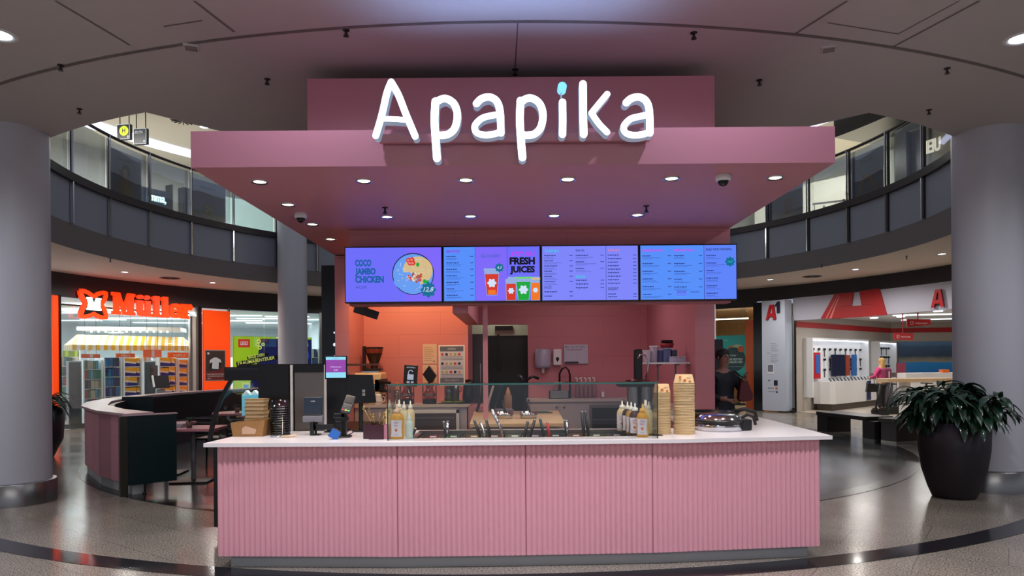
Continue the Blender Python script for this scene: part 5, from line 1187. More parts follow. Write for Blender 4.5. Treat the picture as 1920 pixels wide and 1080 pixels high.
for c in range(26):
    a = rnd.uniform(0, 2 * PI); r = .27 * math.sqrt(rnd.random()); bx, by = r * math.cos(a), r * math.sin(a); h = rnd.uniform(.05, .42) * (1 - r) + .04
    top = Vector((bx * 1.7, by * 1.7, .9 + h)); stems.tube([(bx, by, .82), ((bx + top.x) / 2, (by + top.y) / 2, .86 + h / 2), top], [.012, .01, .006], 6)
    for k in range(13):
        aa = k * 2.4 + rnd.random(); el = rnd.uniform(.05, .75); leaf(fol, top + Vector((0, 0, -.01 * k)), (math.cos(aa) * math.cos(el), math.sin(aa) * math.cos(el), math.sin(el)), rnd.uniform(.24, .38), rnd.uniform(.036, .058), rnd.uniform(1.6, 3.0))
for k in range(60):
    aa = rnd.uniform(0, 2 * PI); r = rnd.uniform(.2, .3); leaf(fol, (r * math.cos(aa), r * math.sin(aa), rnd.uniform(.88, 1.12)), (math.cos(aa), math.sin(aa), rnd.uniform(-.1, .7)), rnd.uniform(.25, .38), rnd.uniform(.038, .058), rnd.uniform(2.0, 3.6))
for k in range(22):   # the crown leans out to the left
    aa = rnd.uniform(2.4, 4.0); leaf(fol, (-.3 + rnd.uniform(-.1, .1), rnd.uniform(-.2, .2), rnd.uniform(.98, 1.2)), (math.cos(aa), math.sin(aa), rnd.uniform(.1, .7)), rnd.uniform(.34, .5), rnd.uniform(.028, .042), rnd.uniform(1.4, 2.6))
M_leaf.node_tree.nodes['Principled BSDF'].inputs['Coat Weight'].default_value = .3
o = fol.build('foliage', M_leaf, t); stems.build('stems', mat('stem_green', (50, 70, 40), .6), t)
# second planter mostly hidden by the left column
t = thing('planter', (-8.35, 12.2, 0), 'dark planter with drooping leaves half hidden behind left column', 'planter')
b = MB(); b.lathe([(.001, 0), (.23, 0), (.38, .32), (.42, .87), (.39, .87), (.38, .8), (.001, .8)], n=40); b.build('pot', M_pot, t); c = MB()
for k in range(90):
    aa = rnd.uniform(0, 2 * PI); leaf(c, (.2 * math.cos(aa), .2 * math.sin(aa), rnd.uniform(.85, 1.1)), (math.cos(aa), math.sin(aa), rnd.uniform(.1, .9)), rnd.uniform(.3, .5), .04, rnd.uniform(1.6, 3))
c.build('foliage', M_leaf, t)

M_bench = mat('bench_dark', (34, 28, 30), .35)
def bench(p0, p1, label, legs):
    p0 = Vector((*p0, 0)); p1 = Vector((*p1, 0)); d = p1 - p0; L = d.length; rz = math.atan2(d.y, d.x)
    t = thing('bench', p0, label, 'bench', rz=rz)
    b = MB(); b.bb(0, L, 0, .62, .40, .48); b.build('seat', M_bench, t, bevel=.006)
    for x in legs:
        b = MB(); b.bb(L * x - .05, L * x + .05 + (.25 if 0 < x < 1 else 0), .03, .6, .0, .399); b.build('leg', M_bench, t)
        b = MB(); b.bb(L * x - .052, L * x + .052 + (.25 if 0 < x < 1 else 0), .025, .605, 0, .05); b.build('foot_plate', M_steel, t)
bench((6.72, 15.35), (7.0, 13.75), 'long dark bench behind the counter, farther half', (.03, .95)); bench((7.12, 13.5), (7.6, 12.1), 'long dark bench reaching behind the planter, nearer half', (.06, .92))

# ================================================================ LEFT SHOPFRONT
def fr(a, z=0.0, R=R_SHOP):
    """frame on the round shopfront: local x to the right as seen from the hall, y away from the hall"""
    p = pol(R, a, z); rad = Vector((math.cos(math.radians(a)), math.sin(math.radians(a)), 0))
    right = Vector((rad.y, -rad.x, 0)); return frame(p, right)
def sfr(a, z=0.0, R=R_SHOP):
    p = pol(R, a, z); return p, math.radians(a) - PI / 2
def AT(px, py=600): return ang(hit(px, py, R_SHOP))
def arcpanel(name, a0, a1, z0, z1, m, label, cat, th=.08, R=R_SHOP, group=None, parent=None, n=8):
    b = MB(); slab(b, R, R + th, z0, z1, min(a0, a1), max(a0, a1), n); o = b.build(name, m, parent)
    return tag(o, label, cat, group) if label else o
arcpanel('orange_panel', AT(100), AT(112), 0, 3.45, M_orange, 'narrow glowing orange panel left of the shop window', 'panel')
t = thing('orange_wall_panel', (0, 0, 0), 'tall orange panel with framed poster beside the shop window', 'panel')
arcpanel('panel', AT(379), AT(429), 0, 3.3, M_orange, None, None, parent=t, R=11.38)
M_cream2 = mat('cream_line', (250, 190, 150), .5)
def butterfly(s): 
    P = []
    pts = [(-1, 1), (-.85, 1.02), (-.45, .9), (0, .62), (.45, .9), (.85, 1.02), (1, 1), (1, .8), (.86, .4), (.62, .05), (.86, -.35), (1, -.75), (1, -1), (.8, -1), (.4, -.92), (0, -.72), (-.4, -.92), (-.8, -1), (-1, -1), (-1, -.75), (-.86, -.35), (-.62, .05), (-.86, .4), (-1, .8), (-1, 1)]
    return [(x * s, z * s) for x, z in pts]
h = hit(403, 640, 11.42); p, rz = sfr(ang(h), 0, 11.41)
M0 = frame(p, Vector((math.cos(rz), math.sin(rz), 0)))
b = MB(M0); z = h.z; b.stroke(butterfly(.14), .018, -.012, -.002, 0, smooth=False, cap=False); b.M = M0 @ Matrix.Translation((0, 0, z)); b.v = []; b.f = []; b.m = []; b.s = []
b.stroke(butterfly(.14), .018, -.012, -.002, 0, smooth=False, cap=False); b.text('M', 0, -.05, .1, -.008, 0, .02, 0, None, 'C'); b.rect(-.14, .14, .19, .22, -.01, -.002)
b.build('emblem', M_cream2, t)
t = thing('framed_poster', (0, 0, 0), 'framed poster of a white shirt on the orange panel', 'poster')
hz0 = hit(403, 714, 11.42).z; hz1 = hit(403, 656, 11.42).z
b = MB(M0); b.rect(-.34, .34, hz0, hz1, -.04, -.014); b.build('frame', mat('poster_frame', (150, 140, 136), .4), t)
zc = (hz0 + hz1) / 2; hh = (hz1 - hz0)
b = MB(M0); b.rect(-.31, .31, hz0 + .03, hz1 - .03, -.045, -.041, 0); b.plate([(-.31, hz0 + .03), (.31, hz0 + .03), (.31, zc - .02), (.1, zc - .16), (-.31, zc - .2)], -.047, -.0455, 1)
b.plate([(-.2, zc - .1), (.12, zc - .16), (.2, zc + .08), (-.16, zc + .12)], -.049, -.0475, 3)
b.plate([(-.12, zc - .1), (.1, zc - .12), (.11, zc + .1), (.2, zc + .08), (.17, zc + .17), (.05, zc + .24), (-.05, zc + .24), (-.18, zc + .16), (-.19, zc + .06), (-.1, zc + .1)], -.051, -.0495, 2)
b.text('GUTE IDEEN ENTWICKELN', 0, hz0 + .19, .035, -.05, 4, .01, 0, .54, 'C'); b.text('FOTOSERVICE IM LADEN', 0, hz0 + .13, .03, -.05, 4, .01, 0, .5, 'C'); b.text('MEHR', -.26, hz0 + .06, .03, -.05, 4, .01)
b.rect(-.26, -.2, hz1 - .14, hz1 - .08, -.05, -.047, 4)
b.build('picture', [mat('poster_brown', (66, 50, 46), .4), mat('poster_maroon', (110, 40, 40), .4), mat('shirt_white', (206, 208, 214), .5), mat('shirt_box', (24, 26, 34), .4), mat('poster_text', (226, 220, 214), .5)], t)

# window glass and mullions
t = thing('shop_window', (0, 0, 0), 'big drugstore window with dark and steel frames', 'window')
for x0, x1 in ((114, 236), (237, 356)): arcpanel('pane', AT(x0), AT(x1), .02, 3.2, M_glassf, None, None, .012, R_SHOP + .05, parent=t)
for x0, x1, m, z1 in ((111, 115, M_black, 3.4), (357, 361, M_steel, 3.1), (369, 372, M_steel, 3.4), (373, 379, M_black, 3.4)): arcpanel('mullion', AT(x0), AT(x1), 0, z1, m, None, None, .1, R_SHOP - .02, parent=t, n=1)
arcpanel('transom', AT(114), AT(357), 3.16, 3.2, M_dark, None, None, .04, R_SHOP + .02, parent=t, n=16)
arcpanel('notice_strip', AT(361), AT(369), 0, 3.1, mat('strip_pale', (200, 188, 176), .4), None, None, .02, R_SHOP + .03, parent=t, n=1)
t = thing('display_window', (0, 0, 0), 'shop window behind the round column with toy poster', 'window')
for x0, x1 in ((431, 497), (498, 560), (561, 600)): arcpanel('pane', AT(x0), AT(x1), .02, 3.38, M_glassf, None, None, .012, R_SHOP + .05, parent=t)
for x0, x1 in ((429, 432), (600, 608)): arcpanel('mullion', AT(x0), AT(x1), 0, 3.4, M_steel, None, None, .1, R_SHOP - .02, parent=t, n=1)
arcpanel('dark_post', AT(608), AT(640), 0, 3.4, M_black, 'dark glossy wall between the shop window and kiosk', 'wall', .1, R_SHOP)
# toy poster inside the window
pa = hit(438, 630, R_SHOP + .35); pb = hit(586, 630, R_SHOP + .35); d = (pb - pa); d.z = 0; L = d.length
t = thing('toy_poster', (0, 0, 0), 'large lime green and blue toy poster in the shop window', 'poster')
M1 = frame(Vector((pa.x, pa.y, 0)), d); zt = hit(438, 630, R_SHOP + .35).z; zb = .55
b = MB(M1); b.rect(0, L, zb, zt, .004, .05); b.build('board', mat('lime_board', (176, 206, 30), .5, emit=.25), t)
PT = [mat('pst_lime', (176, 214, 30), .5, emit=.5), mat('pst_navy', (26, 30, 96), .5, emit=.4), mat('pst_blue', (40, 80, 190), .5, emit=.5), mat('pst_yellow', (232, 230, 120), .5, emit=.5), mat('pst_red', (226, 50, 40), .5, emit=.5), mat('pst_white', (230, 240, 240), .5, emit=.5), mat('pst_purple', (96, 70, 170), .5, emit=.5), mat('pst_cyan', (110, 170, 240), .5, emit=.5), mat('pst_black', (12, 14, 18), .5)]
H = zt - zb; b = MB(M1); b.rect(0.02, L - .02, zb, zt - .02, .001, .003, 0)
def U(u): return u * L
def V(v): return zt - v * 1.35
b.plate([(U(.33), V(.05)), (U(.99), V(.05)), (U(.99), V(1.5)), (U(.12), V(1.5)), (U(.28), V(.75)), (U(.30), V(.45))], -.003, 0, 1)
rr = random.Random(3)
for k in range(26):
    u = rr.uniform(.38, .93); v = rr.uniform(.1, 1.1); w = rr.uniform(.03, .12); q = rr.uniform(-.25, .25)
    b.plate([(U(u), V(v)), (U(u + w * .5), V(v - .05)), (U(u + w * .5) + .04, V(v + .10)), (U(u) + q * .3, V(v + rr.uniform(.1, .3)))], -.0035 - k * .0002, -.003 - k * .0002, rr.choice([1, 2, 2, 6, 7, 2, 6]))
b.rect(U(.06), U(.20), V(.27), V(.07), -.010, -.0085, 4); b.text('LEGO', U(.13), V(.21), .12, -.011, 5, .02, .15, .24, 'C')
for u, v, r in ((.31, .12, .07), (.36, .19, .06), (.32, .27, .07), (.29, .2, .05)): b.disc(U(u), V(v), r, -.010, -.0088, 3, 20); b.disc(U(u), V(v), r * .35, -.0112, -.0102, 8, 12)
b.plate([(U(.03), V(.62)), (U(.60), V(.44)), (U(.61), V(.54)), (U(.26), V(.66)), (U(.04), V(.74))], -.010, -.0092, 8); b.plate([(U(.16), V(.50)), (U(.42), V(.40)), (U(.43), V(.47)), (U(.17), V(.57))], -.0101, -.0093, 8)
b.text('BAUE DEIN', U(.18), V(.545), .10, -.0115, 3, .02, .2, .55, rot=.18); b.text('TRAUMABENTEUER', U(.05), V(.705), .11, -.0115, 3, .02, .2, 1.25, rot=.165)
b.rect(U(.1), U(.2), V(1.35), V(1.12), -.01, -.009, 3); b.rect(U(.12), U(.18), V(1.3), V(1.17), -.011, -.0102, 7); b.plate([(U(.2), V(.85)), (U(.3), V(.82)), (U(.33), V(.95)), (U(.2), V(.95))], -.012, -.011, 4)
b.build('print', PT, t)
# glowing orange shop sign: emblem and six letters
M_or = mat('sign_orange', (255, 60, 8), .4, emit=1.0, emit_rgb=(255, 58, 6)); M_wh = mat('sign_white', (225, 250, 255), .4, emit=1.3)
a_s = AT(255, 575); Rs = R_SHOP - .12
pL = hit(150, 570, Rs); pR = hit(357, 585, Rs); d = pR - pL; d.z = 0; L = d.length
t = thing('illuminated_shop_sign', (0, 0, 0), 'glowing orange drugstore sign with butterfly emblem on dark header', 'sign')
M2 = frame(Vector((pL.x, pL.y, 0)), d)
zc = hit(172, 571, Rs).z; s_ = .37
b = MB(M2 @ Matrix.Translation((s_ + .01, 0, zc))); b.plate(butterfly(s_ * .9)[:-1], .02, .08, 1); b.stroke(butterfly(s_ * .9), .1, -.02, .08, 0, smooth=False, cap=False); b.build('emblem_frame', [M_or, M_black], t)
b = MB(M2 @ Matrix.Translation((s_ + .01, 0, zc)))
def slabM(b, x, z, w, h, m):   # slab-serif M
    sw = w * .24; y0, y1 = -.03, .03
    b.plate([(x, z), (x + w * .38, z), (x + w * .38, z + h * .14), (x + w * .31, z + h * .16), (x + w * .31, z + h * .62), (x + w * .48, z), (x + w * .54, z), (x + w * .68, z + h * .62), (x + w * .68, z + h * .16), (x + w * .60, z + h * .14), (x + w * .60, z), (x + w, z), (x + w, z + h * .14), (x + w * .93, z + h * .16), (x + w * .93, z + h * .84), (x + w, z + h * .86), (x + w, z + h), (x + w * .68, z + h), (x + w * .5, z + h * .42), (x + w * .34, z + h), (x, z + h), (x, z + h * .86), (x + w * .08, z + h * .84), (x + w * .08, z + h * .16), (x, z + h * .14)], y0, y1, m)
slabM(b, -.19, -.15, .38, .33, 0); b.build('letter', M_wh, t)
pz = lambda px, py: hit(px, py, Rs)
def lx(px, py): q = pz(px, py); return (Vector((q.x, q.y, 0)) - Vector((pL.x, pL.y, 0))).dot(d.normalized())
x0 = lx(206, 575); xe = lx(358, 590); W = xe - x0; zb = pz(280, 594).z
k = W / 10.6
def letter(fn):
    b = MB(M2); fn(b); b.build('letter', M_or, t)
y0, y1 = -.03, .06; h = k * 2.55; xh = k * 1.85
letter(lambda b: slabM(b, x0, zb, k * 2.9, h, 0))
def ul(b):
    x = x0 + k * 3.05
    b.plate([(x, zb + xh), (x, zb + xh * .82), (x + k * .18, zb + xh * .8), (x + k * .18, zb + xh * .25), (x + k * .35, zb + .02), (x + k * .8, zb - .01), (x + k * 1.2, zb + xh * .12), (x + k * 1.2, zb), (x + k * 2.05, zb), (x + k * 2.05, zb + xh * .16), (x + k * 1.88, zb + xh * .18), (x + k * 1.88, zb + xh), (x + k * 1.1, zb + xh), (x + k * 1.1, zb + xh * .82), (x + k * 1.22, zb + xh * .8), (x + k * 1.22, zb + xh * .4), (x + k * 1.0, zb + xh * .25), (x + k * .84, zb + xh * .4), (x + k * .84, zb + xh)], y0, y1)
    b.disc(x + k * .55, zb + xh + k * .42, k * .33, y0, y1, sx=1.1, sz=.75); b.disc(x + k * 1.45, zb + xh + k * .42, k * .33, y0, y1, sx=1.1, sz=.75)
letter(ul)
def ell(x):
    def f(b): b.plate([(x, zb), (x + k * 1.12, zb), (x + k * 1.12, zb + xh * .16), (x + k * .92, zb + xh * .2), (x + k * .92, zb + h), (x + k * .3, zb + h), (x, zb + h * .93), (x, zb + h * .83), (x + k * .22, zb + h * .8), (x + k * .22, zb + xh * .2), (x, zb + xh * .16)], y0, y1)
    return f
letter(ell(x0 + k * 5.2)); letter(ell(x0 + k * 6.4))
def ee(b):
    cx = x0 + k * 8.45; cz = zb + xh / 2; r = xh * .36
    b.stroke([(cx - r * .8, cz + .0), (cx + r * .85, cz + .0)], k * .3, y0, y1, cap=False); b.stroke([(cx + r * math.cos(a) * 1.05, cz + r * math.sin(a)) for a in [math.radians(q) for q in range(0, 331, 15)]], k * .52, y0 + .001, y1, smooth=False)
letter(ee)
def rr_(b):
    x = x0 + k * 9.25; b.plate([(x, zb), (x + k * 1.15, zb), (x + k * 1.15, zb + xh * .16), (x + k * .92, zb + xh * .2), (x + k * .92, zb + xh * .55), (x + k * 1.05, zb + xh * .7), (x + k * 1.2, zb + xh * .62), (x + k * 1.5, zb + xh * .6), (x + k * 1.7, zb + xh * .8), (x + k * 1.5, zb + xh), (x + k * 1.15, zb + xh * 1.03), (x + k * .9, zb + xh * .88), (x + k * .88, zb + xh), (x, zb + xh), (x, zb + xh * .84), (x + k * .22, zb + xh * .8), (x + k * .22, zb + xh * .2), (x, zb + xh * .16)], y0, y1)
letter(rr_)

# inside the drugstore
def cp(px, py, R): return hit(px, py, R)
# luminous ceiling panels
M_lp = mat('light_panel', (240, 250, 255), .5, emit=1.8)
for i, (px, R) in enumerate(((130, 13.0), (165, 14.2), (215, 15.0), (262, 13.4), (305, 14.6), (345, 13.6), (140, 16.2), (240, 17.5), (320, 16.8), (195, 18.8), (450, 13.6), (485, 14.8), (540, 13.2), (455, 16.4), (498, 17.4), (592, 14.4), (590, 17.2), (150, 20), (290, 19.6), (350, 19))):
    p = hit(px, 600, R); o = MB(); o.box((0, 0, -.012), (1.5, .3, .02)); f = o.build('ceiling_light_panel', M_lp); f.location = (p.x, p.y, 3.355); f.rotation_euler = (0, 0, .15)
    tag(f, 'white light panel in the drugstore ceiling, one of many rows', 'ceiling light', 'white ceiling light panels of the drugstore')
p = hit(252, 610, 15.0); t = thing('pendant_canopy', (p.x, p.y, 2.75), 'long white ceiling canopy with small spots in the drugstore', 'ceiling light', rz=.3)
b = MB(); b.bb(-1.5, 1.5, -.6, .6, 0, .12); b.build('frame', M_white, t); b = MB(); [b.cyl((-1.1 + .2 * q, -.55, -.06), (-1.1 + .2 * q, -.55, -.001), .03, n=8) for q in range(12)]; b.build('spots', mat('spot_glow', (255, 240, 220), .4, emit=3), t); [MB().cyl((x, 0, .12), (x, 0, .6), .01, n=6).build('rod', M_grey, t) for x in (-1, 1)]
# striped awning stall
pa = hit(131, 648, 14.2); pb = hit(357, 652, 13.6); d = pb - pa; d.z = 0; L = d.length; M3 = frame(Vector((pa.x, pa.y, 0)), d)
zt = cp(150, 633, 14.2).z + .1; zm = cp(140, 648, 14.2).z + .02; zl = zm - .16
b = MB(M3); n = 34
for i in range(n):
    xa, xb = L * i / n, L * (i + 1) / n; sh = .35
    b.add([(xa, -.3, zm), (xb, -.3, zm), (min(xb + sh, L), .5, zt), (min(xa + sh, L), .5, zt)], [(0, 1, 2, 3)], i % 2)
    b.rect(xa, xb, zl, zm, -.31, -.30, i % 2)
    if i < 8: b.add([(0, -.3 + i * .1, zm - .0), (0, -.2 + i * .1, zm), (sh, .5, zt)], [(0, 1, 2)], i % 2); b.add([(0, -.3 + .1 * i, zl), (0, -.2 + .1 * i, zl), (0, -.2 + .1 * i, zm), (0, -.3 + .1 * i, zm)], [(3, 2, 1, 0)], i % 2)
t = thing('striped_awning', (0, 0, 0), 'yellow and white striped awning over shelves in drugstore', 'awning')
b.build('cloth', [mat('awn_yellow', (240, 188, 40), .6), mat('awn_white', (240, 236, 226), .6)], t)
b = MB(M3); [b.cyl((x, -.2, 0), (x, -.2, zl), .03, n=10) for x in (.45, L * .45, L * .85)]; b.build('posts', M_white, t)
# hanging orange signs
for i, (xa, xb, ya, yb, tx) in enumerate(((154, 189, 664, 671, ''), (219, 254, 663, 670, 'ANGEBOTE'), (270, 304, 656, 670, ''), (316, 357, 661, 671, 'NEU'))):
    p0 = hit(xa, yb, 12.95); p1 = hit(xb, ya, 12.95); w = (Vector((p1.x, p1.y, 0)) - Vector((p0.x, p0.y, 0))); Mx = frame(Vector((p0.x, p0.y, 0)), w)
    t = thing('hanging_shop_sign', (0, 0, 0), ('small orange hanging sign, leftmost over the drugstore shelves', 'orange hanging sign with white letters over white shelf side', 'orange square sign in front of the awning', 'orange sign near right end of the awning')[i], 'sign')
    b = MB(Mx); b.rect(0, w.length, p0.z, p1.z, 0, .03); b.build('board', mat('sign_board_orange', (226, 92, 30), .5, emit=.2), t)
    b = MB(Mx); (b.text(tx, w.length / 2, p0.z + (p1.z - p0.z) * .25, (p1.z - p0.z) * .45, -.004, 0, .02, 0, w.length * .5, 'C') if tx else b.rect(w.length * .44, w.length * .6, p0.z + .02, p1.z - .02, -.004, -.001)); b.build('lettering', M_white, t)
    b = MB(Mx); [b.cyl((q * w.length, .015, p1.z), (q * w.length, .015, 3.3), .006, n=6) for q in (.2, .8)]; b.build('wires', M_grey, t)
# shelf units with goods
GC = {'b': [(30, 60, 120), (60, 110, 160), (40, 120, 170), (30, 50, 90)], 'o': [(240, 170, 30), (30, 50, 140), (236, 220, 200), (240, 150, 20)], 'm': [(70, 120, 90), (60, 60, 70), (150, 60, 60), (90, 150, 170), (180, 170, 150)], 'w': [(210, 210, 215), (230, 150, 60), (60, 70, 150)], 'y': [(190, 200, 40), (120, 140, 30)]}
def shelf_unit(xa, xb, R, top, kind, label, rows=6, bottom=0.12):
    p0 = hit(xa, 690, R); p1 = hit(xb, 690, R); w = Vector((p1.x - p0.x, p1.y - p0.y, 0)); L = w.length
    t = thing('goods_shelf', (p0.x, p0.y, 0), label, 'shelf', rz=math.atan2(w.y, w.x))
    b = MB(); b.bb(0, .04, 0, .45, 0, top); b.bb(L - .04, L, 0, .45, 0, top); b.bb(0, L, .42, .45, 0, top); b.build('uprights', M_white, t)
    r_ = random.Random(int(xa) * 3)
    for r in range(rows):
        z = bottom + (top - bottom) * r / rows
        b = MB(); b.bb(.04, L - .04, .03, .42, z, z + .02); b.build('board', M_white, t)
        b = MB(); x = .05; pal = GC[kind]
        mats = [mat('goods_%d_%d_%d' % c, c, .45) for c in pal]
        while x < L - .14:
            ww = r_.uniform(.28, .42) if kind == 'o' else r_.uniform(.06, .13); hh = (top - bottom) / rows * r_.uniform(.78, .92)
            ww = min(ww, L - .05 - x)
            if kind == 'o':
                b.bb(x, x + ww - .015, .04, .38, z + .026, z + .026 + hh * .45, 1); b.bb(x, x + ww - .015, .03, .39, z + .026 + hh * .42, z + .026 + hh, 0); b.plate([(x, z + .04 + hh * .4), (x + ww - .02, z + .03 + hh * .3), (x + ww - .02, z + .03 + hh * .5), (x, z + .04 + hh * .62)], .02, .03, 2)
            else: b.bb(x, x + ww - .01, .01, .38, z + .026, z + .026 + hh, r_.randrange(len(pal)))
            x += ww
        b.build('goods', mats, t)
shelf_unit(157, 194, 12.9, 1.78, 'm', 'drugstore shelf with mixed bottles left of blue packs'); shelf_unit(196, 230, 12.95, 1.86, 'b', 'drugstore shelf full of blue water packs')
shelf_unit(233, 268, 12.9, 1.86, 'o', 'drugstore shelf of orange blue packs beside the water'); shelf_unit(299, 334, 12.6, 1.86, 'o', 'drugstore shelf of orange blue packs right of the pillar')
shelf_unit(335, 356, 12.6, 1.80, 'o', 'narrow shelf of orange blue packs at window edge', 6); shelf_unit(269, 298, 13.6, 1.95, 'w', 'drugstore shelf behind the steel gate')
shelf_unit(112, 150, 14.5, 1.9, 'm', 'drugstore shelf behind the security gate'); shelf_unit(116, 152, 19.5, 2.2, 'y', 'far shelf with yellow green packs at the left', 5)
shelf_unit(440, 520, 15.5, 1.9, 'm', 'shelf deep inside the toy window', 5); shelf_unit(578, 600, 13.5, 2.2, 'w', 'shelf seen right of the round column', 6)
# security gates
for i, (xa, xb) in enumerate(((130, 153), (272, 292))):
    R = 11.65; p0 = hit(xa, 700, R); p1 = hit(xb, 700, R); w = Vector((p1.x - p0.x, p1.y - p0.y, 0)); L = w.length
    t = thing('security_gate', (p0.x, p0.y, 0), ('grey anti theft gate with black foot left of the shelves', 'grey anti theft gate with small poster in the window')[i], 'gate', rz=math.atan2(w.y, w.x))
    b = MB(); b.bb(0, L, 0, .05, .12, 1.72); b.build('panel', mat('gate_grey', (104, 102, 104), .25, .3), t); b = MB(); b.bb(-.02, 0, -.01, .06, 0, 1.75); b.bb(L, L + .02, -.01, .06, 0, 1.75); b.bb(-.02, L + .02, -.01, .06, 1.72, 1.75); b.build('frame', M_white, t)
    b = MB(); b.bb(-.03, L + .03, -.08, .12, 0, .119); b.build('foot', M_black, t)
    if i: b = MB(); b.bb(L * .55, L * 1.2, -.03, -.015, 1.15, 1.62); b.build('poster', mat('small_poster', (110, 60, 60), .4), t)
t = thing('self_checkout', (hit(303, 735, 11.0).x, hit(303, 735, 11.0).y, 0), 'small screen kiosk behind the partition at shop entrance', 'screen', rz=.9)
b = MB(); b.bb(-.1, .1, -.05, .05, 0, .95); b.build('pedestal', M_grey, t); b = MB(); b.box((0, 0, 1.15), (.45, .05, .36), rx=-.3); b.build('housing', M_dark, t); b = MB(); b.box((-.22, -.02, 1.17), (.03, .06, .34), rx=-.3); b.build('bright_edge', M_white, t)

# ================================================================ RIGHT SHOPFRONTS
# middle shop with teal poster
t = thing('middle_shop_window', (0, 0, 0), 'warm lit shop window between the kiosk and white panel', 'window')
arcpanel('pane', AT(1344), AT(1400), .02, 3.4, M_glassf, None, None, .012, R_SHOP + .05, parent=t)
arcpanel('brown_pillar', AT(1400), AT(1415), 0, 2.95, mat('copper_gloss', (150, 66, 30), .2), 'glossy copper brown pillar beside the teal poster', 'pillar', .12, R_SHOP - .06, n=2)
arcpanel('dark_pillar', AT(1415), AT(1431), 0, 3.5, mat('gloss_dark', (14, 14, 20), .15), 'narrow dark glossy pillar left of the white letter panel', 'pillar', .12, R_SHOP - .06, n=2)
pa = hit(1334, 640, 12.6); pb = hit(1402, 640, 12.6); d = Vector((pb.x - pa.x, pb.y - pa.y, 0)); L = d.length; M4 = frame(Vector((pa.x, pa.y, 0)), d)
zz = lambda py: hit(1370, py, 12.6).z
t = thing('teal_poster', (0, 0, 0), 'teal hanging poster with dark round badge in shop window', 'poster')
b = MB(M4); b.rect(0, L, zz(715), zz(629), 0, .03); b.build('sheet', mat('poster_teal', (24, 150, 148), .5, emit=.15), t)
b = MB(M4); cx = L * (1377 - 1334) / 68; b.disc(cx, zz(674), .42, -.006, -.001, 0, 40); b.disc(cx + .26, zz(655), .11, -.012, -.007, 1, 24); b.disc(cx + .12, zz(650), .14, -.0009, -.0004, 3, 20, 1.4, .5); b.plate([(L * .42, zz(662)), (L * .5, zz(650)), (L * .66, zz(646)), (L * .6, zz(656))], -.0009, -.0004, 1)
b.text('Ponte', cx - .25, zz(668), .085, -.008, 2, .01, 0, .33); b.text('+', cx + .11, zz(668), .085, -.008, 1, .02); b.text('DEINE BESTEN', cx, zz(675.5), .075, -.008, 2, .03, 0, .62, 'C'); b.text('EINKAEUFE HIER', cx, zz(681), .075, -.008, 2, .03, 0, .64, 'C'); b.text('jetzt im Laden entdecken', cx, zz(688), .03, -.008, 2, 0, 0, .6, 'C')
b.stroke([(.05, zz(641)), (.15, zz(636)), (.2, zz(641)), (.3, zz(635))], .02, -.004, -.001, 2); b.text('service', .32, zz(639), .06, -.003, 2, 0, 0, .3)
b.build('print', [mat('badge_teal', (10, 72, 84), .5), mat('badge_orange', (224, 100, 40), .5), mat('print_pale', (200, 226, 226), .5), mat('leaf_white', (190, 214, 180), .5)], t)
for k, (x, y, l) in enumerate(((1370, 601, 'long white tube light hanging in the middle shop'),)):
    p = hit(1372, 598, 13.5); t = thing('tube_light', p, l, 'ceiling light', rz=-.5); b = MB(); b.bb(-.75, .6, -.03, .03, -.02, .02); b.build('tube', mat('tube_glow', (255, 236, 214), .4, emit=5), t); b = MB(); [b.cyl((q, 0, .02), (q, 0, .7), .008, n=6) for q in (-.5, .4)]; b.build('cords', M_grey, t)
for (xa, xb, top, col, l) in ((1378, 1384, .95, (150, 110, 80), 'low brown cabinet in the middle shop'), (1390, 1400, 1.0, (226, 206, 176), 'cream cabinet in the middle shop beside the pillar')):
    p = hit(xa, 740, 13.6); q = hit(xb, 740, 13.6); t = thing('low_cabinet', (p.x, p.y, 0), l, 'cabinet'); w = max(.2, abs(q.x - p.x)); b = MB(); b.bb(0, w, 0, .4, .1, top); b.build('body', mat('lowcab_%d' % col[0], col, .5), t); b = MB(); b.bb(.02, w - .02, .02, .38, 0, .099); b.build('plinth', M_dark, t)

# phone shop: white letter panel, glass door edge, big fascia
t = thing('white_letter_panel', (0, 0, 0), 'tall white panel with small red letter and number logo', 'panel')
pa = hit(1431, 770, 11.15); pb = hit(1474, 772, 11.05); d = Vector((pb.x - pa.x, pb.y - pa.y, 0)); L = d.length; M5 = frame(Vector((pa.x, pa.y, 0)), d)
M_wp = mat('panel_white', (196, 204, 222), .4)
b = MB(M5); b.rect(0, L, .05, 3.5, 0, .35); b.build('panel', M_wp, t)
def z5(py): return hit(1455, py, 11.1).z
def letterA(b, x, z, w, h, lean, y0, y1, m, ms=None, bar=True):
    def s(u, v): return (x + w * u + lean * h * v, z + h * v)
    b.plate([s(0, 0), s(.30, 1), s(.52, 1), s(.36, .42), s(.24, 0)], y0, y1, m, ms); b.plate([s(.52, 1), s(.72, 1), s(1.0, 0), s(.74, 0), s(.60, .44)], y0, y1, m, ms)
    b.plate([s(.30, 1.0), s(.30, .82), s(.72, .82), s(.72, 1)], y0 + .0005, y1, m, ms); b.plate([s(.28, .20), s(.34, .42), s(.66, .42), s(.70, .20)], y0 + .0005, y1, m, ms)
b = MB(M5); u = L / 43.; letterA(b, 9 * u, z5(599), 19 * u, z5(571) - z5(599), .06, -.05, -.002, 0, 1)
b.build('red_letter', [M_red, mat('red_side', (110, 16, 24), .5)], t)
b = MB(M5); zq = z5(587); hq = z5(566) - zq; b.plate([(30 * u, zq), (35 * u, zq), (35 * u, zq + hq), (31 * u, zq + hq), (27 * u, zq + hq * .72), (27 * u, zq + hq * .55), (30 * u, zq + hq * .66)], -.05, -.002); b.build('dark_digit', mat('digit_navy', (30, 34, 50), .4), t)
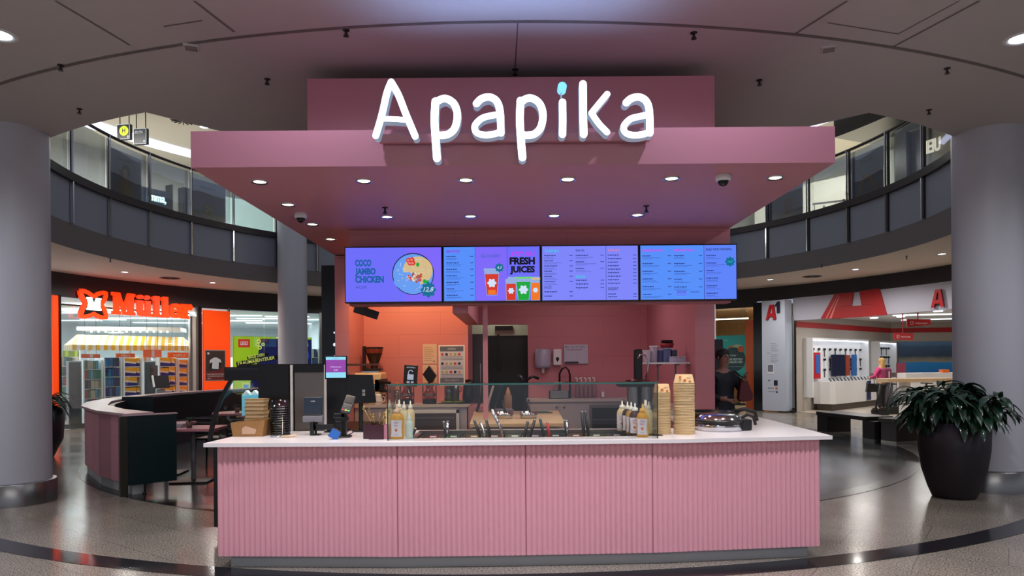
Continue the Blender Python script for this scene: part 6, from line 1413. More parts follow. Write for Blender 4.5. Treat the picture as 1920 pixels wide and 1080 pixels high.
b = MB(M5); r_ = random.Random(2)
for i, y in enumerate((644.5, 648, 651.5, 655, 658.5, 666, 669, 672.5, 676, 679)):
    x = 17 * u; b.text(r_.choice(['Montag bis Freitag', 'Oeffnungszeiten', 'Samstag geschlossen', 'Telefon und Service']), x, z5(y), .028, -.003, 0, .002, 0, r_.uniform(.17, .27))
b.text('Adresse und Kontakt', 9 * u, z5(662.3), .028, -.003, 0, .004, 0, .14)
b.rect(10 * u, 22 * u, z5(701), z5(682), -.006, -.0005, 1); b.rect(11 * u, 21 * u, z5(697), z5(684), -.008, -.0062, 2)
b.text('BIS', 11 * u, z5(715), .05, -.003, 0, .01); b.rect(22 * u, 29 * u, z5(723), z5(713), -.004, -.0005, 3); b.text('BONUS', 11 * u, z5(729), .035, -.003, 0, .008, 0, .2); b.rect(25 * u, 28.5 * u, z5(730.5), z5(726), -.004, -.0005, 4); b.text('Gutschein holen', 11 * u, z5(735), .025, -.003, 0, .002, 0, .28); b.disc(27.5 * u, z5(735), .03, -.004, -.0005, 3, 12)
b.build('print', [mat('print_navy', (70, 76, 96), .5), mat('card_white', (230, 230, 236), .5), mat('card_grey', (120, 122, 134), .5), mat('card_dark', (30, 26, 40), .5), mat('card_orange', (200, 110, 60), .5)], t)
t = thing('glass_door', (0, 0, 0), 'open glass door standing edge on beside white panel', 'door')
p = hit(1483, 772, 11.1); b = MB(); q = Vector((p.x + .12, p.y + .02, 0)); Md = frame(q, (.35, 1.0, 0)); b.M = Md; b.rect(0, .95, .12, 2.95, 0, .012); b.build('pane', M_glassf, t)
b = MB(Md); b.rect(-.03, .99, .02, .14, -.02, .03); b.rect(-.03, 0, .14, 2.98, -.02, .03); b.rect(.96, .99, .14, 2.98, -.02, .03); b.build('frame', M_steel, t); b = MB(Md); b.rect(-.06, .0, .0, .16, -.04, .05); b.build('floor_lock', M_black, t)
t = thing('shop_fascia', (0, 0, 0), 'white curved fascia with huge red letter over the phone shop', 'sign')
a0, a1 = AT(1489, 590), AT(1790, 560)
arcpanel('fascia_board', a0, a1, 2.86, 3.56, mat('fascia_white', (188, 188, 204), .45), None, None, .18, R_SHOP - .03, parent=t, n=40)
def arcplate(b, pts, R, th, m=0):   # polygon given by photo points, bent onto the fascia
    P = []
    for px, py in pts: q = hit(px, py, R); P.append(q)
    n = len(P); Q = []
    for q in P: r_ = Vector((q.x - CX, q.y - CY, 0)).normalized(); Q.append(q + r_ * th)
    b.add(P + Q, [tuple(range(n)), tuple(reversed(range(n, 2 * n)))] + [(i, n + i, n + (i + 1) % n, (i + 1) % n) for i in range(n)], m)
b = MB(); R = R_SHOP - .07
for k, pts in enumerate(([(1539.5, 597.5), (1566, 551), (1581, 549.5), (1573, 597)], [(1573, 597), (1576, 575), (1640, 571), (1646, 592)], [(1640, 571), (1646, 592), (1663, 590.5), (1649.5, 541), (1637, 542.5)], [(1581, 549.5), (1576, 575), (1597, 572.5), (1601, 547.5)], [(1612, 545.5), (1616, 572), (1640, 571), (1637, 542.5)])): arcplate(b, pts, R - .001 * k, .04, 0)
for pts in ([(1556, 597), (1574, 556), (1575.5, 556), (1560, 597)], [(1549, 597), (1572, 553), (1573, 553), (1551.5, 597)]): arcplate(b, pts, R - .012, .01, 1)
b.build('huge_red_letter', [mat('letter_red', (172, 30, 34), .5), mat('letter_red_line', (226, 120, 120), .5)], t)
b = MB(); pq = hit(1748, 577, R - .02); pr = hit(1771, 574, R - .02); Mx = frame(Vector((pq.x, pq.y, 0)), (pr.x - pq.x, pr.y - pq.y, 0)); b.M = Mx; letterA(b, 0, pq.z, (pr - pq).length * 1.05, hit(1760, 543, R).z - pq.z, .04, -.03, .02, 0, 1)
b.build('small_red_letter', [M_red, MATS['red_side']], t)

# inside the phone shop
dl = (Bc - A).normalized(); ML = frame(Vector((A.x, A.y, 0)), dl)       # left inner wall, local x along it, -y into the shop
LW = (Bc - A).length
def onwall(px, py):   # local coordinates of a photo point on the left inner wall
    a = at(px, py, 1.0); r = Vector((a.x, 1.0, a.z - CAM_H)); n = Vector((dl.y, -dl.x, 0)); tt = (Vector((A.x, A.y, 0)).dot(n)) / Vector((r.x, r.y, 0)).dot(n); q = Vector((r.x * tt, r.y * tt, CAM_H + r.z * tt))
    return (q - Vector((A.x, A.y, 0))).dot(dl), q.z
M_niche = mat('niche_white', (232, 234, 238), .5); M_strip = mat('niche_light', (240, 246, 255), .4, emit=4)
def niche(xa, xb, ya, yb, label, cols, rows, prod):
    u0, z1 = onwall(xa, ya); u1, _ = onwall(xb, ya); z0 = onwall(xa, yb)[1]
    t = thing('wall_display', (0, 0, 0), label, 'display')
    b = MB(ML); b.rect(u0, u1, z0, z1, -.03, -.005); b.rect(u0, u0 + .05, z0, z1, -.30, -.03); b.rect(u1 - .05, u1, z0, z1, -.30, -.03); b.rect(u0, u1, z1, z1 + .06, -.30, -.005); b.build('housing', M_niche, t)
    b = MB(ML); b.rect(u0 + .06, u1 - .06, z1 - .03, z1 - .005, -.28, -.22); b.build('light_strip', M_strip, t)
    for i in range(cols):
        b = MB(ML)
        for j in range(rows):
            x = u0 + .15 + (u1 - u0 - .3) * i / max(1, cols - 1); z = z0 + (z1 - z0) * (prod[0] + (prod[1] - prod[0]) * j / max(1, rows - 1))
            b.rect(x - .045, x + .045, z, z + .07, -.09, -.04, (i * 3 + j) % 2); b.rect(x - .012, x + .012, z - .22, z, -.07, -.05, 2 - (i + j) % 2)
        b.build('accessory_strip', [M_black, M_dark, mat('cable_white', (220, 222, 228), .5)], t)
    return t, u0, u1, z0, z1
t, u0, u1, z0, z1 = niche(1507, 1614, 637, 745, 'wide white lit display wall with phone accessories', 11, 3, (.45, .82))
def wallrect(b, xa, xb, ya, yb, y0, y1, m): 
    ua = onwall(xa, ya); ub = onwall(xb, ya); zb_ = onwall((xa + xb) / 2, yb)[1]; za_ = onwall((xa + xb) / 2, ya)[1]; b.rect(ua[0], ub[0], zb_, za_, y0, y1, m)
b = MB(ML); wallrect(b, 1520, 1531.5, 661, 710, -.14, -.10, 0); wallrect(b, 1522, 1530, 665, 700, -.155, -.141, 1); b.build('red_phone_poster', [M_red, mat('poster_blue', (50, 90, 160), .4, emit=.2)], t)
b = MB(ML); wallrect(b, 1553, 1578, 665, 705, -.14, -.10, 0); b.build('dark_screen', mat('screen_navy', (30, 32, 60), .3), t)
b = MB(ML); wallrect(b, 1580, 1587, 666, 704, -.14, -.10, 0); wallrect(b, 1592, 1600, 665, 704, -.14, -.10, 1); b.build('small_posters', [mat('poster_rust', (150, 60, 40), .4, emit=.1), mat('poster_sky', (40, 90, 150), .4, emit=.2)], t)
niche(1634, 1667, 643, 700, 'narrow white lit display wall near the shop corner', 7, 3, (.2, .8))
# white curved desk
u0, _ = onwall(1521, 760); u1, _ = onwall(1618, 750)
t = thing('white_display_desk', (0, 0, 0), 'long white display desk with phones under the lit wall', 'desk')
b = MB(ML); b.plate([(0, 0), (1, 0), (1, 1)], 0, 0.001); b.v = []; b.f = []; b.m = []; b.s = []
b.prism([(u0 + .1, -.75), (u0 + .02, -.6), (u0, -.1), (u1, -.1), (u1, -.6), (u1 - .1, -.7)], .22, .93); b.build('body', mat('desk_white', (222, 220, 218), .35), t)
b = MB(ML); b.prism([(u0 + .2, -.6), (u0 + .2, -.12), (u1 - .3, -.12), (u1 - .3, -.6)], 0, .219); b.build('plinth', mat('plinth_brown', (92, 84, 76), .5), t)
b = MB(ML); b.bb(u0 + .05 + (u1 - u0) * .62, u0 + .05 + (u1 - u0) * .68, -.78, -.752, .25, .9); b.build('navy_banner', mat('banner_navy', (40, 36, 90), .4), t)
for k in range(14):
    x = u0 + .3 + (u1 - u0 - .5) * k / 13; q = ML @ Vector((x, -.5, .931)); o = MB(); o.box((0, 0, .05), (.07, .012, .13), rx=-.6); f = o.build('phone', M_black if k % 2 else M_dark); f.location = q; f.rotation_euler = (0, 0, math.atan2(dl.y, dl.x))
    tag(f, 'display phone on the white desk, ' + (ORD + ['eleventh from the left', 'twelfth from the left', 'thirteenth from the left', 'rightmost'])[k], 'phone', 'display phones on the white desk')
t = thing('side_desk', (0, 0, 0), 'small white and grey desk behind the woman in pink', 'desk'); u2, _ = onwall(1622, 750); u3, _ = onwall(1650, 750)
b = MB(ML); b.bb(u2, u2 + .5, -.8, -.1, .05, .9); b.build('grey_side', M_grey, t); b = MB(ML); b.bb(u2 - .1, u3 + .6, -.85, -.1, .901, .96); b.bb(u2 + .51, u3 + .5, -.8, -.15, .0, .9); b.build('top', M_white, t)
# landscape wall picture
db = (Cc - Bc).normalized(); MW = frame(Vector((Bc.x, Bc.y, 0)), db)
t = thing('landscape_mural', (0, 0, 0), 'wide wall picture of a lake town under dark clouds', 'picture')
b = MB(MW); x0, x1 = .25, 5.6; b.rect(x0, x1, .75, 2.3, -.03, -.004); b.build('board', mat('mural_base', (60, 84, 108), .5), t)
def mural():
    m = bpy.data.materials.new('mural'); m.use_nodes = True; nt = m.node_tree; bs = nt.nodes['Principled BSDF']; L_ = nt.links.new
    tc = nt.nodes.new('ShaderNodeTexCoord'); sx = nt.nodes.new('ShaderNodeSeparateXYZ'); L_(tc.outputs['Object'], sx.inputs[0])
    n = nt.nodes.new('ShaderNodeTexNoise'); n.inputs['Scale'].default_value = 5; n.inputs['Detail'].default_value = 6; mp = nt.nodes.new('ShaderNodeMapping'); mp.inputs['Scale'].default_value = (.5, .5, 1.6); L_(tc.outputs['Object'], mp.inputs[0]); L_(mp.outputs[0], n.inputs['Vector'])
    ad = nt.nodes.new('ShaderNodeMath'); ad.operation = 'MULTIPLY_ADD'; L_(n.outputs['Fac'], ad.inputs[0]); ad.inputs[1].default_value = .16; L_(sx.outputs['Z'], ad.inputs[2])
    mr = nt.nodes.new('ShaderNodeMapRange'); mr.inputs['From Min'].default_value = 1.05; mr.inputs['From Max'].default_value = 2.45; L_(ad.outputs[0], mr.inputs['Value'])
    r = nt.nodes.new('ShaderNodeValToRGB'); e = r.color_ramp.elements; L_(mr.outputs[0], r.inputs[0])
    e[0].position = 0; e[0].color = (*lin((20, 50, 46)), 1); e[1].position = 1; e[1].color = (*lin((86, 124, 160)), 1)
    for p_, c in ((.06, (30, 60, 50)), (.10, (20, 100, 160)), (.38, (26, 116, 176)), (.41, (130, 118, 96)), (.50, (96, 98, 90)), (.56, (40, 58, 80)), (.8, (52, 76, 104))):
        q = e.new(p_); q.color = (*lin(c), 1)
    L_(r.outputs[0], bs.inputs['Base Color']); L_(r.outputs[0], bs.inputs['Emission Color']); bs.inputs['Emission Strength'].default_value = .12; return m
b = MB(MW); b.rect(x0 + .01, x1 - .01, .76, 2.29, -.034, -.031); b.build('picture', mural(), t)
# red hanging signs
for i, (xa, xb, ya, yb, Y, tx) in enumerate(((1702, 1746, 598, 612, 19.5, 'Erlebnisraum'), (1678, 1713, 624, 637, 21.5, 'Neuvertraege'))):
    p0 = at(xa, yb + 1, Y); p1 = at(xb, ya, Y); w = p1.x - p0.x; t = thing('hanging_sign', (p0.x, Y, p0.z), ('larger upper red hanging sign in the phone shop', 'lower red hanging sign with phone symbol in phone shop')[i], 'sign')
    h = p1.z - p0.z; b = MB(); b.plate([(0, .03), (w, 0), (w, h - .02), (0, h)] if i else [(0, 0), (w, .05), (w, h), (0, h)], 0, .04); b.build('board', M_red, t)
    b = MB(); b.stroke([(w * .15, h * .3), (w * .15, h * .7), (w * .25, h * .7), (w * .25, h * .3), (w * .15, h * .3)], .012, -.006, -.001, smooth=False); b.text(tx, w * .36, h * .38, h * .22, -.003, 0, .01, 0, w * .5); b.build('lettering', M_white, t); b = MB(); b.bb(w * .45, w * .5, .015, .03, h, 3.05 - p0.z); b.build('rod', M_red, t)
for x, Y, w_ in ((1640, 23.5, 'left one'), (1690, 23, 'middle one'), (1760, 20.5, 'right one')):
    y = 590
    p = at(x, y, Y); o = MB(); o.cyl((0, 0, -.02), (0, 0, 0), .12, n=20); f = o.build('ceiling_lamp', M_lensc); f.location = (p.x, p.y, 3.045); tag(f, 'round lamp in the phone shop ceiling, ' + w_, 'ceiling light', 'lamps in the phone shop ceiling')
for i, (x, Y) in enumerate(((1745, 24.5), (1735, 22.0))):
    p = at(x, 596, Y); o = MB(); o.box((0, 0, -.02), (1.8, .14, .02), rz=-.3); f = o.build('linear_lamp', M_lp); f.location = (p.x, p.y, 3.045); tag(f, 'long white linear lamp in phone shop ceiling, ' + ('farther one' if i == 0 else 'nearer one'), 'ceiling light')

# table, scooters
x, Y = at(1678, 720, 19.0).x, 19.0
t = thing('high_table', (x, Y, 0), 'white legged table with pale wooden top before the mural', 'table'); b = MB(); b.bb(-.35, 1.6, -.3, .3, 1.0, 1.1); b.build('tabletop', M_wood, t)
for q in (.28, 1.5): b = MB(); b.bb(q - .05, q + .05, -.2, .2, 0, .999); b.build('leg', M_white, t)
for i, (px, lab) in enumerate(((1648, 'dark folded scooter with small wheels left of the table'), (1668, 'dark scooter standing under the table edge'), (1735, 'dark scooter behind the planter leaves'))):
    x = at(px, 760, 20.0 + i * .4).x; t = thing('scooter', (x, 20.0 + i * .4, 0), lab, 'scooter', rz=.3)
    for s in (-.12, .12, .3):
        b = MB(); b.cyl((s, -.03, .12), (s, .03, .12), .12, n=24); b.build('wheel', M_black, t)
    b = MB(); b.tube([(.3, 0, .14), (0, 0, .13), (-.1, 0, .2), (.08, 0, .9)], .03, 8); b.box((.1, 0, .12), (.35, .12, .04)); b.build('frame', M_dark, t); b = MB(); b.cyl((.08, -.2, .9), (.08, .2, .9), .018); b.build('handlebar', M_black, t)
p = at(1750, 705, 21.0); t = thing('white_shoe_display', (13.1, 21.3, 0), 'white low display with red stripe behind planter leaves', 'display'); b = MB(); b.bb(-1, 1.3, 0, .5, 0, 1.2); b.build('body', M_white, t); b = MB(); b.bb(-1, 1.3, -.02, -.001, .95, 1.02); b.build('stripe', M_red, t); b = MB(); b.bb(.2, .4, .1, .3, 1.201, 1.3); b.build('orange_box', mat('box_orange', (230, 110, 40), .5), t)
t = thing('red_roll_up', (at(1691, 690, 24).x, 24, 0), 'dark red standing banner behind the woman in pink', 'banner'); b = MB(); b.bb(-.16, .16, 0, .03, .1, 1.5); b.build('banner', mat('banner_wine', (120, 40, 60), .5), t); b = MB(); b.bb(-.24, .24, -.05, .08, 0, .1); b.build('foot', M_dark, t)

# shop at far right edge
t = thing('toy_shop_sign', (0, 0, 0), 'light blue sign with yellow letter at the right edge', 'sign')
arcpanel('board', ang(hit(1910, 540, R_SHOP)), ang(hit(2020, 540, R_SHOP)), 2.75, 3.5, mat('sky_sign', (120, 190, 235), .5, emit=.5), None, None, .1, parent=t)
q = hit(1915, 548, R_SHOP - .03); q2 = hit(1960, 548, R_SHOP - .03); Mx = frame(Vector((q.x, q.y, 0)), (q2.x - q.x, q2.y - q.y, 0)); b = MB(Mx); b.text('JOY', -.02, q.z - .1, .4, -.02, 0, .06, .1, None); b.text('JOY', -.02, q.z - .1, .4, -.01, 1, .10, .1, None); b.build('lettering', [mat('sign_yellow', (246, 170, 40), .5, emit=.4), M_black], t)
arcpanel('shop_window', ang(hit(1905, 640, R_SHOP)), ang(hit(2020, 640, R_SHOP)), 0, 2.74, M_glassf, 'toy shop window at the right edge behind the column', 'window', .012)
q = hit(1925, 760, 12.3); t = thing('toy_ride_car', (q.x, q.y, 0), 'yellow toy taxi with chequered band at the right edge', 'toy car', rz=.9)
b = MB(); b.bb(-.8, .8, -.5, .5, .3, .62); b.bb(-.8, .8, -.5, .5, .78, 1.1); b.bb(-.5, .5, -.45, .45, 1.1, 1.5); b.build('body', mat('taxi_yellow', (240, 170, 30), .3), t, bevel=.05)
b = MB(); [b.bb(-.8 + .1 * i, -.7 + .1 * i, -.505, .505, .62 + .08 * j, .70 + .08 * j, (i + j) % 2) for i in range(16) for j in range(2)]; b.build('chequered_band', [M_black, M_white], t)
for x in (-.5, .5): b = MB(); b.cyl((x, -.54, .25), (x, .54, .25), .25); b.build('wheel', M_black, t)
t = thing('toy_animal', (q.x + .1, q.y - .1, 1.51), 'brown stuffed animal sitting on the toy taxi', 'toy'); b = MB(); b.sphere((0, 0, .16), .17); b.sphere((0, -.05, .4), .13); b.sphere((-.1, -.05, .5), .05); b.sphere((.1, -.05, .5), .05); b.build('body', mat('fur_brown', (120, 84, 50), .9), t)
t = thing('side_shop_post', (0, 0, 0), 'dark red frame post at right edge beside toy taxi', 'post')
arcpanel('post', ang(hit(1898, 800, R_SHOP)), ang(hit(1903, 800, R_SHOP)), 0, 2.74, mat('wine_frame', (70, 20, 30), .4), None, None, .1, parent=t, n=1)

# ================================================================ UPPER GALLERY
joint = [4.4 + 9.1 * k for k in range(-4, 24)]
M_glassg = glass('rail_glass', (232, 238, 242), .04)
for side, ks, lab in (('left', [k for k in joint if 130 < k < 208], 'glass balustrade of the upper gallery on the left'), ('right', [k for k in joint if -24 < k < 46], 'glass balustrade of the upper gallery on the right')):
    t = thing('gallery_balustrade', (0, 0, 0), lab, 'balustrade')
    for k in ks:
        Rr = 8.40
        b = MB(frame(pol(Rr, k, 0), (math.sin(math.radians(k)), -math.cos(math.radians(k)), 0))); b.rect(-.018, .018, 4.40, 5.22, -.03, .03); b.rect(-.012, .012, 5.38, 6.56, -.03, .0); b.build('chrome_post', M_chrome, t)
        b = MB(frame(pol(Rr, k, 0), (math.sin(math.radians(k)), -math.cos(math.radians(k)), 0))); b.rect(.03, .06, 5.38, 6.56, .0, .05); b.rect(.02, .05, 4.40, 5.22, -.006, .03); b.build('dark_post', M_channel, t)
    for k0, k1 in zip(ks[:-1], ks[1:]): 
        b = MB(); slab(b, 8.47, 8.482, 5.385, 6.5, k0 + .12, k1 - .12, 4); b.build('glass_pane', M_glassg, t)
    b = MB(); n = 60; b.tube([pol(8.5, ks[0] + (ks[-1] - ks[0]) * i / n, 6.6) for i in range(n + 1)], .035, 10); b.build('handrail', M_channel, t)
# lettered posters behind the glass
def gposter(xa, xb, ya, yb, label, kind):
    p0 = hit(xa, (ya + yb) / 2, 8.62); p1 = hit(xb, (ya + yb) / 2, 8.62); d = Vector((p1.x - p0.x, p1.y - p0.y, 0)); L = d.length; Mx = frame(Vector((p0.x, p0.y, 0)), d); z0, z1 = 5.42, 6.42
    t = thing('hanging_poster', (0, 0, 0), label, 'poster'); b = MB(Mx); b.rect(0, L, z0, z1, 0, .012); b.build('sheet', mat('poster_slate', (98, 100, 132), .5), t)
    b = MB(Mx); y = -.004
    if kind != 'plain': b.text('apapika', L / 2, z1 - .2, .09, y, 0, .015, 0, L * .42, 'C')
    if kind == 'hair':
        c = (L * .5, z0 + .52); rr = random.Random(1)
        for k in range(60): a = rr.uniform(0, 2 * PI); r = rr.uniform(.0, .15); b.disc(c[0] + r * math.cos(a) * 1.1, c[1] + r * math.sin(a) + .04, rr.uniform(.03, .05), y - .0005 * (k % 5), y + .001, 1, 10)
        b.plate([(L * .5 - .06, z0 + .46), (L * .5 + .06, z0 + .46), (L * .5 + .07, z0 + .58), (L * .5, z0 + .65), (L * .5 - .07, z0 + .58)], y - .004, y - .003, 2); b.plate([(L * .25, z0 + .1), (L * .75, z0 + .1), (L * .68, z0 + .36), (L * .54, z0 + .46), (L * .46, z0 + .46), (L * .33, z0 + .34)], y - .003, y - .002, 2); b.plate([(L * .4, z0 + .02), (L * .72, z0 + .02), (L * .72, z0 + .26), (L * .42, z0 + .3)], y - .0052, y - .0045, 3)
    if kind == 'bowl':
        b.text('NEUE BOWLS HIER', L / 2, z1 - .36, .07, y, 4, .02, 0, L * .72, 'C'); b.disc(L * .5, z0 + .28, .15, y, y + .001, 1, 24); b.disc(L * .5, z0 + .28, .13, y - .002, y - .001, 3, 24); [b.disc(L * .5 + .08 * math.cos(q), z0 + .28 + .08 * math.sin(q), .03, y - .004, y - .003, 2 if q % 2 < 1 else 1, 10) for q in range(6)]
    if kind == 'cap':
        b.plate([(L * .36, z1 - .34), (L * .64, z1 - .34), (L * .6, z1 - .5), (L * .4, z1 - .5)], y - .003, y - .002, 5); b.disc(L * .5, z1 - .58, .11, y, y + .001, 2, 20); b.stroke([(L * .2, z0), (L * .38, z0 + .35), (L * .5, z0 + .45), (L * .62, z0 + .35), (L * .82, z0)], .08, y - .001, y, 2, cap=False); b.stroke([(L * .42, z1 - .52), (L * .46, z1 - .66), (L * .54, z1 - .66), (L * .58, z1 - .52)], .03, y - .005, y - .004, 1)
    if kind == 'plain': b.plate([(L * .5, z0 + .5), (L * .75, z0 + .5), (L * .72, z0 + .1), (L * .55, z0 + .1)], y - .003, y - .002, 4)
    b.build('print', [mat('gp_dark', (20, 22, 32), .5), mat('gp_hair', (18, 16, 22), .6), mat('gp_skin', (150, 104, 84), .5), mat('gp_kraft', (150, 124, 86), .5), mat('gp_red', (120, 50, 50), .5), mat('gp_blue', (90, 110, 150), .5)], t)
gposter(203, 266, 250, 360, 'hanging poster with curly haired person behind gallery glass', 'hair')
gposter(358, 424, 330, 400, 'hanging poster with a food bowl behind gallery glass', 'bowl')
gposter(1596, 1657, 260, 350, 'hanging poster with person in cap behind gallery glass', 'cap')
gposter(1437, 1506, 370, 420, 'dark hanging poster with red shape beside canopy corner', 'plain')
# hanging black wayfinding signs
for i, (xa, xb, ya, yb, l) in enumerate(((220, 247, 233, 262, 'black hanging sign with yellow green round symbol'), (251, 278, 241, 271, 'black hanging sign with white arrow and text'))):
    Y = 17.6; p0 = at(xa, yb, Y); p1 = at(xb, ya, Y); w, h = p1.x - p0.x, p1.z - p0.z; t = thing('wayfinding_sign', (p0.x, Y, p0.z), l, 'sign', rz=-.15)
    b = MB(); b.bb(0, w, 0, .1, 0, h); b.build('box', M_black, t, bevel=.006)
    b = MB(); b.stroke([(.01, .01), (w - .01, .01), (w - .01, h - .01), (.01, h - .01), (.01, .01)], .012, -.004, -.001, 1, smooth=False)
    if i == 0: b.disc(w * .55, h * .55, w * .34, -.004, -.001, 0); b.text('H', w * .55, h * .44, .1, -.008, 2, .03, 0, None, 'C'); b.stroke([(w * .86, h * .08), (w * .86, h * .18)], .012, -.004, -.001, 1); b.plate([(w * .80, h * .16), (w * .92, h * .16), (w * .86, h * .25)], -.004, -.001, 1)
    else: b.text('Neue Oase', w * .12, h * .78, .03, -.004, 1, .0, 0, w * .6); b.text('Ebene zwei', w * .12, h * .68, .03, -.004, 1, .0, 0, w * .6); b.plate([(w * .76, h * .14), (w * .9, h * .14), (w * .83, h * .26)], -.004, -.001, 1)
    b.build('symbol', [mat('lime_sign', (200, 225, 40), .5, emit=.7), mat('sign_glow', (220, 235, 240), .5, emit=.6), M_black], t)
    b = MB(); [b.cyl((q * w, .05, h), (q * w, .05, Z_TOP - p0.z), .012, n=6) for q in (.15, .85)]; b.build('rods', M_dark, t)
# upper shop fronts
def upfront(a0, a1, z1, m, label, R=12.4, z0=5.31): return arcpanel('upper_shop', a0, a1, z0, z1, m, label, 'shop front', .3, R, n=10)
M_upd = mat('upper_dark', (34, 38, 50), .3)
AU = lambda px, py=380, R=12.4: ang(hit(px, py, R))
upfront(AU(268, 380), AU(322, 400), 6.95, M_upd, 'dark upper shop front with white illuminated lettering')
upfront(AU(322, 400), AU(326, 400), 7.2, M_black, 'thin black frame beside dark upper shop front'); upfront(AU(345, 400), AU(360, 400), 7.2, M_upd, 'dark upper wall piece right of the lettered front')
q0 = hit(281, 372, 12.3); q1 = hit(312, 376, 12.3); Mx = frame(Vector((q0.x, q0.y, 0)), (q1.x - q0.x, q1.y - q0.y, 0)); t = thing('upper_shop_sign', (0, 0, 0), 'white glowing cursive letters on dark upper shop front', 'sign'); b = MB(Mx); b.text('mma,', 0, q0.z - .05, .26, -.03, 0, .012, .15, Vector((q1.x - q0.x, q1.y - q0.y)).length, ext=.03); b.build('lettering', mat('neon_white', (200, 245, 255), .4, emit=2), t)
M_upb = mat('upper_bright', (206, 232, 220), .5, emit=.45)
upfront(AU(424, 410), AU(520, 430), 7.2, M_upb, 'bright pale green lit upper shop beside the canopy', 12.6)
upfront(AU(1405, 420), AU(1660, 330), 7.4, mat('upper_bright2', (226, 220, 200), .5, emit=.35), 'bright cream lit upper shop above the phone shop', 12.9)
upfront(AU(1663, 320), AU(1682, 320), 7.6, mat('upper_pale', (196, 196, 180), .5), 'pale upright panel of the upper right gallery', 12.3)
upfront(AU(1683, 320), AU(1705, 320), 8.0, M_black, 'black upright wall of upper right gallery', 12.3); upfront(AU(1706, 320), AU(1790, 300), 8.0, mat('upper_brownish', (70, 62, 58), .3), 'brown glossy upper shop front at the right', 12.5)
q0 = hit(1737, 282, 12.3); q1 = hit(1765, 275, 12.3); Mx = frame(Vector((q0.x, q0.y, 0)), (q1.x - q0.x, q1.y - q0.y, 0)); t = thing('upper_shop_sign', (0, 0, 0), 'warm glowing letters high up beside the right column', 'sign'); b = MB(Mx); b.text('IEIU', 0, q0.z - .1, .36, -.03, 0, .02, 0, Vector((q1.x - q0.x, q1.y - q0.y)).length, ext=.03); b.build('lettering', mat('neon_warm', (250, 236, 214), .4, emit=.8), t)
arcpanel('dark_ceiling_piece', 8, 24, 7.5, 8.05, M_black, 'dark box hanging over the upper right gallery', 'ceiling box', 1.4, 9.6, n=8)
# things in upper shops
r_ = random.Random(8)
for i, (px, py, c) in enumerate(((1560, 372, (60, 60, 66)), (1590, 368, (40, 40, 46)), (1530, 385, (210, 210, 214)), (1612, 360, (200, 30, 70)), (1630, 350, (200, 160, 110)))):
    q = hit(px, py, 10.6 + .55 * (i % 3)); t = thing('shop_rack', (q.x, q.y, 5.31), 'upper gallery rack %s' % ('with dark bicycle frame', 'with black bent tubes', 'white and low beside canopy', 'with red pink goods', 'with tan goods near poster')[i], 'rack', rz=r_.uniform(-1, 1))
    b = MB(); b.bb(-.5, .5, -.02, .02, .75, .8); [b.cyl((x, 0, 0), (x, 0, .78), .015, n=6) for x in (-.45, .1, .45)]; b.build('frame', M_white if i != 1 else M_black, t); b = MB(); b.tube([(-.4, 0, .2), (-.2, .05, .7), (.1, 0, .3), (.3, .05, .75), (.4, 0, .3)], .03 if i < 3 else .09, 8); b.build('goods', mat('rackgoods_%d' % i, c, .4), t)
for i, (px, py) in enumerate(((162, 283), (384, 238), (314, 330), (1603, 246), (1590, 300))):
    q = onz(px, py, Z_TOP - .001)
    if (Vector((q.x - CX, q.y - CY))).length < 13.4: downlight('upper_downlight', q, .13, M_lensc, ('upper ceiling light at far left beside bright cove', 'upper ceiling light above the left end of canopy', 'upper ceiling light over the lettered shop', 'upper ceiling light above the right end of canopy', 'upper ceiling light near the capped person poster')[i], None, 0, COOL)
for i, (px, py) in enumerate(((344, 226),)):
    q = onz(px, py, Z_TOP); t = thing('upper_vent', q, 'slotted round vent in upper ceiling near slab edge', 'vent'); b = MB(); [b.box((.2 * math.cos(a), .2 * math.sin(a), -.01), (.2, .02, .02), rz=a) for a in [k * PI / 8 for k in range(16)]]; b.build('vanes', M_black, t)

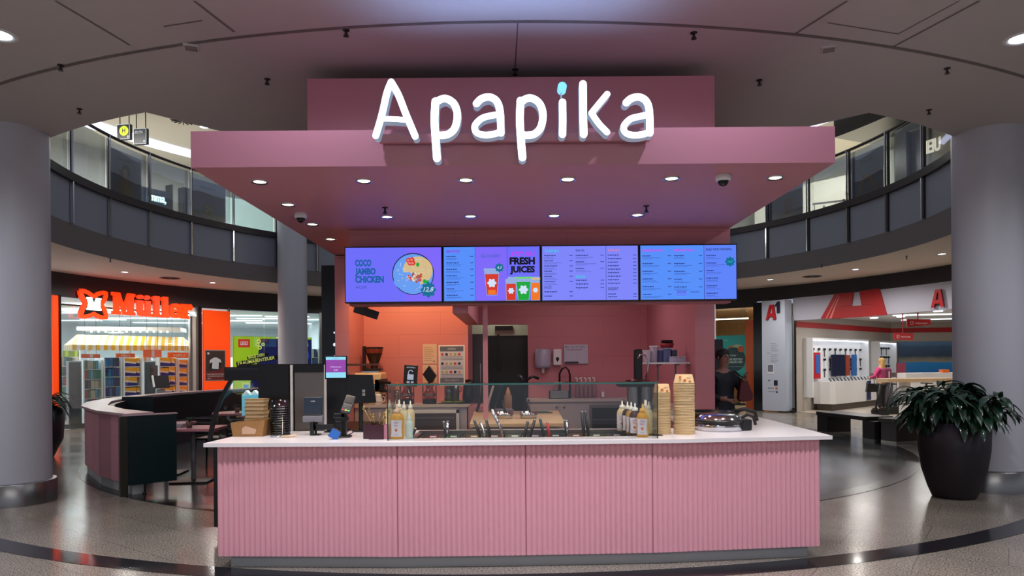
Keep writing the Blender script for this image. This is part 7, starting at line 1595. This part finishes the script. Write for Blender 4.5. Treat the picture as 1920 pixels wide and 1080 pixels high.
# ================================================================ PEOPLE
def skin(name, pts, edges, m, parent, sub=2, root=0):
    me = bpy.data.meshes.new(name); me.from_pydata([p[:3] for p in pts], [], []); me = bpy.data.meshes.new(name)
    me.from_pydata([p[:3] for p in pts], edges, []); o = bpy.data.objects.new(name, me); COL.objects.link(o); o.parent = parent
    sk = o.modifiers.new('skin', 'SKIN'); sk.use_smooth_shade = True
    for i, p in enumerate(pts): me.skin_vertices[0].data[i].radius = (p[3], p[4] if len(p) > 4 else p[3]); me.skin_vertices[0].data[i].use_root = (i == root)
    s = o.modifiers.new('sub', 'SUBSURF'); s.levels = sub; s.render_levels = sub
    me.materials.append(m); return o
def person(loc, rz, h, label, skinrgb, top, legs, hair, arms, hair_long=False, coat=False):
    t = thing('person', loc, label, 'person', rz=rz); s = h / 1.75
    M_s = mat('skin_%d' % skinrgb[0], skinrgb, .55); 
    # facing -y
    P = [(0, 0, .98, .15, .11), (0, .0, 1.15, .13, .10), (0, 0, 1.32, .16, .11), (0, 0, 1.42, .12, .085), (0, -.005, 1.49, .055, .055), (0, -.02, 1.57, .062, .075), (0, -.02, 1.66, .078, .092), (0, -.015, 1.73, .045, .055)]
    E = [(i, i + 1) for i in range(7)]
    def limb(chain, start):
        k = start
        for c in chain: P.append(c); E.append((k, len(P) - 1)); k = len(P) - 1
        return k
    for sd, (el, wr) in zip((-1, 1), arms):
        k = limb([(sd * .17, 0, 1.40, .055), (el[0], el[1], el[2], .042), (wr[0], wr[1], wr[2], .03), ], 3)
        v = (Vector(wr) - Vector(el)).normalized(); w = Vector(wr)
        pm = w + v * .06; P.append((*pm, .032, .018)); E.append((k, len(P) - 1)); kp = len(P) - 1
        sidev = v.cross(Vector((0, 1, 0))); sidev = sidev.normalized() if sidev.length > .1 else Vector((1, 0, 0))
        for f in range(4):
            o_ = sidev * (.026 - .017 * f); q = pm + v * (.055 + .008 * (f in (1, 2))) + o_; P.append((*q, .009)); E.append((kp, len(P) - 1)); q2 = q + v * .02 + Vector((0, -.012, -.006)); P.append((*q2, .008)); E.append((len(P) - 2, len(P) - 1))
        q = w + v * .035 + sidev * .045 ; P.append((*q, .010)); E.append((k, len(P) - 1))
    for sd in (-1, 1):
        limb([(sd * .095, 0, .9, .09), (sd * .10, -.02, .5, .062), (sd * .105, .02, .1, .04), (sd * .11, -.05, .04, .035), (sd * .115, -.15, .03, .025)], 0)
    P = [(p[0] * s, p[1] * s, p[2] * s, *[q * s for q in p[3:]]) for p in P]
    body = skin('body', P, E, M_s, t)
    # face
    b = MB(); b.lathe([(.001, -.02), (.011, -.01), (.004, .02)], c=(0, -.112 * s, 1.635 * s), n=8); b.build('nose', M_s, t)
    b = MB(); [b.sphere((sx * .03 * s, -.10 * s, 1.66 * s), .011 * s, n=8) for sx in (-1, 1)]; b.build('eyes', mat('eye_dark', (30, 24, 22), .3), t)
    b = MB(); b.sphere((0, -.103 * s, 1.598 * s), .02 * s, (1, .3, .3), n=8); b.build('mouth', mat('lip', (150, 80, 76), .5), t)
    b = MB(); [b.sphere((sx * .082 * s, -.01 * s, 1.64 * s), .02 * s, (.4, .8, 1.3), n=8) for sx in (-1, 1)]; b.build('ears', M_s, t)
    b = MB(); b.sphere((0, .012 * s, 1.682 * s), .098 * s, (.93, 1.02, .95), n=18)
    if hair_long: b.lathe([(.08 * s, 1.72 * s), (.095 * s, 1.62 * s), (.10 * s, 1.45 * s), (.085 * s, 1.30 * s), (.02 * s, 1.22 * s)], c=(0, .055 * s, 0), n=16, sy=.55)
    b.build('hair', hair, t)
    # clothes
    Q = [(0, 0, .96, .175, .13), (0, 0, 1.15, .155, .12), (0, 0, 1.32, .185, .13), (0, 0, 1.42, .14, .10), (0, 0, 1.47, .075, .075)]; F = [(i, i + 1) for i in range(4)]
    if coat: Q.append((0, 0, .72, .19, .15)); F.append((0, 5)) 
    for sd, (el, wr) in zip((-1, 1), arms):
        n = len(Q); Q += [(sd * .175, 0, 1.40, .075), (*el, .06), (*(Vector(el).lerp(Vector(wr), .9)), .045)]; F += [(3, n), (n, n + 1), (n + 1, n + 2)]
    skin('jacket' if coat else 'pullover', [(p[0] * s, p[1] * s, p[2] * s, *[q * s for q in p[3:]]) for p in Q], F, top, t)
    Q = [(0, 0, .99, .165, .12)]; F = []
    for sd in (-1, 1):
        n = len(Q); Q += [(sd * .095, 0, .88, .105), (sd * .10, -.02, .5, .078), (sd * .105, .02, .11, .058)]; F += [(0, n), (n, n + 1), (n + 1, n + 2)]
    skin('trousers', [(p[0] * s, p[1] * s, p[2] * s, *[q * s for q in p[3:]]) for p in Q], F, legs, t)
    for sd in (-1, 1):
        b = MB(); b.sphere((sd * .112 * s, -.06 * s, .045 * s), .07 * s, (.8, 1.9, .65), n=14); b.build('shoe', M_black, t)
    return t
t = person((2.83, 9.3, 0), .35, 1.76, 'person in dark jacket standing beside the black fridge right of kiosk', (150, 110, 96), mat('coat_black', (22, 26, 38), .7), mat('jeans_dark', (24, 30, 52), .8), mat('hair_dark', (24, 20, 20), .6), [((-.27, -.03, 1.14), (-.14, -.2, 1.10)), ((.24, -.08, 1.2), (.14, -.26, 1.36))], coat=True)
t = thing('red_shoulder_bag', (3.06, 9.16, 1.06), 'dark red bag hanging beside the person in dark jacket', 'bag'); b = MB(); b.plate([(-.08, .04), (-.03, 0), (.09, .03), (.11, .09), (.01, .34), (-.05, .29)], -.05, .05); b.build('body', mat('bag_wine', (92, 28, 36), .6), t, bevel=.03); b = MB(); b.tube([(-.04, 0, .28), (-.13, .02, .40), (-.12, .05, .42), (.0, 0, .32)], .008); b.build('strap', M_black, t)
p = at(1654, 765, 21.6)
t = person((p.x, 21.6, 0), PI + .5, 1.66, 'blonde person in pink pullover seen from behind in phone shop', (214, 170, 146), mat('pink_pullover', (214, 70, 130), .8), mat('trousers_black', (26, 24, 28), .8), mat('hair_blonde', (206, 164, 96), .6), [((-.26, -.06, 1.15), (-.18, -.28, 1.12)), ((.26, -.06, 1.15), (.18, -.28, 1.12))], hair_long=True)
t = thing('backpack', (p.x + .02, 21.36, .94), 'wine red backpack on the back of the person in pink', 'backpack', rz=.5); b = MB(); b.bb(-.17, .17, -.09, .06, 0, .42); b.build('body', mat('pack_wine', (130, 44, 84), .7), t, bevel=.05); b = MB(); b.bb(-.02, .03, -.1, -.091, .12, .32); b.build('label', M_white, t)
t = thing('handbag', (p.x - .36, 21.5, .62), 'black handbag held at left of the person in pink', 'bag'); b = MB(); b.plate([(-.17, 0), (.17, 0), (.13, .26), (-.13, .26)], -.05, .05); b.build('body', M_black, t, bevel=.02); b = MB(); b.tube([(-.08, 0, .25), (-.02, 0, .45), (.06, 0, .48), (.1, 0, .25)], .01); b.build('handle', M_black, t)
